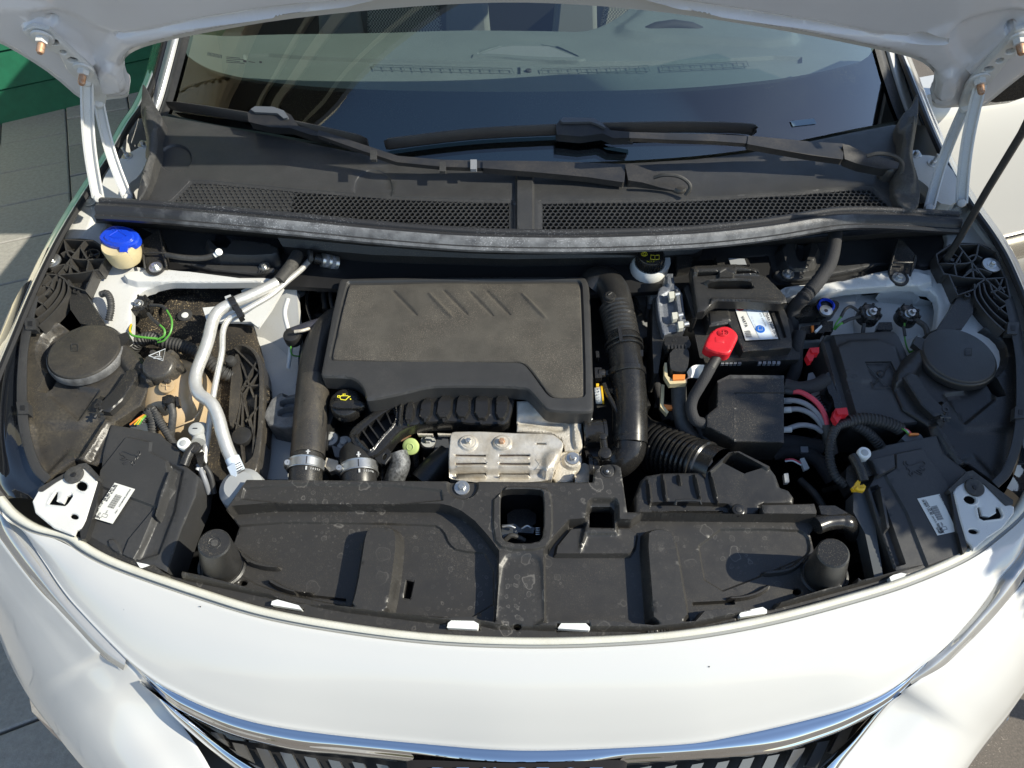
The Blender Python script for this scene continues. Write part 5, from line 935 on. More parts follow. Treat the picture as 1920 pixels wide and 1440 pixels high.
def clamp_at(pa, pb, r, tx):
    e = empty('hose_clamp'); e.parent = car; A, B = BAY.w(*pa), BAY.w(*pb); ax = (B - A).normalized(); c = (A + B) / 2; L = .0085
    g = MB(); lathe(g, c, [(r, L), (r + .0022, L), (r + .0028, L - .001), (r + .0016, L - .0025), (r + .0016, -L + .0025), (r + .0028, -L + .001), (r + .0022, -L), (r, -L)], STEEL, ax, 40); g.obj('band', e)
    side = ax.cross(Vector((0, 0, 1))).normalized(); side = side if side.x < 0 else -side; tw = (C0 - c).normalized(); tw = (tw - ax * tw.dot(ax)).normalized(); s = c + side * (r + .003) + tw * .010
    g = MB(); lathe(g, s, [(0, .010), (.0045, .010), (.0055, .008), (.0055, -.006), (.004, -.012)], STEEL, tw, 14); lathe(g, s, [(0, .0105), (.0008, .0105)], INK, tw, 6); boxw(g, s.x - .0045, s.x + .010, s.y - .004, s.y + .002, s.z - .006, s.z + .002, STEEL); g.obj('screw', e)
    g = MB(); 
    for i in range(6):
        a = .9 + i * .13; d = (tw * math.sin(a) + side * math.cos(a)); q = c + d * (r + .0019); t2 = d.cross(ax)
        g.add([q - ax * .006 - t2 * .0008, q - ax * .006 + t2 * .0008, q + ax * .006 + t2 * .0008, q + ax * .006 - t2 * .0008], [(0, 1, 2, 3)], INK)
    g.obj('screw_slots', e)
    # printed hose marks below the band
    g = MB(); fr = Frame(c + tw * (r + .0012) - ax * .0 , side * -1, tw.cross(side * -1)); ds = 1 if (fr.V.dot(ax) > 0) else -1
    def strip(u0, u1, v0, v1):
        V = []
        for (u, v) in ((u0, v0), (u1, v0), (u1, v1), (u0, v1)):
            a = u / r; d = tw * math.cos(a) - side * math.sin(a); V.append(c + d * (r + .0008) + ax * v)
        g.add(V, [(0, 1, 2, 3)], SYM)
    sgn = 1 if ax.y > 0 else -1
    strip(-.001, .0015, -.016 * sgn, -.010 * sgn); strip(-.001, .0015, .010 * sgn, .019 * sgn); strip(-.003, .0035, .0135 * sgn, .0152 * sgn)
    for k in range(len(tx)):
        (V2, Fs) = (None, None)
        u = .006 + k * .0036; 
        if u > r * 1.2: break
        a = u / r; d = tw * math.cos(a) - side * math.sin(a); q = c + d * (r + .0010) - ax * .0135 * sgn; t2 = -side * math.cos(a) - tw * math.sin(a); f2 = Frame(q, t2, ax * sgn)
        if (s_ := tx[k]) != ' ':
            cc = bpy.data.curves.new('t', 'FONT'); cc.body = s_; cc.size = .0052; cc.resolution_u = 1; oo = bpy.data.objects.new('t', cc); COL.objects.link(oo); me = oo.to_mesh(); g.add([f2.pt(v.co.x, v.co.y - .002, .0002) for v in me.vertices], [tuple(p.vertices) for p in me.polygons], SYM); oo.to_mesh_clear(); bpy.data.objects.remove(oo); bpy.data.curves.remove(cc)
    g.obj('printed_marks', e)
clamp_at((573, 884, -.046), (575, 866, -.0455), .0262, '10397'); clamp_at((674, 893, -.048), (673, 872, -.048), .0272, '10398')
hose([(745, 850, -.065), (750, 870, -.07), (742, 892, -.08), (734, 915, -.10)], mat('foil_hose', (.22, .23, .24), .4, .4, var=.9, vscale=200, varcol=(.02, .02, .02), bump=1, bscale=600), 'woven_hose', r=.0165, seg=16)
hose([(716, 850, -.09), (716, 900, -.09), (716, 930, -.1)], GLOSSB, 'ribbed_hose', r=.008, rib=.2, pitch=.005, seg=12)
hose([(842, 855, -.09), (815, 878, -.09), (792, 905, -.095)], PLC, 'lower_hose', r=.022, seg=20)
hose([(540, 626, -.05), (580, 612, -.045), (620, 600, -.045), (650, 596, -.05)], mat('blue_black_sleeve', (.025, .028, .045), .5, dust=.3), 'wiring_loom', r=.009, seg=12)
g = MB(); disc(g, (546, 626, -.04), .015, .02, PLC); tube(g, [(552, 622, -.03), (566, 620, -.03), (580, 616, -.035)], CAST, r=.003); part(g, 'sensor_plug'); g = MB(); bolt(g, (562, 548, -.08), .010); part(g, 'tower_bolt')
hose([(545, 640, -.05), (548, 665, -.07), (572, 668, -.09)], GRNW, 'earth_wire', r=.0014, seg=6)
g = MB(); tube(g, [(555, 722, -.12), (575, 690, -.1), (600, 640, -.1)], GRYW, r=.001, seg=5); part(g, 'fine_cable')
# aluminium engine mount + ribbed plastic cover
g = MB(); P = [(496, 772), (508, 748), (524, 736), (560, 728), (562, 800), (528, 802), (502, 796), (494, 782)]
relief(g, P, mat('dark_cast_metal', (.22, .22, .215), .6, .3, var=.8, vscale=70, varcol=(.10, .10, .10), bump=1, bscale=300), [([(534, 738), (562, 734), (562, 748), (536, 752)], -.012, .004), ([(530, 757), (562, 754), (562, 766), (530, 770)], -.012, .004), ([(526, 774), (562, 770), (562, 784), (526, 788)], -.012, .004)], [], d0=-.065, th=.05, cell=.005, rnd=.004); part(g, 'engine_mount', 'grey cast aluminium engine mount left of the thick pipe')
g = MB(); P = [(437, 652), (446, 644), (462, 644), (480, 656), (492, 680), (495, 720), (494, 770), (490, 840), (478, 895), (440, 890), (426, 830), (424, 760), (430, 700), (436, 672)]
relief(g, P, PLD, [([lerp2(p, (462, 760), .14) for p in P], -.018, .004), ([(436, 664), (450, 660), (454, 740), (440, 800), (426, 800), (428, 740)], -.002, .004)], [], d0=-.055, th=.05, cell=.006, rnd=.003, sm=1); pc = part(g, 'timing_cover', 'dusty black ribbed cover beside the aluminium pipes')
for a, b in (((440, 652), (488, 700)), ((486, 668), (452, 732)), ((452, 680), (476, 745)), ((492, 690), (454, 742)), ((456, 724), (488, 722)), ((452, 735), (470, 800)), ((454, 742), (440, 820)), ((456, 742), (452, 830)), ((480, 740), (474, 850)), ((468, 780), (486, 860)), ((448, 800), (458, 880)), ((488, 760), (460, 790)), ((436, 790), (470, 812))):
    g = MB(); A, B = BAY.w(*a, -.058), BAY.w(*b, -.058); t = (B - A).normalized(); s = t.cross(BAY.N) * .0014; g.add([A - s, A + s, B + s, B - s] + [p - BAY.N * .016 for p in (A - s, A + s, B + s, B - s)], [(0, 1, 2, 3), (0, 1, 5, 4), (2, 3, 7, 6), (1, 2, 6, 5), (3, 0, 4, 7)], PLD); g.obj('rib', pc)
g = MB(); disc(g, (430, 672, -.04), .009, .012, RUB, rd=.6); g.obj('plug', pc); g = MB(); disc(g, (452, 816, -.055), .016, .01, PLC); g.obj('plug', pc)
g = MB()
for i in range(5): slab(g, [(490, 725 + i * 14), (500, 722 + i * 14), (504, 726 + i * 14), (492, 731 + i * 14)], .02, PLC, d0=-.07)
part(g, 'belt_cover_rib')
# aluminium coolant pipes
ap = empty('air_conditioning_pipes'); ap.parent = car; ap['label'] = 'bent bare aluminium pipes crossing the bay beside the tank'
g = MB(); tube(g, [(520, 530, .006), (480, 550, .010), (440, 567, .012), (412, 582, .012), (399, 602, .012), (391, 635, .010), (381, 665, .008), (369, 695, .006), (366, 718, .006), (373, 738, .006), (396, 756, .004), (409, 782, .0), (417, 812, -.006), (428, 845, -.014), (446, 882, -.024)], ALU, r=.0098, seg=22, k=10); g.obj('thick_pipe', ap)
g = MB(); tube(g, [(558, 478, -.01), (545, 500, -.002), (522, 529, .005)], RUB, r=.0115, seg=16); g.obj('rubber_sleeve', ap)
g = MB(); tube(g, [(584, 484, -.015), (566, 504, -.008), (540, 526, .0), (510, 552, .002), (475, 573, .004), (448, 588, .004), (428, 600, .002), (418, 622, -.0), (416, 660, -.004), (408, 700, -.010), (400, 740, -.016), (393, 790, -.025), (386, 840, -.03), (380, 880, -.04), (376, 930, -.05)], ALU, r=.0050, seg=14, k=8); g.obj('thin_pipe', ap)
for i, q in enumerate(((580, 482, -.01), (606, 488, -.02), (612, 489, -.022), (618, 490, -.024), (624, 492, -.026), (630, 493, -.028))):
    g = MB(); lathe(g, BAY.w(*q), [(.004, .004), (.0125, .003), (.0125, -.003), (.004, -.004)], RUB if i == 0 else (STEEL if i % 2 else GRYW), Vector((1, .35, -.5)).normalized(), 18); g.obj('coupling_ring', ap)
g = MB(); tube(g, [(590, 484, -.015), (630, 494, -.03)], PLC, r=.009, smooth=False); tube(g, [(618, 466, -.02), (640, 470, -.02), (650, 478, -.02)], STEEL, r=.003); g.obj('coupling', ap)
g = MB(); c = BAY.w(438, 569, .012); t = (BAY.w(455, 561, .012) - BAY.w(420, 577, .012)).normalized(); lathe(g, c, [(.010, .006), (.0125, .005), (.0125, -.005), (.010, -.006)], GLOSSB, t, 20); c2 = BAY.w(450, 588, .004); lathe(g, c2, [(.005, .006), (.008, .005), (.008, -.005), (.005, -.006)], GLOSSB, t, 16)
slab(g, [(436, 574, .022), (446, 572, .022), (456, 592, .012), (447, 597, .012)], .012, GLOSSB); slab(g, [(421, 556, .022), (432, 552, .022), (435, 560, .02), (424, 564, .02)], .006, GRP); g.obj('pipe_clamp', ap)
g = MB(); c = BAY.w(441, 872, -.018); tt = (BAY.w(449, 890, -.026) - BAY.w(432, 852, -.014)).normalized(); lathe(g, c, [(.0102, .012), (.0108, .012), (.0108, -.012), (.0102, -.012)], STKB, tt, 20); slab(g, [(426, 876, -.008), (440, 866, -.002), (444, 890, -.008), (438, 902, -.012)], .001, STKB)
for i in range(7): 
    q = lerp2((444, 862), (456, 884), i / 6); line(g, [(q[0] - 8, q[1] + 3, .0), (q[0] + 3, q[1] - 3, -.003)], INK, r=.0005 if i % 2 else .0009, d=-.008)
g.obj('barcode_sticker', ap)
g = MB(); tube(g, [(378, 800, -.03), (372, 830, -.02)], GRP, r=.0105, smooth=False, seg=18); disc(g, (366, 803, -.008), .0115, .02, GRP); line(g, [(362, 803), (370, 803)], INK, r=.0008, d=-.007); part(g, 'service_port_cap', 'grey knurled cap on the thin pipe')
# expansion tank
et = empty('expansion_tank'); et.parent = car; et['label'] = 'brownish translucent coolant tank with a black warning cap'
g = MB(); c = BAY.w(330, 745, -.052); V = []; n = 30
rowz = [(.0, .052), (.25, .050), (.5, .044), (.75, .031), (.93, .012), (1.0, -.012), (.98, -.034), (.8, -.062), (.5, -.08)]
EX, EY = .059, .068
for k, z in rowz: V += [c + Vector((math.cos(t_) * EX * k, math.sin(t_) * EY * k + (z - .02) * .1, z + .12 * math.sin(t_) * EY * k)) for t_ in [2 * math.pi * i / n for i in range(n)]]
g.add(V, [(i * n + j, i * n + (j + 1) % n, (i + 1) * n + (j + 1) % n, (i + 1) * n + j) for i in range(len(rowz) - 1) for j in range(n)], TANK); g.obj('tank_body', et)
g = MB(); line(g, [(300, 790), (330, 800), (362, 788), (380, 765)], TANK, r=.0014, d=-.022); disc(g, (312, 723, .004), .0125, .004, TANK); 
line(g, [(304, 723), (320, 723)], TANK, r=.0012, d=.005); line(g, [(312, 716), (312, 731)], TANK, r=.0012, d=.005); g.obj('moulded_seam', et)
g = MB(); cc = BAY.w(305, 692, .002); axc = (BAY.N + Vector((.06, -.22, 0))).normalized(); lathe(g, cc - axc * .02, [(.0, .042), (.020, .042), (.0235, .040), (.0265, .034), (.029, .012), (.029, .004), (.022, .0), (.02, -.02)], PLD, axc, 12)
for i in range(12):
    a = 2 * math.pi * (i + .5) / 12; u = axc.orthogonal().normalized(); v = axc.cross(u); 
    if i % 2 == 0:
        p = cc - axc * .012 + (u * math.cos(a) + v * math.sin(a)) * .0275; lathe(g, p, [(.0, .026), (.004, .026), (.0055, .022), (.006, .0)], PLD, axc, 8)
g.obj('cap', et)
CF = Frame(cc + axc * .0225, (1, 0, 0), (0, axc.z, -axc.y)); g = MB(); tri = [(279, 667), (310, 654), (305, 676)]; line(g, tri, SYM, r=.0009, fr=CF, d=.0004, closed=True)
line(g, [(290, 669), (302, 669)], SYM, r=.0006, fr=CF, d=.0004); line(g, [(288, 672), (304, 672)], SYM, r=.0006, fr=CF, d=.0004); line(g, [(299, 660), (299, 667), (294, 665)], SYM, r=.0008, fr=CF, d=.0004); g.obj('warning_triangle', et)
g = MB(); lathe(g, BAY.w(318, 752, .010), [(0, .008), (.008, .007), (.010, .002), (.010, -.010)], GLOSSB, BAY.N, 10); slab(g, [(304, 744, .014), (310, 742, .014), (312, 756, .014), (306, 766, .01), (303, 756, .012)], .008, GLOSSB); slab(g, [(328, 742, .014), (334, 744, .014), (337, 760, .012), (331, 762, .012)], .008, GLOSSB); tube(g, [(320, 756, .010), (324, 775, .004), (322, 800, -.01), (318, 830, -.03)], RUB, r=.0058); g.obj('hose_connector', et)
# wiring near the tank
hose([(262, 800, -.02), (275, 778, -.008), (288, 768, -.004), (300, 790, -.008), (315, 815, -.012), (330, 840, -.02)], RUB, 'corrugated_loom', r=.0066, rib=.16, pitch=.004, seg=12)
hose([(280, 772, -.006), (288, 790, -.012), (286, 812, -.02)], RUB, 'corrugated_loom', r=.0085, rib=.16, pitch=.004, seg=12)
g = MB(); slab(g, [(242, 796), (258, 790), (276, 794), (278, 808), (262, 810), (246, 804)], .02, mat('grey_plug', (.07, .08, .09), .4), d0=-.012); part(g, 'connector_block', bevel=.002)
for i, (m, x) in enumerate(((YEL, 0), (GRNW, 3), (YEL, 6), (GRNW, 9), (ORG, -8))):
    hose([(252 + x, 796, -.004), (262 + x * .6, 786, -.0), (272 + x * .3, 778, -.004)], m, 'loom_wire', r=.0013, seg=6)
hose([(190, 552, .0), (200, 550, .004), (207, 562, .004), (208, 580, .0), (204, 600, -.006)], RUB, 'corrugated_loom', r=.0060, rib=.16, pitch=.004, seg=12)
hose([(250, 652, -.05), (262, 640, -.04), (285, 634, -.036), (310, 642, -.036), (345, 650, -.04), (380, 668, -.046), (420, 700, -.06), (460, 712, -.08)], RUB, 'corrugated_hose', 'thick corrugated black hose behind the tank', r=.0115, rib=.14, pitch=.0055, seg=16, k=8)
def grommet(x, y, d, wires=()):
    e = empty('bulkhead_connector'); e.parent = car; g = MB(); c = BAY.w(x, y, d); lathe(g, c, [(.006, .006), (.015, .009), (.0172, .008), (.0185, .003), (.0185, -.012)], GLOSSB, BAY.N, 24); lathe(g, c, [(.0, .003), (.014, .003), (.015, .008)], PLC, BAY.N, 24)
    for i in range(8):
        a = i * math.pi / 4 + .3; p = c + (BAY.U * math.cos(a) + BAY.V * math.sin(a)) * .0172; lathe(g, p, [(0, .0105), (.0026, .010), (.003, .0)], GLOSSB, BAY.N, 6)
    g.obj('plastic_ring', e); g = MB(); lathe(g, c, [(0, .020), (.0035, .020), (.004, .018), (.004, .013), (.0065, .013), (.007, .008), (.009, .007), (.009, .003)], STEEL, (BAY.N + Vector((.12, -.2, 0))).normalized(), 10); g.obj('nut', e)
    for P, m, r in wires: g = MB(); tube(g, P, m, r=r, seg=8); g.obj('wire', e)
grommet(263, 574, -.03, [([(282, 572, -.02), (304, 574, -.01), (313, 582, -.008)], RUB, .0028), ([(313, 582, -.008), (322, 600, -.006), (320, 622, -.010), (308, 638, -.016), (296, 642, -.02)], GRNW, .0016), ([(278, 588, -.018), (288, 600, -.012), (300, 610, -.01)], RUB, .0030), ([(298, 608, -.01), (308, 618, -.010), (307, 630, -.014), (294, 637, -.018)], GRNW, .0018), ([(246, 610, -.02), (244, 624, -.012), (252, 630, -.012), (272, 633, -.014), (295, 635, -.018)], GRNW, .0020), ([(246, 608, -.02), (243, 618, -.012), (246, 626, -.012)], YEL, .0016)])
grommet(1629, 590, -.025, [([(1610, 584, -.02), (1596, 575, -.014), (1585, 580, -.012), (1577, 594, -.014)], RUB, .0026), ([(1577, 594, -.014), (1568, 606, -.02), (1563, 618, -.03)], GRNW, .0014), ([(1612, 594, -.018), (1595, 598, -.014), (1580, 605, -.016)], RUB, .0030), ([(1580, 605, -.016), (1572, 610, -.02), (1565, 618, -.03)], GRNW, .0020), ([(1620, 606, -.02), (1618, 625, -.03)], RUB, .0035)])
grommet(1701, 592, -.025, [([(1718, 600, -.018), (1734, 612, -.014), (1740, 630, -.016)], RUB, .0045), ([(1740, 630, -.016), (1736, 645, -.02), (1722, 655, -.026), (1705, 660, -.035)], GRNW, .0018), ([(1696, 606, -.02), (1696, 630, -.024), (1700, 650, -.03), (1706, 662, -.035)], GRNW, .0014), ([(1694, 612, -.018), (1697, 630, -.022)], RUB, .0025)])
g = MB(); slab(g, [(1512, 572), (1530, 568), (1540, 560), (1560, 562), (1574, 566), (1572, 580), (1560, 590), (1530, 592), (1508, 594), (1490, 596), (1490, 586)], .02, GLOSSB, d0=-.02, sm=1); lathe(g, BAY.w(1545, 572, -.012), [(0, .008), (.012, .006), (.0145, .0)], GLOSSB); bs = part(g, 'loom_bracket', bevel=.002)
g = MB(); c = BAY.w(1547, 577, -.008); lathe(g, c, [(.011, .010), (.0135, .009), (.0135, .006), (.011, .005), (.0135, .003), (.0135, .0), (.010, -.002)], BLUE, BAY.N, 24); g.obj('blue_bush', bs)
g = MB(); lathe(g, BAY.w(1549, 582, .008), [(0, .002), (.009, .002), (.0105, .001), (.0105, -.004)], STEEL, BAY.N, 24); lathe(g, BAY.w(1549, 582, .0105), [(0, .0), (.0035, .0)], INK, BAY.N, 6); g.obj('star_screw', bs)
g = MB(); slab(g, [(1540, 602), (1562, 602), (1562, 622), (1536, 622)], .012, GLOSSB, d0=-.03); part(g, 'wing_connector', bevel=.002); g = MB(); slab(g, [(1648, 604), (1672, 604), (1674, 618), (1644, 618)], .012, GLOSSB, d0=-.03); part(g, 'wing_connector', bevel=.002); g = MB(); slab(g, [(1502, 612), (1545, 608), (1546, 624), (1500, 626)], .02, GLOSSB, d0=-.025); part(g, 'wing_connector', bevel=.002)
g = MB(); slab(g, [(1521, 611), (1526, 610), (1526, 620), (1523, 622)], .004, ORG, d0=-.02); slab(g, [(1528, 620), (1540, 609), (1542, 612), (1532, 623)], .004, WHP, d0=-.02); part(g, 'coloured_latch')
# ================================================================== right of the engine cover
g = MB(); tube(g, [(1108, 540, -.04), (1118, 528, -.032), (1134, 528, -.028), (1150, 545, -.024), (1158, 572, -.022), (1161, 590, -.022)], PLC, r=.0265, seg=30, k=10); ip = part(g, 'intake_pipe', 'thick glossy black intake pipe with bellows beside the engine cover')
g = MB(); tube(g, [(1154, 576, -.022), (1161, 600, -.022), (1168, 636, -.022)], PLC, r=.0290, seg=36, rib=.075, pitch=.0078, smooth=False); g.obj('bellows', ip)
g = MB(); tube(g, [(1167, 632, -.022), (1171, 668, -.022), (1176, 700, -.024), (1180, 740, -.028), (1181, 790, -.034), (1181, 832, -.042)], GLOSSB, r=.0278, seg=36, k=8); g.obj('lower_tube', ip)
def ringat(a, b, r0, r1, L, m=GLOSSB):
    A, B = BAY.w(*a), BAY.w(*b); ax = (B - A).normalized(); c = (A + B) / 2; g = MB(); lathe(g, c, [(r0, L), (r1 - .001, L), (r1, L - .001), (r1, -L + .001), (r1 - .001, -L), (r0, -L)], m, ax, 40); return g
ringat((1168, 640, -.022), (1171, 655, -.022), .027, .0325, .0025).obj('pipe_flange', ip); ringat((1169, 650, -.022), (1172, 664, -.022), .027, .0325, .0018).obj('pipe_flange', ip)
ringat((1174, 694, -.024), (1176, 708, -.025), .027, .0315, .005).obj('pipe_flange', ip); ringat((1180, 818, -.040), (1181, 828, -.041), .027, .0284, .002).obj('weld_line', ip)
g = MB(); slab(g, [(1158, 612, .012), (1164, 610, .012), (1168, 638, .010), (1162, 640, .010)], .01, GLOSSB); slab(g, [(1200, 656, -.01), (1206, 656, -.01), (1206, 668, -.012), (1200, 668, -.012)], .015, GLOSSB); slab(g, [(1117, 658, -.02), (1123, 658, -.02), (1124, 670, -.02), (1118, 670, -.02)], .015, GLOSSB); g.obj('clip_tab', ip, bevel=.001)
g = MB(); tube(g, [(1181, 826, -.042), (1178, 846, -.050), (1164, 862, -.060), (1146, 872, -.075), (1130, 885, -.09)], GLOSSB, r=.0262, seg=30, k=8); g.obj('elbow', ip)
g = MB(); c = BAY.w(1144, 556, .006); lathe(g, c, [(0, .004), (.008, .004), (.0095, .002), (.0095, -.002), (.012, -.002), (.0125, -.010)], PLC, BAY.N, 24); line(g, [(1140, 553), (1147, 548)], DEEP, r=.0015, d=.011); slab(g, [(1134, 560), (1156, 558), (1158, 566), (1136, 570)], .006, PLD, d0=.002, sm=1); g.obj('plug', ip)
g = MB(); tube(g, [(1162, 780, -.02), (1140, 740, -.018), (1132, 720, -.02)], GLOSSB, r=.004, seg=8); tube(g, [(1134, 734, -.03), (1152, 734, -.02)], GLOSSB, r=.006, smooth=False); part(g, 'pipe_stay')
yl = empty('pressure_cap'); yl.parent = car; yl['label'] = 'small white cap with yellow rim beside the engine cover'
g = MB(); A = BAY.w(1116, 742, -.03); ax = Vector((1, 0, .15)).normalized(); lathe(g, A, [(0, .0), (.013, 0), (.014, .003), (.014, .010), (.0, .010)], WHP, ax, 24); g.obj('body', yl); g = MB(); lathe(g, A, [(.0142, .0102), (.0150, .0102), (.0150, .013), (.0, .0135)], YEL, ax, 24); slab(g, [(1118, 719, -.015), (1123, 719, -.015), (1123, 724, -.015), (1118, 724, -.015)], .01, YEL); g.obj('rim', yl)
g = MB(); fr = Frame(A + Vector((.004, -.0005, .0146)), (0, -1, 0), (1, 0, .1)); 
for i in range(5): line(g, [(1119.5, 728 + i * 5.5), (1119.5, 731 + i * 5.5)], INK, r=.0005, d=-.0145); line(g, [(1123, 727 + i * 5.5), (1123, 730 + i * 5.5)], INK, r=.0004, d=-.0145)
g.obj('print', yl)
g = MB(); slab(g, [(1115, 689), (1128, 689), (1129, 708), (1116, 709)], .02, GLOSSB, d0=-.015); disc(g, (1135, 700, -.02), .007, .012, GLOSSB, axis=Vector((1, 0, 0))); slab(g, [(1128, 696), (1142, 694), (1142, 703), (1128, 703)], .01, GLOSSB, d0=-.02); part(g, 'pressure_sensor', bevel=.0015)
# aluminium turbo housing
g = MB(); P = [(969, 751), (1000, 751), (1001, 762), (1030, 770), (1072, 774), (1084, 778), (1091, 784), (1093, 820), (1092, 838), (1084, 846), (1060, 845), (1052, 822), (1030, 812), (969, 808)]
relief(g, P, CAST, [([(969, 785), (1002, 786), (1004, 790), (1050, 782), (1062, 790), (1062, 810), (1040, 812), (1000, 800), (969, 800)], -.008, .01), ([(1074, 776), (1088, 780), (1090, 840), (1076, 840)], .006, .004), ([(1003, 755), (1070, 778), (1060, 784), (1003, 782)], .004, .008)], [], d0=-.034, th=.05, cell=.005, rnd=.003); part(g, 'turbo_housing', 'pale cast aluminium housing under the corner of the engine cover')
g = MB(); A, B = BAY.w(1094, 810, -.045), BAY.w(1130, 808, -.045); ax = (B - A).normalized(); lathe(g, A, [(.024, -.002), (.026, 0), (.026, .004), (.0185, .005), (.0185, .030), (.0195, .031), (.0195, .036), (0, .037)], GLOSSB, ax, 30); part(g, 'turbo_inlet')
g = MB(); tube(g, [(1093, 780, -.03), (1104, 783, -.028), (1108, 788, -.03)], WHP, r=.0035); tube(g, [(1088, 790, -.03), (1090, 840, -.04)], STEEL, r=.0015); part(g, 'small_union')
g = MB(); P = [(1050, 845), (1080, 846), (1090, 852), (1092, 862), (1088, 880), (1078, 886), (1072, 905), (1034, 904), (1044, 870)]
relief(g, P, CAST, [(ell(1074, 862, 18, 16), .006, .004)], [], d0=-.040, th=.03, cell=.005, rnd=.003, sm=1); slab(g, [(1078, 874), (1096, 868), (1104, 872), (1108, 904), (1078, 905)], .03, CAST, d0=-.052); tl = part(g, 'turbo_lower_housing')
g = MB(); bolt(g, (1074, 859, -.032), .0105); g.obj('bolt', tl)
g = MB(); lathe(g, BAY.w(1102, 880, -.055), [(.024, 0), (.024, .006), (.020, .008), (.020, .016), (0, .016)], GLOSSB, Vector((1, 0, 0)), 26); slab(g, [(1096, 842), (1126, 836), (1134, 868), (1104, 874)], .03, GLOSSB, d0=-.065); tube(g, [(1130, 818, -.02), (1133, 840, -.02), (1136, 866, -.02)], GLOSSB, r=.006); disc(g, (1135, 848, -.008), .010, .012, GLOSSB); disc(g, (1131, 817, -.012), .006, .01, GLOSSB); part(g, 'actuator')
# heat shield
g = MB(); P = [(845, 810), (858, 808), (960, 811), (1034, 813), (1046, 820), (1056, 829), (1056, 836), (1053, 846), (1048, 864), (1040, 876), (1033, 902), (842, 902), (841, 860), (843, 828)]
sf = [(ell(878, 829, 17, 14), .004, .003), (ell(942, 829, 17, 14), .004, .003), ([(842, 886), (1034, 888), (1034, 905), (842, 905)], -.010, .012, 0), ([(1020, 850), (1040, 840), (1052, 845), (1034, 880), (1020, 892)], .006, .012)]
holes = []
for yy in (853.5, 869, 885):
    for xa_, xb_ in ((854, 911), (936, 993)):
        holes.append(([(xa_, yy - 1.9), (xb_, yy - 1.9), (xb_, yy + 1.5), (xa_, yy + 1.5)], 0)); sf.append(([(xa_ + 1, yy + 3.5), (xb_ - 1, yy + 3.5), (xb_ - 1, yy + 6), (xa_ + 1, yy + 6)], .0014, .002, 0))
holes.append(([(1006, 830), (1023, 830), (1023, 832.4), (1006, 832.4)], 0))
relief(g, P, SHIELD, sf, holes, d0=-.022, th=.022, cell=.005, rnd=.0014, sm=1, fn=lambda u, v: .0012 * np.sin(u * 60 + 1) * np.sin(v * 90)); hs = part(g, 'heat_shield', 'stained metal heat shield with rows of slots')
RD = mat('rust_dark', (.10, .02, .012), .8); g = MB(); slab(g, [(850, 846), (1000, 846), (1026, 826), (1030, 850), (1000, 888), (850, 888)], .002, RD, d0=-.034); g.obj('inner_layer', hs)
for x, m in ((878, STEEL), (941, RUST)): g = MB(); bolt(g, (x, 828, -.017), .0095, CAST, hm=m); g.obj('bolt', hs)
g = MB(); line(g, [(1005, 862), (1018, 862), (1018, 880), (1005, 880), (1018, 862)], SHIELD, r=.0006, d=-.0215); line(g, [(1005, 862), (1018, 880)], SHIELD, r=.0006, d=-.0215); g.obj('stamped_mark', hs)
g = MB()
for a, b in (((782, 812), (812, 816)), ((820, 812), (846, 816))): slab(g, [(a[0], a[1]), (b[0], a[1] + 1), (b[0], b[1]), (a[0] + 2, b[1])], .006, CAST, d0=-.06)
slab(g, [(735, 820), (768, 806), (770, 812), (742, 828)], .01, RUST, d0=-.06); slab(g, [(820, 820), (840, 812), (842, 860), (812, 850)], .03, mat('block_blue_grey', (.06, .065, .075), .5), d0=-.09); disc(g, (815, 858, -.08), .010, .01, mat('block_blue_grey', (0, 0, 0))); part(g, 'manifold_pieces', bevel=.001)
# brake fluid reservoir
bf = empty('brake_fluid_reservoir'); bf.parent = car; bf['label'] = 'white brake fluid bottle with a black cap under the cowl seal'
g = MB(); c = BAY.w(1218, 492, -.010); lathe(g, c, [(.027, .0), (.030, -.006), (.033, -.016), (.030, -.028), (.016, -.045), (.014, -.09)], WHP, BAY.N, 24); slab(g, [(1190, 478), (1256, 476), (1258, 500), (1240, 514), (1200, 512), (1188, 494)], .03, WHP, d0=-.016, sm=1); slab(g, [(1212, 515), (1242, 513), (1236, 556), (1220, 558)], .06, WHP, d0=-.05); g.obj('bottle', bf, bevel=.003)
g = MB(); prof = [(0, .020), (.022, .020), (.0235, .018), (.0240, .0)]; lathe(g, c, prof, GLOSSB, BAY.N, 36)
for i in range(28):
    a = i * 2 * math.pi / 28; p = c + (BAY.U * math.cos(a) + BAY.V * math.sin(a)) * .0240; lathe(g, p, [(0, .017), (.0014, .016), (.0016, .0)], GLOSSB, BAY.N, 5)
g.obj('cap', bf); g = MB(); dd = .0105
text(g, 'DOT 4', (1213, 492), (1227, 492), YSYM, d=dd, bold=.01)
line(g, ell(1208, 476, 5.5, 4, 16), YSYM, r=.0005, d=dd, closed=True); line(g, ell(1208, 476, 3, 2.2, 10), YSYM, r=.0005, d=dd, closed=True)
line(g, [(1220, 486), (1220, 478), (1228, 479), (1236, 478), (1236, 486), (1228, 487)], YSYM, r=.0005, d=dd, closed=True); line(g, [(1228, 479), (1228, 487)], YSYM, r=.0005, d=dd); g.obj('cap_symbols', bf)
for P in ([(1105, 485, -.06), (1150, 510, -.06), (1195, 535, -.06)], [(1130, 480, -.06), (1165, 512, -.055), (1200, 530, -.06)]): hose(P, GLOSSB, 'brake_line', r=.003, seg=8)
g = MB(); slab(g, [(1190, 552), (1205, 540), (1222, 545), (1222, 575), (1200, 572)], .03, mat('dusty_grey_valve', (.16, .155, .15), .7, var=.5, vscale=60), d0=-.08); slab(g, [(1212, 552), (1234, 552), (1232, 580), (1214, 580)], .04, mat('dusty_grey_valve', (0, 0, 0)), d0=-.07); part(g, 'master_cylinder', bevel=.003)
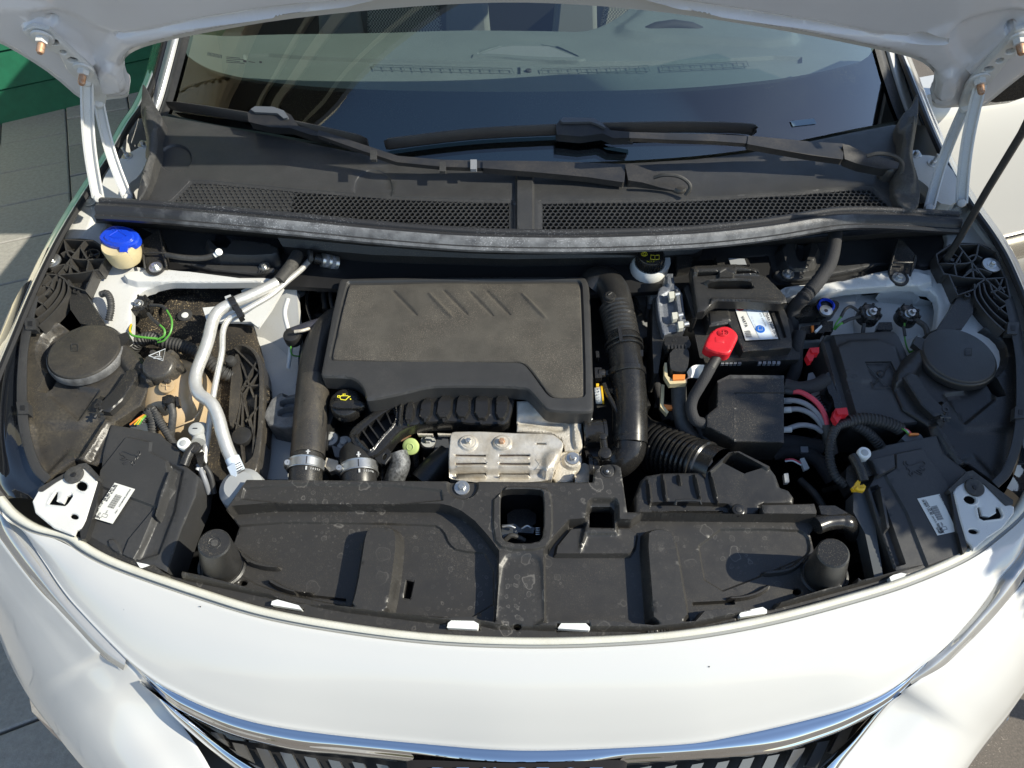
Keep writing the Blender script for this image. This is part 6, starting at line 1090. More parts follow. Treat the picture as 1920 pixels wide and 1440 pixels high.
# control unit: aluminium bracket, connector, relay
GCAST = mat('grey_cast', (.22, .235, .26), .5, .6, var=.6, vscale=120, varcol=(.12, .13, .15), bump=.6, bscale=400)
g = MB(); P = [(1248, 512), (1262, 512), (1266, 534), (1272, 538), (1280, 550), (1282, 572), (1284, 588), (1288, 606), (1284, 618), (1262, 622), (1246, 628), (1242, 622), (1234, 590), (1231, 560), (1236, 540), (1246, 534)]
relief(g, P, GCAST, [([(1250, 516), (1258, 516), (1260, 534), (1250, 534)], .006, .003), ([(1236, 560), (1262, 545), (1270, 600), (1244, 618)], -.004, .006), ([(1264, 538), (1274, 542), (1282, 600), (1272, 606)], .008, .004)], [], d0=.004, th=.05, cell=.004, rnd=.002); cu_ = part(g, 'control_unit_bracket', 'grey cast bracket left of the battery')
for x, y in ((1262, 553), (1268, 592), (1279, 609)):
    g = MB(); slab(g, [(x - 8, y - 6), (x + 2, y - 7), (x + 3, y + 5), (x - 6, y + 7)], .01, mat('dusty_pale_metal', (.55, .54, .46), .6), d0=.016); tube(g, [(x + 2, y, .010), (x + 12, y - 2, .010)], STEEL, r=.005, smooth=False); g.obj('mounting_lug', cu_, bevel=.001)
g = MB(); slab(g, [(1224, 560), (1232, 556), (1246, 630), (1240, 660), (1234, 700), (1226, 700), (1223, 640)], .06, PLC, d0=-.01); part(g, 'control_unit_case', bevel=.003)
g = MB(); slab(g, [(1246, 631), (1290, 630), (1296, 645), (1292, 652), (1250, 652), (1246, 645)], .03, GLOSSB, d0=.006)
for i in range(6): slab(g, [(1252 + i * 6.5, 646), (1256 + i * 6.5, 646), (1256 + i * 6.5, 654), (1252 + i * 6.5, 654)], .01, PLC, d0=.009)
slab(g, [(1256, 654), (1288, 653), (1293, 662), (1290, 690), (1284, 697), (1262, 696), (1256, 688)], .03, PLC, d0=.010, sm=1); text(g, '65', (1262, 641), (1270, 640), EMB, d=.007); part(g, 'control_unit_plug', 'domed black plug on the control unit', bevel=.002)
g = MB(); slab(g, [(1246, 680), (1250, 680), (1252, 705), (1262, 712), (1288, 710), (1288, 718), (1256, 720), (1246, 704)], .012, CRP, d0=.002); slab(g, [(1262, 702), (1285, 702), (1284, 711), (1262, 712)], .01, ORG, d0=.006); slab(g, [(1240, 720), (1246, 722), (1244, 760), (1254, 772), (1250, 776), (1238, 762)], .01, CRP, d0=-.03); slab(g, [(1244, 758), (1262, 760), (1262, 766), (1250, 768)], .006, ORG, d0=-.03); part(g, 'plug_lock', 'cream and orange locking clip below the plug', bevel=.001)
g = MB(); loft(g, [[(1288, 697, .006), (1296, 688, .016), (1306, 684, .012), (1321, 684, .016)], [(1290, 706, .004), (1298, 698, .014), (1306, 697, .008), (1318, 694, .014)], [(1286, 712, .0), (1296, 708, .010), (1308, 709, .004), (1316, 703, .010)]], STK, nu=16, kv=4); part(g, 'paper_tag')
hose([(1272, 716, -.02), (1274, 760, -.03), (1282, 800, -.045), (1305, 830, -.06), (1325, 850, -.08)], RUB, 'loom_hose', r=.0125, seg=16)
hose([(1310, 800, -.05), (1322, 822, -.05), (1340, 850, -.06)], RUB, 'loom_hose', r=.0075, seg=12)
# ---------------- battery
ba = empty('battery'); ba.parent = car; ba['label'] = 'black car battery with a white and blue label'
g = MB(); slab(g, [(1300, 566), (1322, 572), (1462, 556), (1476, 572), (1500, 662), (1492, 672), (1322, 676), (1312, 670), (1298, 606)], .17, BAYM, d0=-.026); g.obj('case', ba, bevel=.003)
g = MB(); 
slab(g, [(1318, 669), (1498, 660), (1502, 668), (1498, 674), (1322, 680)], .012, PLC, d0=-.020)
for s0, s1 in ((1352, 1392), (1422, 1466)):
    for i in range(5): x = s0 + (s1 - s0) * i / 5; slab(g, [(x, 677), (x + 6, 677), (x + 6, 682), (x, 682)], .006, GRYW, d0=-.022)
g.obj('rim', ba, bevel=.001)
g = MB(); relief(g, [(1322, 583), (1346, 570), (1372, 566), (1462, 560), (1476, 590), (1486, 640), (1485, 652), (1394, 659), (1388, 646), (1372, 620), (1366, 606), (1330, 612)], PLC, [([(1372, 570), (1437, 566), (1462, 638), (1396, 642)], -.002, .001, 0), ([(1444, 568), (1450, 567), (1472, 636), (1466, 637)], -.006, .002, 0), ([(1330, 586), (1366, 576), (1370, 600), (1332, 608)], .002, .002, 0)], [], d0=.000, th=.03, cell=.006, rnd=.002); g.obj('lid', ba)
LQ = [(1375, 568), (1434, 566), (1459, 635), (1398, 638)]
def L(u, v): return bil(LQ, u, v)
g = MB(); slab(g, [L(0, 0), L(1, 0), L(1, 1), L(0, 1)], .0006, STK, d0=.0016); LD = .0022
quad(g, [L(.33, .0), L(.80, .0), L(.80, .40), L(1, .42), L(1, 1), L(.45, 1), L(.33, .3)], STKB, d=LD)
quad(g, [L(.82, 0), L(1, 0), L(1, 1), L(.86, 1)], mat('label_grey', (.62, .62, .60), .4), d=LD + .0002)
e = L(.16, .10); lathe(g, BAY.w(*e, LD + .0004), [(.0048, .0), (.0092, .0)], mat('label_red', (.45, .02, .04), .4), seg=24)
e = L(.56, .72); lathe(g, BAY.w(*e, LD + .0004), [(0, .0), (.0078, .0)], BSYM, seg=24); line(g, [(e[0] - 4, e[1] + 2), (e[0] - 4, e[1] - 4), (e[0] + 3, e[1] - 5), (e[0] + 4, e[1] + 2)], SYM, r=.0005, d=LD + .0006, closed=True)
text(g, 'VARTA', L(.10, .36), L(.13, .66), INK, d=LD, h=.0048, bold=.02); text(g, '51', L(.14, .74), L(.15, .80), mat('label_grey_ink', (.25, .25, .25), .5), d=LD, h=.004)
text(g, 'EF 12V 70Ah 760A (EN)', L(.83, .02), L(.95, .96), INK, d=LD + .0003, h=.0050, bold=.015); text(g, '560 901 076', L(.40, .38), L(.42, .66), SYM, d=LD, h=.003); text(g, '570 500 076', L(.70, .30), L(.74, .66), mat('label_grey_ink', (0, 0, 0)), d=LD, h=.0028)
for i in range(12):
    a, b = .76 + i * .015, .76 + i * .015 + (.004 if i % 3 else .008); quad(g, [L(.05, a), L(.24, a), L(.24, b), L(.05, b)], INK, d=LD + .0002)
line(g, [L(.40, .05), L(.46, .12)], BSYM, r=.0006, d=LD); line(g, [L(.46, .05), L(.40, .12)], BSYM, r=.0006, d=LD); line(g, [L(.58, .04), L(.68, .14)], BSYM, r=.0007, d=LD); line(g, [L(.68, .04), L(.58, .14)], BSYM, r=.0007, d=LD); line(g, [L(.56, .09), L(.70, .09)], BSYM, r=.0006, d=LD)
g.obj('label', ba)
g = MB(); P = [(1296, 500), (1304, 497), (1380, 494), (1422, 503), (1426, 512), (1440, 520), (1464, 544), (1474, 556), (1476, 566), (1464, 570), (1400, 566), (1346, 565), (1334, 570), (1322, 583), (1308, 584), (1304, 560), (1298, 520)]
relief(g, P, PLC, [([(1298, 502), (1380, 498), (1422, 506), (1424, 511), (1300, 512)], .006, .004, 0), ([(1348, 512), (1362, 504), (1376, 512), (1376, 520), (1348, 520)], .005, .003, 0), ([(1322, 521), (1408, 519), (1414, 528), (1330, 530)], .010, .005, 1), ([(1334, 558), (1464, 561), (1468, 572), (1330, 574)], .003, .003, 0)], [([(1308, 513), (1346, 512), (1346, 516), (1308, 517)], 0), ([(1380, 510), (1420, 509), (1422, 514), (1380, 515)], 0), ([(1324, 533), (1408, 531), (1414, 538), (1408, 541), (1380, 540), (1330, 541)], 1)], d0=.028, th=.020, cell=.006, rnd=.003); g.obj('hold_down_bracket', ba)
g = MB(); slab(g, [(1282, 540), (1290, 534), (1310, 590), (1306, 598), (1300, 596)], .04, PLC, d0=.010); g.obj('tray_side', ba, bevel=.002); g = MB(); slab(g, [(1268, 478), (1300, 482), (1296, 500), (1270, 506)], .04, PLC, d0=-.01); g.obj('tray_clip', ba, bevel=.002); g = MB(); slab(g, [(1340, 480), (1400, 482), (1408, 496), (1346, 498)], .01, PLC, d0=.0); slab(g, [(1366, 484), (1396, 485), (1400, 496), (1370, 496)], .001, mat('shaded_sticker', (.30, .31, .32), .5), d0=.006); g.obj('rear_cover', ba, bevel=.001)
g = MB(); disc(g, (1431, 645, -.004), .0052, .01, PLC); disc(g, (1431, 645, -.0035), .003, .002, DEEP); g.obj('vent_port', ba)
RDP = [(1349, 612), (1362, 610), (1374, 615), (1384, 625), (1384, 634), (1378, 646), (1371, 661), (1360, 664), (1340, 660), (1322, 652), (1321, 644), (1330, 625), (1338, 617)]
g = MB(); relief(g, RDP, RED, [([(1341, 632), (1358, 634), (1358, 643), (1341, 641)], .0007, .0006, 0)], [], d0=.036, th=.016, cell=.004, rnd=.004, sm=1)
line(g, ell(1356, 624, 10, 6, 18), RED, r=.0007, d=.037, closed=True); line(g, ell(1356, 624, 7, 4, 18), RED, r=.0006, d=.037, closed=True); line(g, [(1351, 624), (1361, 624)], RED, r=.001, d=.037); line(g, [(1356, 620), (1356, 628)], RED, r=.001, d=.037)
g.obj('terminal_cover', ba)['label'] = 'bright red plastic terminal cover'
g = MB(); tube(g, [(1349, 664, .022), (1343, 672, .020)], COPPER, r=.0055, smooth=False, seg=10); slab(g, [(1338, 659), (1352, 662), (1346, 676), (1336, 672)], .006, COPPER, d0=.024); g.obj('copper_lug', ba, bevel=.001)
g = MB(); tube(g, [(1345, 668, .018), (1336, 684, .018), (1330, 694, .018)], RUB, r=.0082, seg=14); tube(g, [(1332, 690, .018), (1322, 708, .014), (1310, 728, .006), (1299, 748, -.004), (1296, 768, -.012), (1304, 788, -.018), (1322, 794, -.022), (1336, 796, -.03)], HARN, r=.0088, seg=16, k=8); g.obj('positive_cable', ba)
# relay box in front of the battery
g = MB(); P = [(1345, 713), (1367, 703), (1470, 705), (1472, 716), (1472, 828), (1378, 826), (1326, 799), (1324, 778), (1344, 762)]
relief(g, P, PLC, [([(1377, 738), (1474, 738), (1474, 832), (1377, 832)], -.003, .001, 0), ([(1340, 700), (1475, 700), (1475, 711), (1366, 711), (1340, 722)], -.004, .002, 0)], [], d0=-.010, th=.06, cell=.006, rnd=.0025); part(g, 'relay_box', 'angular black box in front of the battery')
g = MB(); slab(g, [(1345, 714), (1368, 703), (1470, 704), (1470, 710), (1368, 710), (1346, 720)], .001, mat('peeling_tape', (.10, .10, .095), .4, var=.9, vscale=110, varcol=(.015, .015, .015)), d0=-.0125); part(g, 'peeling_strip')
hose([(1470, 722, -.02), (1500, 728, -.018), (1530, 722, -.016), (1548, 712, -.02)], HARN, 'taped_cable', r=.011, seg=14)
hose([(1484, 735, -.02), (1500, 735, -.012), (1518, 744, -.008), (1534, 758, -.010), (1545, 776, -.014), (1552, 800, -.022)], REDW, 'red_cable', 'pinkish red cable curving beside the fuse box', r=.0042, seg=10); hose([(1471, 733, -.02), (1486, 735, -.019)], RUB, 'cable_sleeve', r=.0055, seg=10)
for P in ([(1471, 752, -.022), (1490, 751, -.014), (1512, 758, -.012), (1532, 775, -.016), (1546, 797, -.024)], [(1471, 769, -.024), (1495, 767, -.018), (1515, 773, -.016), (1532, 786, -.02), (1544, 804, -.028)], [(1471, 806, -.03), (1500, 797, -.026), (1525, 800, -.026), (1542, 810, -.03)]): hose(P, GRYW, 'grey_cable', r=.0042, seg=10)
for y in (752, 769, 806):
    hose([(1468, y, -.0235 if y < 800 else -.03), (1484, y - 1, -.019 if y < 800 else -.028)], GRP, 'cable_ferrule', r=.0050, seg=10)
hose([(1550, 796, -.024), (1554, 820, -.034), (1560, 850, -.05)], RUB, 'cable_bundle', r=.0095, seg=12)
# fuse box
FB = [(1548, 626), (1600, 622), (1678, 618), (1688, 630), (1700, 656), (1712, 688), (1716, 700), (1704, 714), (1712, 740), (1738, 790), (1660, 800), (1600, 796), (1588, 770), (1572, 730), (1556, 690), (1546, 660), (1540, 640)]
g = MB(); relief(g, FB, PLG, [([(1566, 640), (1676, 634), (1694, 690), (1698, 712), (1590, 716), (1576, 680)], .004, .006), ([(1620, 682), (1668, 681), (1690, 726), (1638, 728)], -.0015, .001, 0), ([(1540, 640), (1556, 636), (1600, 790), (1586, 796)], -.012, .005, 0)], [], d0=-.012, th=.09, cell=.008, rnd=.006); fb = part(g, 'fuse_box', 'large black fuse box on the battery side of the bay')
g = MB(); line(g, [(1620, 682), (1668, 681), (1690, 726), (1638, 728)], EMB, r=.0007, d=-.010, closed=True); line(g, [(1624, 684), (1662, 724)], EMB, r=.0012, d=-.010); line(g, [(1640, 720), (1668, 684)], EMB, r=.0012, d=-.010); lathe(g, BAY.w(1652, 700, -.011), [(0, .0025), (.004, .0015), (.006, 0)], EMB); line(g, ell(1602, 706, 5, 3.5), EMB, r=.0004, d=-.008, closed=True); line(g, ell(1594, 734, 6, 4), EMB, r=.0004, d=-.012, closed=True); g.obj('moulded_symbol', fb)
g = MB(); slab(g, [(1546, 700, -.018), (1560, 696, -.018), (1576, 740, -.018), (1580, 764, -.02), (1566, 770, -.02), (1562, 745, -.018), (1552, 735, -.018)], .03, GLOSSB, sm=1); g.obj('side_latch', fb, bevel=.002)
for P in ([(1518, 652), (1536, 651), (1536, 662), (1528, 664), (1524, 676), (1518, 678), (1512, 666)], [(1566, 766), (1588, 764), (1591, 778), (1580, 780), (1570, 794), (1562, 780)]):
    g = MB(); slab(g, P, .012, RED, d0=.006); slab(g, [(P[0][0] + 2, P[0][1] + 1), (P[1][0] - 1, P[1][1] + 1), (P[2][0] - 1, P[2][1] - 1), (P[0][0] + 5, P[2][1] - 1)], .004, RED, d0=.010); g.obj('red_clip', fb, bevel=.0015)
g = MB(); slab(g, [(1516, 700), (1524, 698), (1556, 755), (1546, 776), (1538, 770), (1512, 722)], .001, mat('grey_sticker', (.30, .32, .34), .5), d0=-.05)
for i in range(6): line(g, [(1530 + i * 2.5, 744 + i * 4.5), (1540 + i * 2.5, 738 + i * 4.5)], INK, r=.0007 if i % 2 else .0012, d=-.049)
part(g, 'side_sticker')
hose([(1500, 622, -.02), (1494, 650, -.03), (1492, 690, -.05), (1480, 720, -.07)], HARN, 'taped_cable', r=.0105, seg=14)
# corrugated looms on the right
hose([(1592, 792, -.008), (1570, 800, -.008), (1558, 825, -.010), (1556, 860, -.016), (1566, 892, -.024), (1586, 910, -.03)], RUB, 'corrugated_loom', r=.0072, rib=.16, pitch=.0045, seg=14)
hose([(1592, 790, -.010), (1620, 786, -.008), (1650, 790, -.008), (1675, 798, -.012), (1690, 806, -.016)], RUB, 'corrugated_loom', r=.0105, rib=.15, pitch=.0052, seg=14)
hose([(1600, 795, -.014), (1625, 810, -.018), (1645, 830, -.03), (1660, 850, -.05)], RUB, 'corrugated_loom', r=.0085, rib=.15, pitch=.0045, seg=14)
g = MB(); slab(g, [(1690, 822), (1700, 812), (1726, 814), (1732, 822), (1700, 830)], .02, mat('grey_plug', (0, 0, 0)), d0=-.008); part(g, 'connector_block', bevel=.002); g = MB(); slab(g, [(1706, 812), (1722, 812), (1724, 815), (1706, 816)], .004, ORG, d0=-.003); part(g, 'coloured_latch')
for m, x in ((GRNW, 0), (GRP, 3), (REDW, 6)): hose([(1690 + x, 803, -.008), (1698 + x, 808, -.004), (1704 + x, 815, -.008)], m, 'loom_wire', r=.0013, seg=6)
for m, o in ((REDW, 0), (WHP, 3)): hose([(1472, 862 + o, -.06), (1486, 861 + o, -.055), (1500, 868 + o, -.055), (1510, 876, -.06)], m, 'loom_wire', r=.0013, seg=6)
g = MB(); slab(g, [(1500, 860, -.05), (1508, 858, -.05), (1518, 878, -.055), (1508, 882, -.055)], .006, GRP); slab(g, [(1470, 888, -.03), (1478, 887, -.03), (1480, 904, -.03), (1472, 905, -.03)], .008, GRP); part(g, 'grey_clips', bevel=.001)
# corrugated hose and air filter box
g = MB(); A, B = BAY.w(1222, 838, -.085), BAY.w(1300, 868, -.045); ax = (B - A).normalized(); Lh = (B - A).length + .014; pr = []
n = 11
for i in range(n):
    a = Lh * i / n; w_ = Lh / n; r = .044 - .006 * i / n; pr += [(r - .006, a), (r - .006, a + w_ * .35), (r, a + w_ * .45), (r, a + w_ * .85), (r - .006, a + w_ * .98)]
lathe(g, A, pr, GLOSSB, ax, 48); ch_ = part(g, 'corrugated_intake_hose', 'wide ribbed black hose entering the air filter box')
g = MB(); c = BAY.w(1318, 872, -.04); lathe(g, c, [(.037, -.012), (.039, -.01), (.039, .004), (.036, .006), (.036, .03)], GLOSSB, ax, 40); slab(g, [(1288, 843, .0), (1300, 832, .0), (1318, 840, .0), (1340, 862, -.006), (1328, 878, -.004), (1306, 872, .0)], .012, GLOSSB, sm=1, d0=-.012); g.obj('hose_collar', ch_)
hose([(1180, 790, -.10), (1205, 815, -.10), (1235, 825, -.10)], PLC, 'lower_hose', r=.03, seg=20)
AB = [(1201, 900), (1212, 890), (1242, 885), (1307, 884), (1325, 880), (1345, 862), (1365, 845), (1385, 843), (1412, 856), (1444, 874), (1456, 890), (1464, 912), (1480, 918), (1490, 932), (1489, 946), (1428, 947), (1424, 966), (1190, 963), (1189, 932)]
rb = [((1216, 896), (1221, 942)), ((1244, 888), (1250, 936)), ((1274, 888), (1277, 905)), ((1304, 887), (1314, 932)), ((1333, 882), (1347, 940))]
ft = [([(1338, 882), (1356, 864), (1372, 850), (1384, 850), (1410, 862), (1438, 880), (1446, 890), (1420, 893), (1382, 905), (1372, 900)], -.040, .005, 0), ([(1326, 884), (1366, 846), (1386, 844), (1446, 874), (1440, 880), (1384, 850), (1372, 850), (1336, 884)], .004, .003, 0),
      ([(1217, 948), (1228, 946), (1360, 948), (1368, 955), (1366, 964), (1218, 962)], -.008, .003, 1), ([(1222, 955), (1356, 955), (1358, 959), (1222, 959)], -.003, .002, 0)]
relb = [([(a[0] - 2.5, a[1]), (a[0] + 2.5, a[1]), (b[0] + 3, b[1]), (b[0] - 3, b[1])], .009, .004, 1) for a, b in rb]
g = MB(); relief(g, AB, PLC, relb + ft, [], d0=-.012, th=.09, cell=.005, rnd=.006, fn=lambda u, v: -.0 * u); ab = part(g, 'air_filter_box', 'black air filter box with raised ribs behind the radiator cover')
g = MB(); disc(g, (1385, 955, -.001), .0095, .012, GLOSSB); disc(g, (1385, 955, .0), .0045, .002, PLC); g.obj('round_clip', ab)
g = MB(); tube(g, [(1266, 946, -.004), (1268, 939, .0), (1282, 938, .0), (1300, 938, .0), (1312, 939, .0), (1314, 945, -.004)], PLC, r=.0022, smooth=False, seg=8); g.obj('wire_clip', ab)
# ================================================================== headlight housings (both sides)
def housing(mir, yo=0):
    M = (lambda P, dy=0: [((1956 - p[0] if mir else p[0]),) + (p[1] + yo + dy,) + tuple(p[2:]) for p in P])
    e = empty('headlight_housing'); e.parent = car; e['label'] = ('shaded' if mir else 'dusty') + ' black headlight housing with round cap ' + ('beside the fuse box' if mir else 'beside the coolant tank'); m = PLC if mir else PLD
    # main shell
    SH = M([(72, 560), (100, 600), (126, 612), (150, 600), (160, 605), (190, 612), (232, 640), (246, 652), (262, 664), (276, 688), (282, 715), (262, 760), (215, 790), (208, 812), (190, 866), (178, 872), (140, 862), (84, 902), (66, 868), (48, 800), (42, 700), (50, 620)])
    cap = ell(157, 662, 68, 48)
    relief(g1 := MB(), SH, m, [(M(ell(157, 668, 76, 56)), -.016, .010, 0), (M([(95, 715), (135, 700), (150, 730), (188, 735), (150, 790), (95, 745)]), -.006, .006, 0), (M([(86, 745), (108, 705), (122, 712), (100, 748)]), -.022, .004, 0), (M([(190, 612), (232, 640), (275, 690), (280, 715), (240, 700), (215, 660)]), .010, .010, 0), (M([(62, 800), (150, 800), (186, 780), (205, 800), (178, 865), (130, 850), (86, 895), (70, 870)]), -.006, .012, 0),
        (M([(128, 870), (150, 852), (196, 782), (206, 790), (168, 852), (146, 878)]), .008, .008, 0), (M([(196, 832), (214, 806), (220, 812), (200, 850)]), .006, .004, 0)], [], d0=-.006, th=.06, cell=.007, rnd=.003); g1.obj('shell', e)
    # outer rim strip
    g = MB(); R1 = M([(58, 548), (44, 600), (36, 660), (32, 720), (33, 780), (42, 830), (60, 880), (84, 906)]); R2 = M([(72, 556), (62, 605), (52, 660), (50, 720), (52, 780), (60, 828), (76, 872), (96, 894)])
    loft(g, [[(x, y, .004) for x, y in R1], [(x, y, .012) for x, y in R1], [(x, y, .012) for x, y in R2], [(x, y, -.004) for x, y in R2]], PLG, nu=50, kv=2)
    for q in ((52, 606), (38, 764)):
        P = M([(q[0] - 8, q[1] - 10), (q[0] + 14, q[1] - 10), (q[0] + 16, q[1] + 12), (q[0] - 4, q[1] + 12)]); slab(g, P, .012, PLG, d0=.016)
        P = M([(q[0] + 0, q[1] - 4), (q[0] + 8, q[1] - 4), (q[0] + 8, q[1] + 5), (q[0] + 0, q[1] + 5)]); slab(g, P, .0006, DEEP, d0=.0168)
    g.obj('outer_rim', e, bevel=0)
    # big round cap
    g = MB(); cx, cy = M([(157, 656)])[0][:2]; 
    capd = .010
    cc = BAY.w(cx, cy, capd); ref = BAY.w(cx + 66, cy, capd); Rr = (ref - cc).length
    ax = (BAY.N + Vector((0, .10, 0))).normalized()
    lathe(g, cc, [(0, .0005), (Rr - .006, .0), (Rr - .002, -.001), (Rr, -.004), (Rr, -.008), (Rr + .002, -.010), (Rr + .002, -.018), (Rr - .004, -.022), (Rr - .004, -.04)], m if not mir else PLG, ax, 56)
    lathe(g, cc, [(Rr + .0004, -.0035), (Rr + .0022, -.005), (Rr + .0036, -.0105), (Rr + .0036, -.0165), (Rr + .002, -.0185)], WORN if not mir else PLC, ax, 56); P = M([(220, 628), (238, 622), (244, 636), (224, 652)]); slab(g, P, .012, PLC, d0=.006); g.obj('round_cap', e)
    g = MB(); q0 = M([(134, 645), (146, 645), (146, 658), (134, 658)]); line(g, q0, EMB, r=.0005, d=.0115, closed=True); q = M([(136, 655), (144, 655)]); a, b = (q[0], q[1]) if not mir else (q[1], q[0]); text(g, 'H7', a, b, EMB, d=.0115); g.obj('moulded_mark', e)
    # side wall piece up to the rib head
    g = MB(); slab(g, M([(128, 545), (160, 545), (166, 560), (206, 622), (196, 616), (150, 606), (132, 580)]), .05, PLC, d0=.004); g.obj('side_wall', e, bevel=.002)
    # ribbed head
    hd_ = M([(88, 470), (98, 458), (120, 448), (150, 447), (176, 450), (200, 467), (196, 480), (190, 498), (176, 508), (160, 520), (158, 542), (130, 548), (118, 570), (100, 610), (84, 625), (60, 600), (62, 570), (66, 545), (72, 505)])
    g = MB(); slab(g, hd_, .006, PLC, d0=-.012); g.obj('rib_base', e)
    walls = [([(70, 512), (90, 465), (120, 449), (174, 451), (200, 469), (197, 484), (185, 507)], 1), ([(70, 512), (62, 548), (60, 572)], 1), ([(160, 450), (134, 483), (108, 515)], 1), ([(70, 512), (108, 515), (150, 512), (185, 505)], 1), ([(90, 486), (76, 500), (72, 512)], 1), ([(120, 449), (134, 483), (196, 486)], 0), ([(134, 483), (130, 512)], 1), ([(150, 462), (166, 490), (162, 510)], 1),
        ([(114, 476), (128, 470), (140, 474)], 0), ([(96, 504), (118, 496), (134, 500), (150, 511)], 0), ([(120, 504), (132, 496), (144, 504)], 0), ([(108, 515), (84, 536), (62, 550)], 1), ([(108, 515), (122, 524), (128, 534)], 1),
        ([(128, 524), (127, 548), (112, 572), (94, 592), (72, 612)], 0), ([(120, 524), (116, 546), (102, 568), (84, 586), (68, 598)], 0), ([(112, 522), (106, 542), (92, 560), (74, 576), (62, 584)], 0), ([(100, 522), (94, 538), (80, 552), (62, 564)], 0), ([(76, 515), (84, 536)], 1), ([(90, 514), (72, 540)], 1), ([(70, 530), (98, 540)], 1), ([(64, 560), (84, 572)], 1), ([(128, 534), (160, 545), (176, 508)], 1)]
    for Wl, straight in walls:
        g = MB(); P = catmull(M(Wl), 5) if not straight else [np.array(p) for p in resamp(np.array(M(Wl), float), 400, False)] + [np.array(M(Wl)[-1], float)]; V = []; n = len(P)
        for i, p in enumerate(P):
            a = BAY.w(p[0], p[1], .012); t = (BAY.w(*P[min(i + 1, n - 1)][:2], .012) - BAY.w(*P[max(i - 1, 0)][:2], .012)).normalized(); s = t.cross(BAY.N) * .0013; V += [a - s, a + s, a + s - BAY.N * .024, a - s - BAY.N * .024]
        g.add(V, [(i * 4 + j, i * 4 + (j + 1) % 4, (i + 1) * 4 + (j + 1) % 4, (i + 1) * 4 + j) for i in range(n - 1) for j in range(4)] + [(0, 1, 2, 3), tuple(range(4 * n - 4, 4 * n))], RIBM); g.obj('rib', e)
    g = MB(); q = M([(96, 488, .012)])[0]; disc(g, q, .0155, .003, STEEL); bolt(g, (q[0], q[1], .013), .008); g.obj('bolt', e)
    g = MB(); q = M([(172, 480, .004)])[0]; lathe(g, BAY.w(*q), [(.013, .002), (.015, .002), (.015, -.01), (.013, -.01), (.013, .002)], PLC); lathe(g, BAY.w(*q), [(0, .002), (.004, .002), (.0045, -.008)], PLC); 
    for a in (0, math.pi / 2): c = BAY.w(*q); u = BAY.U * math.cos(a + .5) + BAY.V * math.sin(a + .5); tubew(g, [(c - u * .012, .0012), (c + u * .012, .0012)], PLC, seg=5, smooth=False)
    g.obj('screw_boss', e)
    for p in ((143, 545, .008), (88, 550, .008), (183, 760, .008)):
        g = MB(); q = M([p])[0]; c = BAY.w(*q); lathe(g, c, [(.0026, .001), (.0055, .001), (.0058, -.012)], PLC, seg=16); lathe(g, c, [(.0026, .001), (.0024, -.012)], DEEP, seg=12); g.obj('boss', e)
    # slotted adjuster trough
    P = M([(218, 712), (232, 696), (252, 690), (262, 698), (228, 750), (204, 772), (188, 770), (176, 760), (186, 740)]); g = MB(); relief(g, P, PLC, [(M([(212, 730), (240, 700), (250, 702), (224, 742), (204, 762), (196, 756)]), -.020, .003, 0)], [], d0=.008, th=.012, cell=.005, rnd=.002)
    a, b = M([(222, 728), (206, 752)]); line(g, [a, b], PLC, r=.0022, d=-.004); a, b = M([(228, 730), (212, 754)]); line(g, [a, b], PLC, r=.0018, d=-.002); g.obj('adjuster_trough', e)
    g = MB(); q = M([(184, 775, .008)])[0]
    for i in range(6):
        a = i * math.pi / 3; c = BAY.w(*q); u = BAY.U * math.cos(a) + BAY.V * math.sin(a); tubew(g, [(c, .002), (c + u * .008, .002)], PLC, seg=6, smooth=False)
    g.obj('star_clip', e)
    g = MB(); 
    tx = M([(56, 826), (46, 690)]); 
    if not mir: text(g, 'ECR 37A  001 118 UL LR D PC', (46, 836), (43, 655), EMB, d=.0125, h=.0042)
    else: text(g, 'ED 47 20', (1884, 905 - 24), (1894, 860), EMB, d=.0125, h=.0042)
    g.obj('rim_lettering', e)
    return e
housing(False); hr = housing(True, 8)
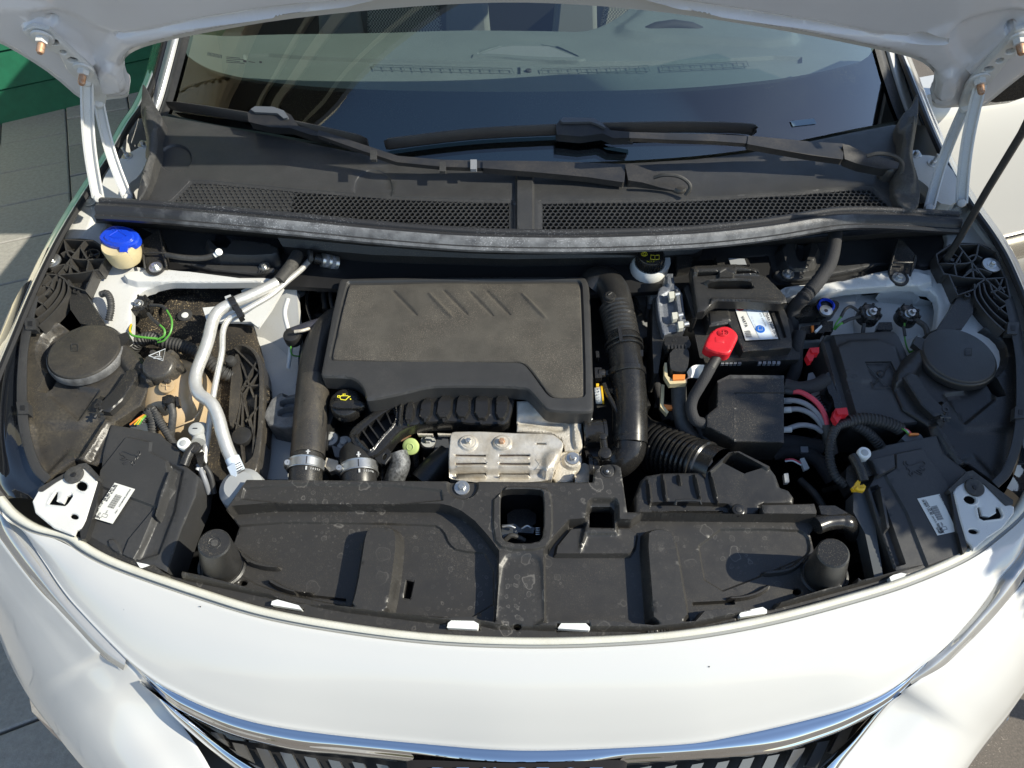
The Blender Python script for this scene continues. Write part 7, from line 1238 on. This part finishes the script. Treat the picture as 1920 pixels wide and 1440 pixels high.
# headlight control boxes
def lion(mb, cx, cy, s, mir, d):
    P = [(-20, -8), (-14, -10), (-8, -8), (-10, -3), (-4, -4), (2, -8), (10, -6), (14, -1), (20, -6), (24, -4), (22, -8), (18, -9)]
    L2 = [[(-20, -8), (-18, -4), (-12, -3), (-9, 1), (-14, 3), (-18, 2), (-19, 5), (-12, 7), (-6, 4), (-3, 6), (-10, 11), (-14, 12), (-12, 15), (-4, 12), (2, 8), (6, 10), (4, 15), (8, 17), (12, 14), (10, 8), (13, 3), (16, 4), (18, 0), (12, -4), (4, -5), (-2, -8), (-8, -10), (-14, -12), (-20, -8)], [(12, -4), (17, -7), (18, -12), (22, -11), (23, -7), (20, -4)]]
    for Q in L2: line(mb, [(cx + (-x if mir else x) * s, cy + y * s) for x, y in Q], EMB, r=.0008, d=d)
def sticker(mb, Q, d, lines, mir):
    q = lambda u, v: bil(Q, u, v); slab(mb, chaikin([Q[0], Q[1], Q[2], Q[3]], 0), .0005, STK, d0=d + .0005); dd = d + .0008
    k = 0
    for i in range(26):
        a = .28 + i * .0145; w_ = (.003, .008, .005, .010)[(i * 7) % 4]; quad(mb, [q(a + .08, .34), q(a + .08 + w_, .34), q(a + .08 + w_, .64), q(a + .08, .64)], INK, d=dd)
    quad(mb, [q(.10, .36), q(.14, .36), q(.14, .60), q(.10, .60)], INK, d=dd) if False else None
    for s, u0, u1, v, h in lines: text(mb, s, q(u0, v), q(u1, v), INK, d=dd, h=h, bold=.015)
    line(mb, [q(.10, .40), q(.18, .40), q(.18, .62), q(.10, .62)], INK, r=.0003, d=dd, closed=True)
    line(mb, [q(.02, .62), q(.07, .72), q(.03, .80), q(.09, .86)], INK, r=.0004, d=dd); line(mb, [q(.08, .60), q(.03, .74), q(.09, .80)], INK, r=.0004, d=dd)
g = MB(); P = [(207, 795), (240, 800), (300, 812), (310, 824), (335, 842), (342, 868), (372, 893), (366, 930), (340, 990), (312, 1072), (262, 1056), (225, 1040), (165, 1008), (150, 990), (170, 920), (188, 885), (192, 850)]
bx = [([(236, 818), (282, 828), (280, 846), (320, 868), (328, 880), (326, 920), (250, 1050), (228, 1040), (240, 1010), (290, 950), (184, 910), (186, 882)], .004, .003, 0), ([(318, 870), (345, 885), (330, 960), (300, 1040), (262, 1052), (300, 960), (326, 920)], -.006, .006, 0), ([(322, 880), (312, 910), (292, 970), (288, 968), (300, 920), (316, 880)], .012, .004, 0), ([(200, 1010), (216, 1012), (230, 1040), (222, 1042), (205, 1026)], .004, .003, 1)]
relief(g, P, PLG, bx, [], d0=.0, th=.06, cell=.007, rnd=.003); cb1 = part(g, 'headlight_control_box', 'black flat box with white barcode label beside the coolant tank')
g = MB(); lion(g, 243, 857, .9, False, .0045); g.obj('moulded_lion', cb1)
QL = [(253, 917), (217, 905), (171, 970), (211, 982)]   # u: from the near bottom (0) towards the far end; text reads upwards
g = MB(); Q = [(211, 982), (253, 917), (215, 905), (171, 970)]
sticker(g, Q, .0045, [('AUTOMOTIVE LIGHTING', .45, .96, .14, .0022), ('ITALY', .27, .38, .12, .0022), ('PASS', .05, .22, .88, .003), ('GTD', .05, .18, .72, .003), ('12/1', .20, .28, .50, .002)], False)
g.obj('label', cb1); 
# lettering along the outer edge of the label, read from the far end
def edge_text(q, items, d):
    g = MB()
    for s, p0, p1, h in items: text(g, s, p0, p1, INK, d=d, h=h, bold=.02)
    return g
edge_text(None, [('98 104 780 80', (214, 908), (193, 938), .0040), ('PLUS 90085119', (190, 942), (172, 968), .0036), ('20/08/18  1DHE', (219, 909), (198, 940), .0024), ('4998', (192, 939), (190, 942), .002)], .0054).obj('lettering', cb1)
g = MB(); tube(g, [(345, 872, .0), (354, 850, .004), (366, 836, .004)], PLC, r=.007, seg=14); disc(g, (364, 838, .010), .009, .006, PLC); disc(g, (343, 830, .012), .0095, .008, WHP); disc(g, (343, 830, .0135), .005, .004, GRP); disc(g, (343, 832, .004), .008, .012, WHP); cap1 = part(g, 'adjuster_screw', 'white round adjuster beside the black stub')
g = MB(); tube(g, [(362, 835, -.01), (382, 860, -.01), (372, 882, -.014)], WHP, r=.005); slab(g, [(366, 850), (380, 846), (382, 868), (372, 872)], .02, GLOSSB, d0=.0); tube(g, [(372, 870, -.01), (384, 900, -.02), (392, 925, -.04)], GRYW, r=.004); tube(g, [(380, 868, -.01), (394, 890, -.02), (402, 925, -.04)], RUB, r=.004); part(g, 'side_loom')
g = MB(); P = [(1627, 860), (1632, 846), (1655, 840), (1660, 834), (1757, 815), (1770, 850), (1815, 884), (1790, 930), (1800, 960), (1812, 1040), (1770, 1056), (1716, 1078), (1684, 1084), (1668, 1040), (1640, 960), (1626, 916), (1642, 892)]
relief(g, P, PLG, [([(1680, 850), (1730, 840), (1778, 905), (1790, 960), (1800, 1040), (1740, 1062), (1700, 960), (1660, 890), (1680, 878)], .004, .003, 0), ([(1627, 862), (1678, 850), (1680, 876), (1650, 892), (1640, 890)], .008, .003, 0), ([(1628, 920), (1640, 916), (1690, 1060), (1676, 1064)], -.010, .004, 0), ([(1648, 914), (1656, 910), (1670, 990), (1662, 994)], .010, .003, 0)], [], d0=.0, th=.06, cell=.007, rnd=.003); cb2 = part(g, 'headlight_control_box', 'black flat box with pale barcode label below the fuse box')
g = MB(); lion(g, 1716, 876, .95, True, .0045); g.obj('moulded_lion', cb2)
g = MB(); Q = [(1794, 996), (1762, 926), (1720, 935), (1758, 1004)]
sticker(g, Q, .0045, [('PASS', .04, .20, .80, .003), ('GTD', .04, .17, .64, .003), ('Valeo', .20, .30, .50, .003)], True); g.obj('label', cb2)
edge_text(None, [('16 864 132 80', (1728, 938), (1745, 966), .0040), ('2204 PLUS', (1747, 968), (1754, 980), .0024), ('90094692', (1755, 982), (1765, 1000), .0040), ('17/09/24  08H28', (1733, 938), (1750, 964), .0024), ('SHOR PL 17 5 624 811', (1760, 928), (1786, 974), .0024)], .0056).obj('lettering', cb2)
g = MB(); slab(g, [(1600, 924), (1606, 920), (1622, 922), (1640, 980), (1656, 1080), (1640, 1084), (1622, 1000), (1600, 960)], .03, mat('grey_blue_plastic', (.06, .068, .075), .4, dust=.2), d0=-.012); slab(g, [(1588, 876), (1600, 870), (1640, 896), (1630, 916), (1598, 920), (1586, 900)], .03, PLC, d0=-.02); part(g, 'side_support', bevel=.002)
g = MB(); tube(g, [(1598, 855, .006), (1606, 868, .008), (1614, 884, .008), (1620, 902, .006)], PLC, r=.007, seg=14); slab(g, [(1608, 858), (1640, 856), (1642, 890), (1618, 896)], .02, PLC, d0=-.004); disc(g, (1622, 848, .016), .0095, .008, WHP); disc(g, (1622, 848, .0175), .0052, .003, GRP); disc(g, (1622, 851, .008), .008, .012, WHP); part(g, 'adjuster_screw', 'pale round adjuster behind the yellow clip')
g = MB(); slab(g, [(1597, 914), (1601, 911), (1608, 900), (1614, 903), (1612, 910), (1620, 908), (1624, 912), (1620, 922), (1610, 920), (1600, 920)], .006, YEL, d0=.006, sm=0); tube(g, [(1604, 915, .010), (1612, 918, .010), (1620, 916, .010)], YEL, r=.003); part(g, 'yellow_clip', 'bright yellow plastic clip', bevel=.001)
# white corner brackets
def bracket(P, rect, U, oval, pin, back, guard):
    e = empty('corner_bracket'); e.parent = car; g = MB(); relief(g, P, WIN, [([lerp2(p, rect[0], -.25) for p in rect], .0012, .002, 1), ([lerp2(p, (sum(q[0] for q in U) / len(U), sum(q[1] for q in U) / len(U)), -.18) for p in U], .0014, .002, 1)], [(rect, 1), (U, 0), (oval, 1)], d0=.014, th=.004, cell=.005, rnd=.0015); g.obj('plate', e)
    g = MB(); slab(g, [lerp2(p, (sum(q[0] for q in P) / len(P), sum(q[1] for q in P) / len(P)), .12) for p in P], .01, DEEP, d0=-.006); g.obj('backing', e)
    g = MB(); disc(g, (*pin, .019), .0135, .004, RUB, rd=.5); disc(g, (*pin, .021), .0035, .003, DEEP); g.obj('push_pin', e)
    g = MB(); slab(g, back, .012, RUB, d0=.016); g.obj('rubber_edge', e, bevel=.002)
    g = MB(); slab(g, guard, .05, PLC, d0=.012); g.obj('side_guard', e, bevel=.002)
bracket([(70, 922), (74, 914), (100, 906), (150, 876), (158, 876), (180, 898), (182, 904), (160, 975), (152, 990), (142, 994), (138, 1004), (100, 990), (66, 962), (60, 940)], [(140, 905), (150, 900), (165, 908), (162, 920), (152, 921), (142, 914)], [(90, 944), (104, 922), (108, 922), (106, 940), (118, 944), (124, 930), (134, 926), (137, 930), (128, 944), (122, 949), (94, 946)], ell(138, 968, 9, 5, 10, 20), (137, 889), [(74, 914), (120, 888), (148, 870), (162, 868), (186, 894), (182, 902), (158, 878), (150, 878), (104, 904), (78, 922), (70, 920)], [(182, 900), (188, 902), (180, 950), (160, 1010), (152, 1012), (150, 996), (158, 984), (172, 940)])
bracket([(1788, 922), (1792, 912), (1815, 896), (1824, 895), (1846, 906), (1880, 938), (1902, 950), (1902, 962), (1880, 990), (1850, 1010), (1826, 1032), (1822, 1022), (1812, 1012), (1800, 972)], [(1806, 934), (1816, 927), (1830, 932), (1830, 942), (1820, 946), (1810, 942)], [(1832, 952), (1837, 950), (1842, 966), (1856, 969), (1868, 962), (1868, 950), (1874, 952), (1880, 966), (1876, 972), (1844, 976), (1836, 972)], ell(1826, 996, 10, 5, 10, 5), (1829, 913), [(1784, 924), (1778, 918), (1814, 884), (1824, 882), (1900, 938), (1899, 946), (1886, 948), (1846, 908), (1822, 896), (1796, 912)], [(1782, 924), (1790, 926), (1806, 990), (1814, 1030), (1806, 1040), (1796, 1000)])
# thin trim along the lip on the outer sides
for P in ([(138, 1003), (150, 1008), (200, 1040), (258, 1062), (286, 1072), (284, 1066), (262, 1050), (205, 1026), (160, 1000), (146, 996)], [(1770, 1050), (1790, 1040), (1812, 1030), (1826, 1022), (1836, 1030), (1800, 1048), (1778, 1060)]):
    g = MB(); slab(g, P, .02, PLC, d0=.0); part(g, 'edge_trim', bevel=.002)
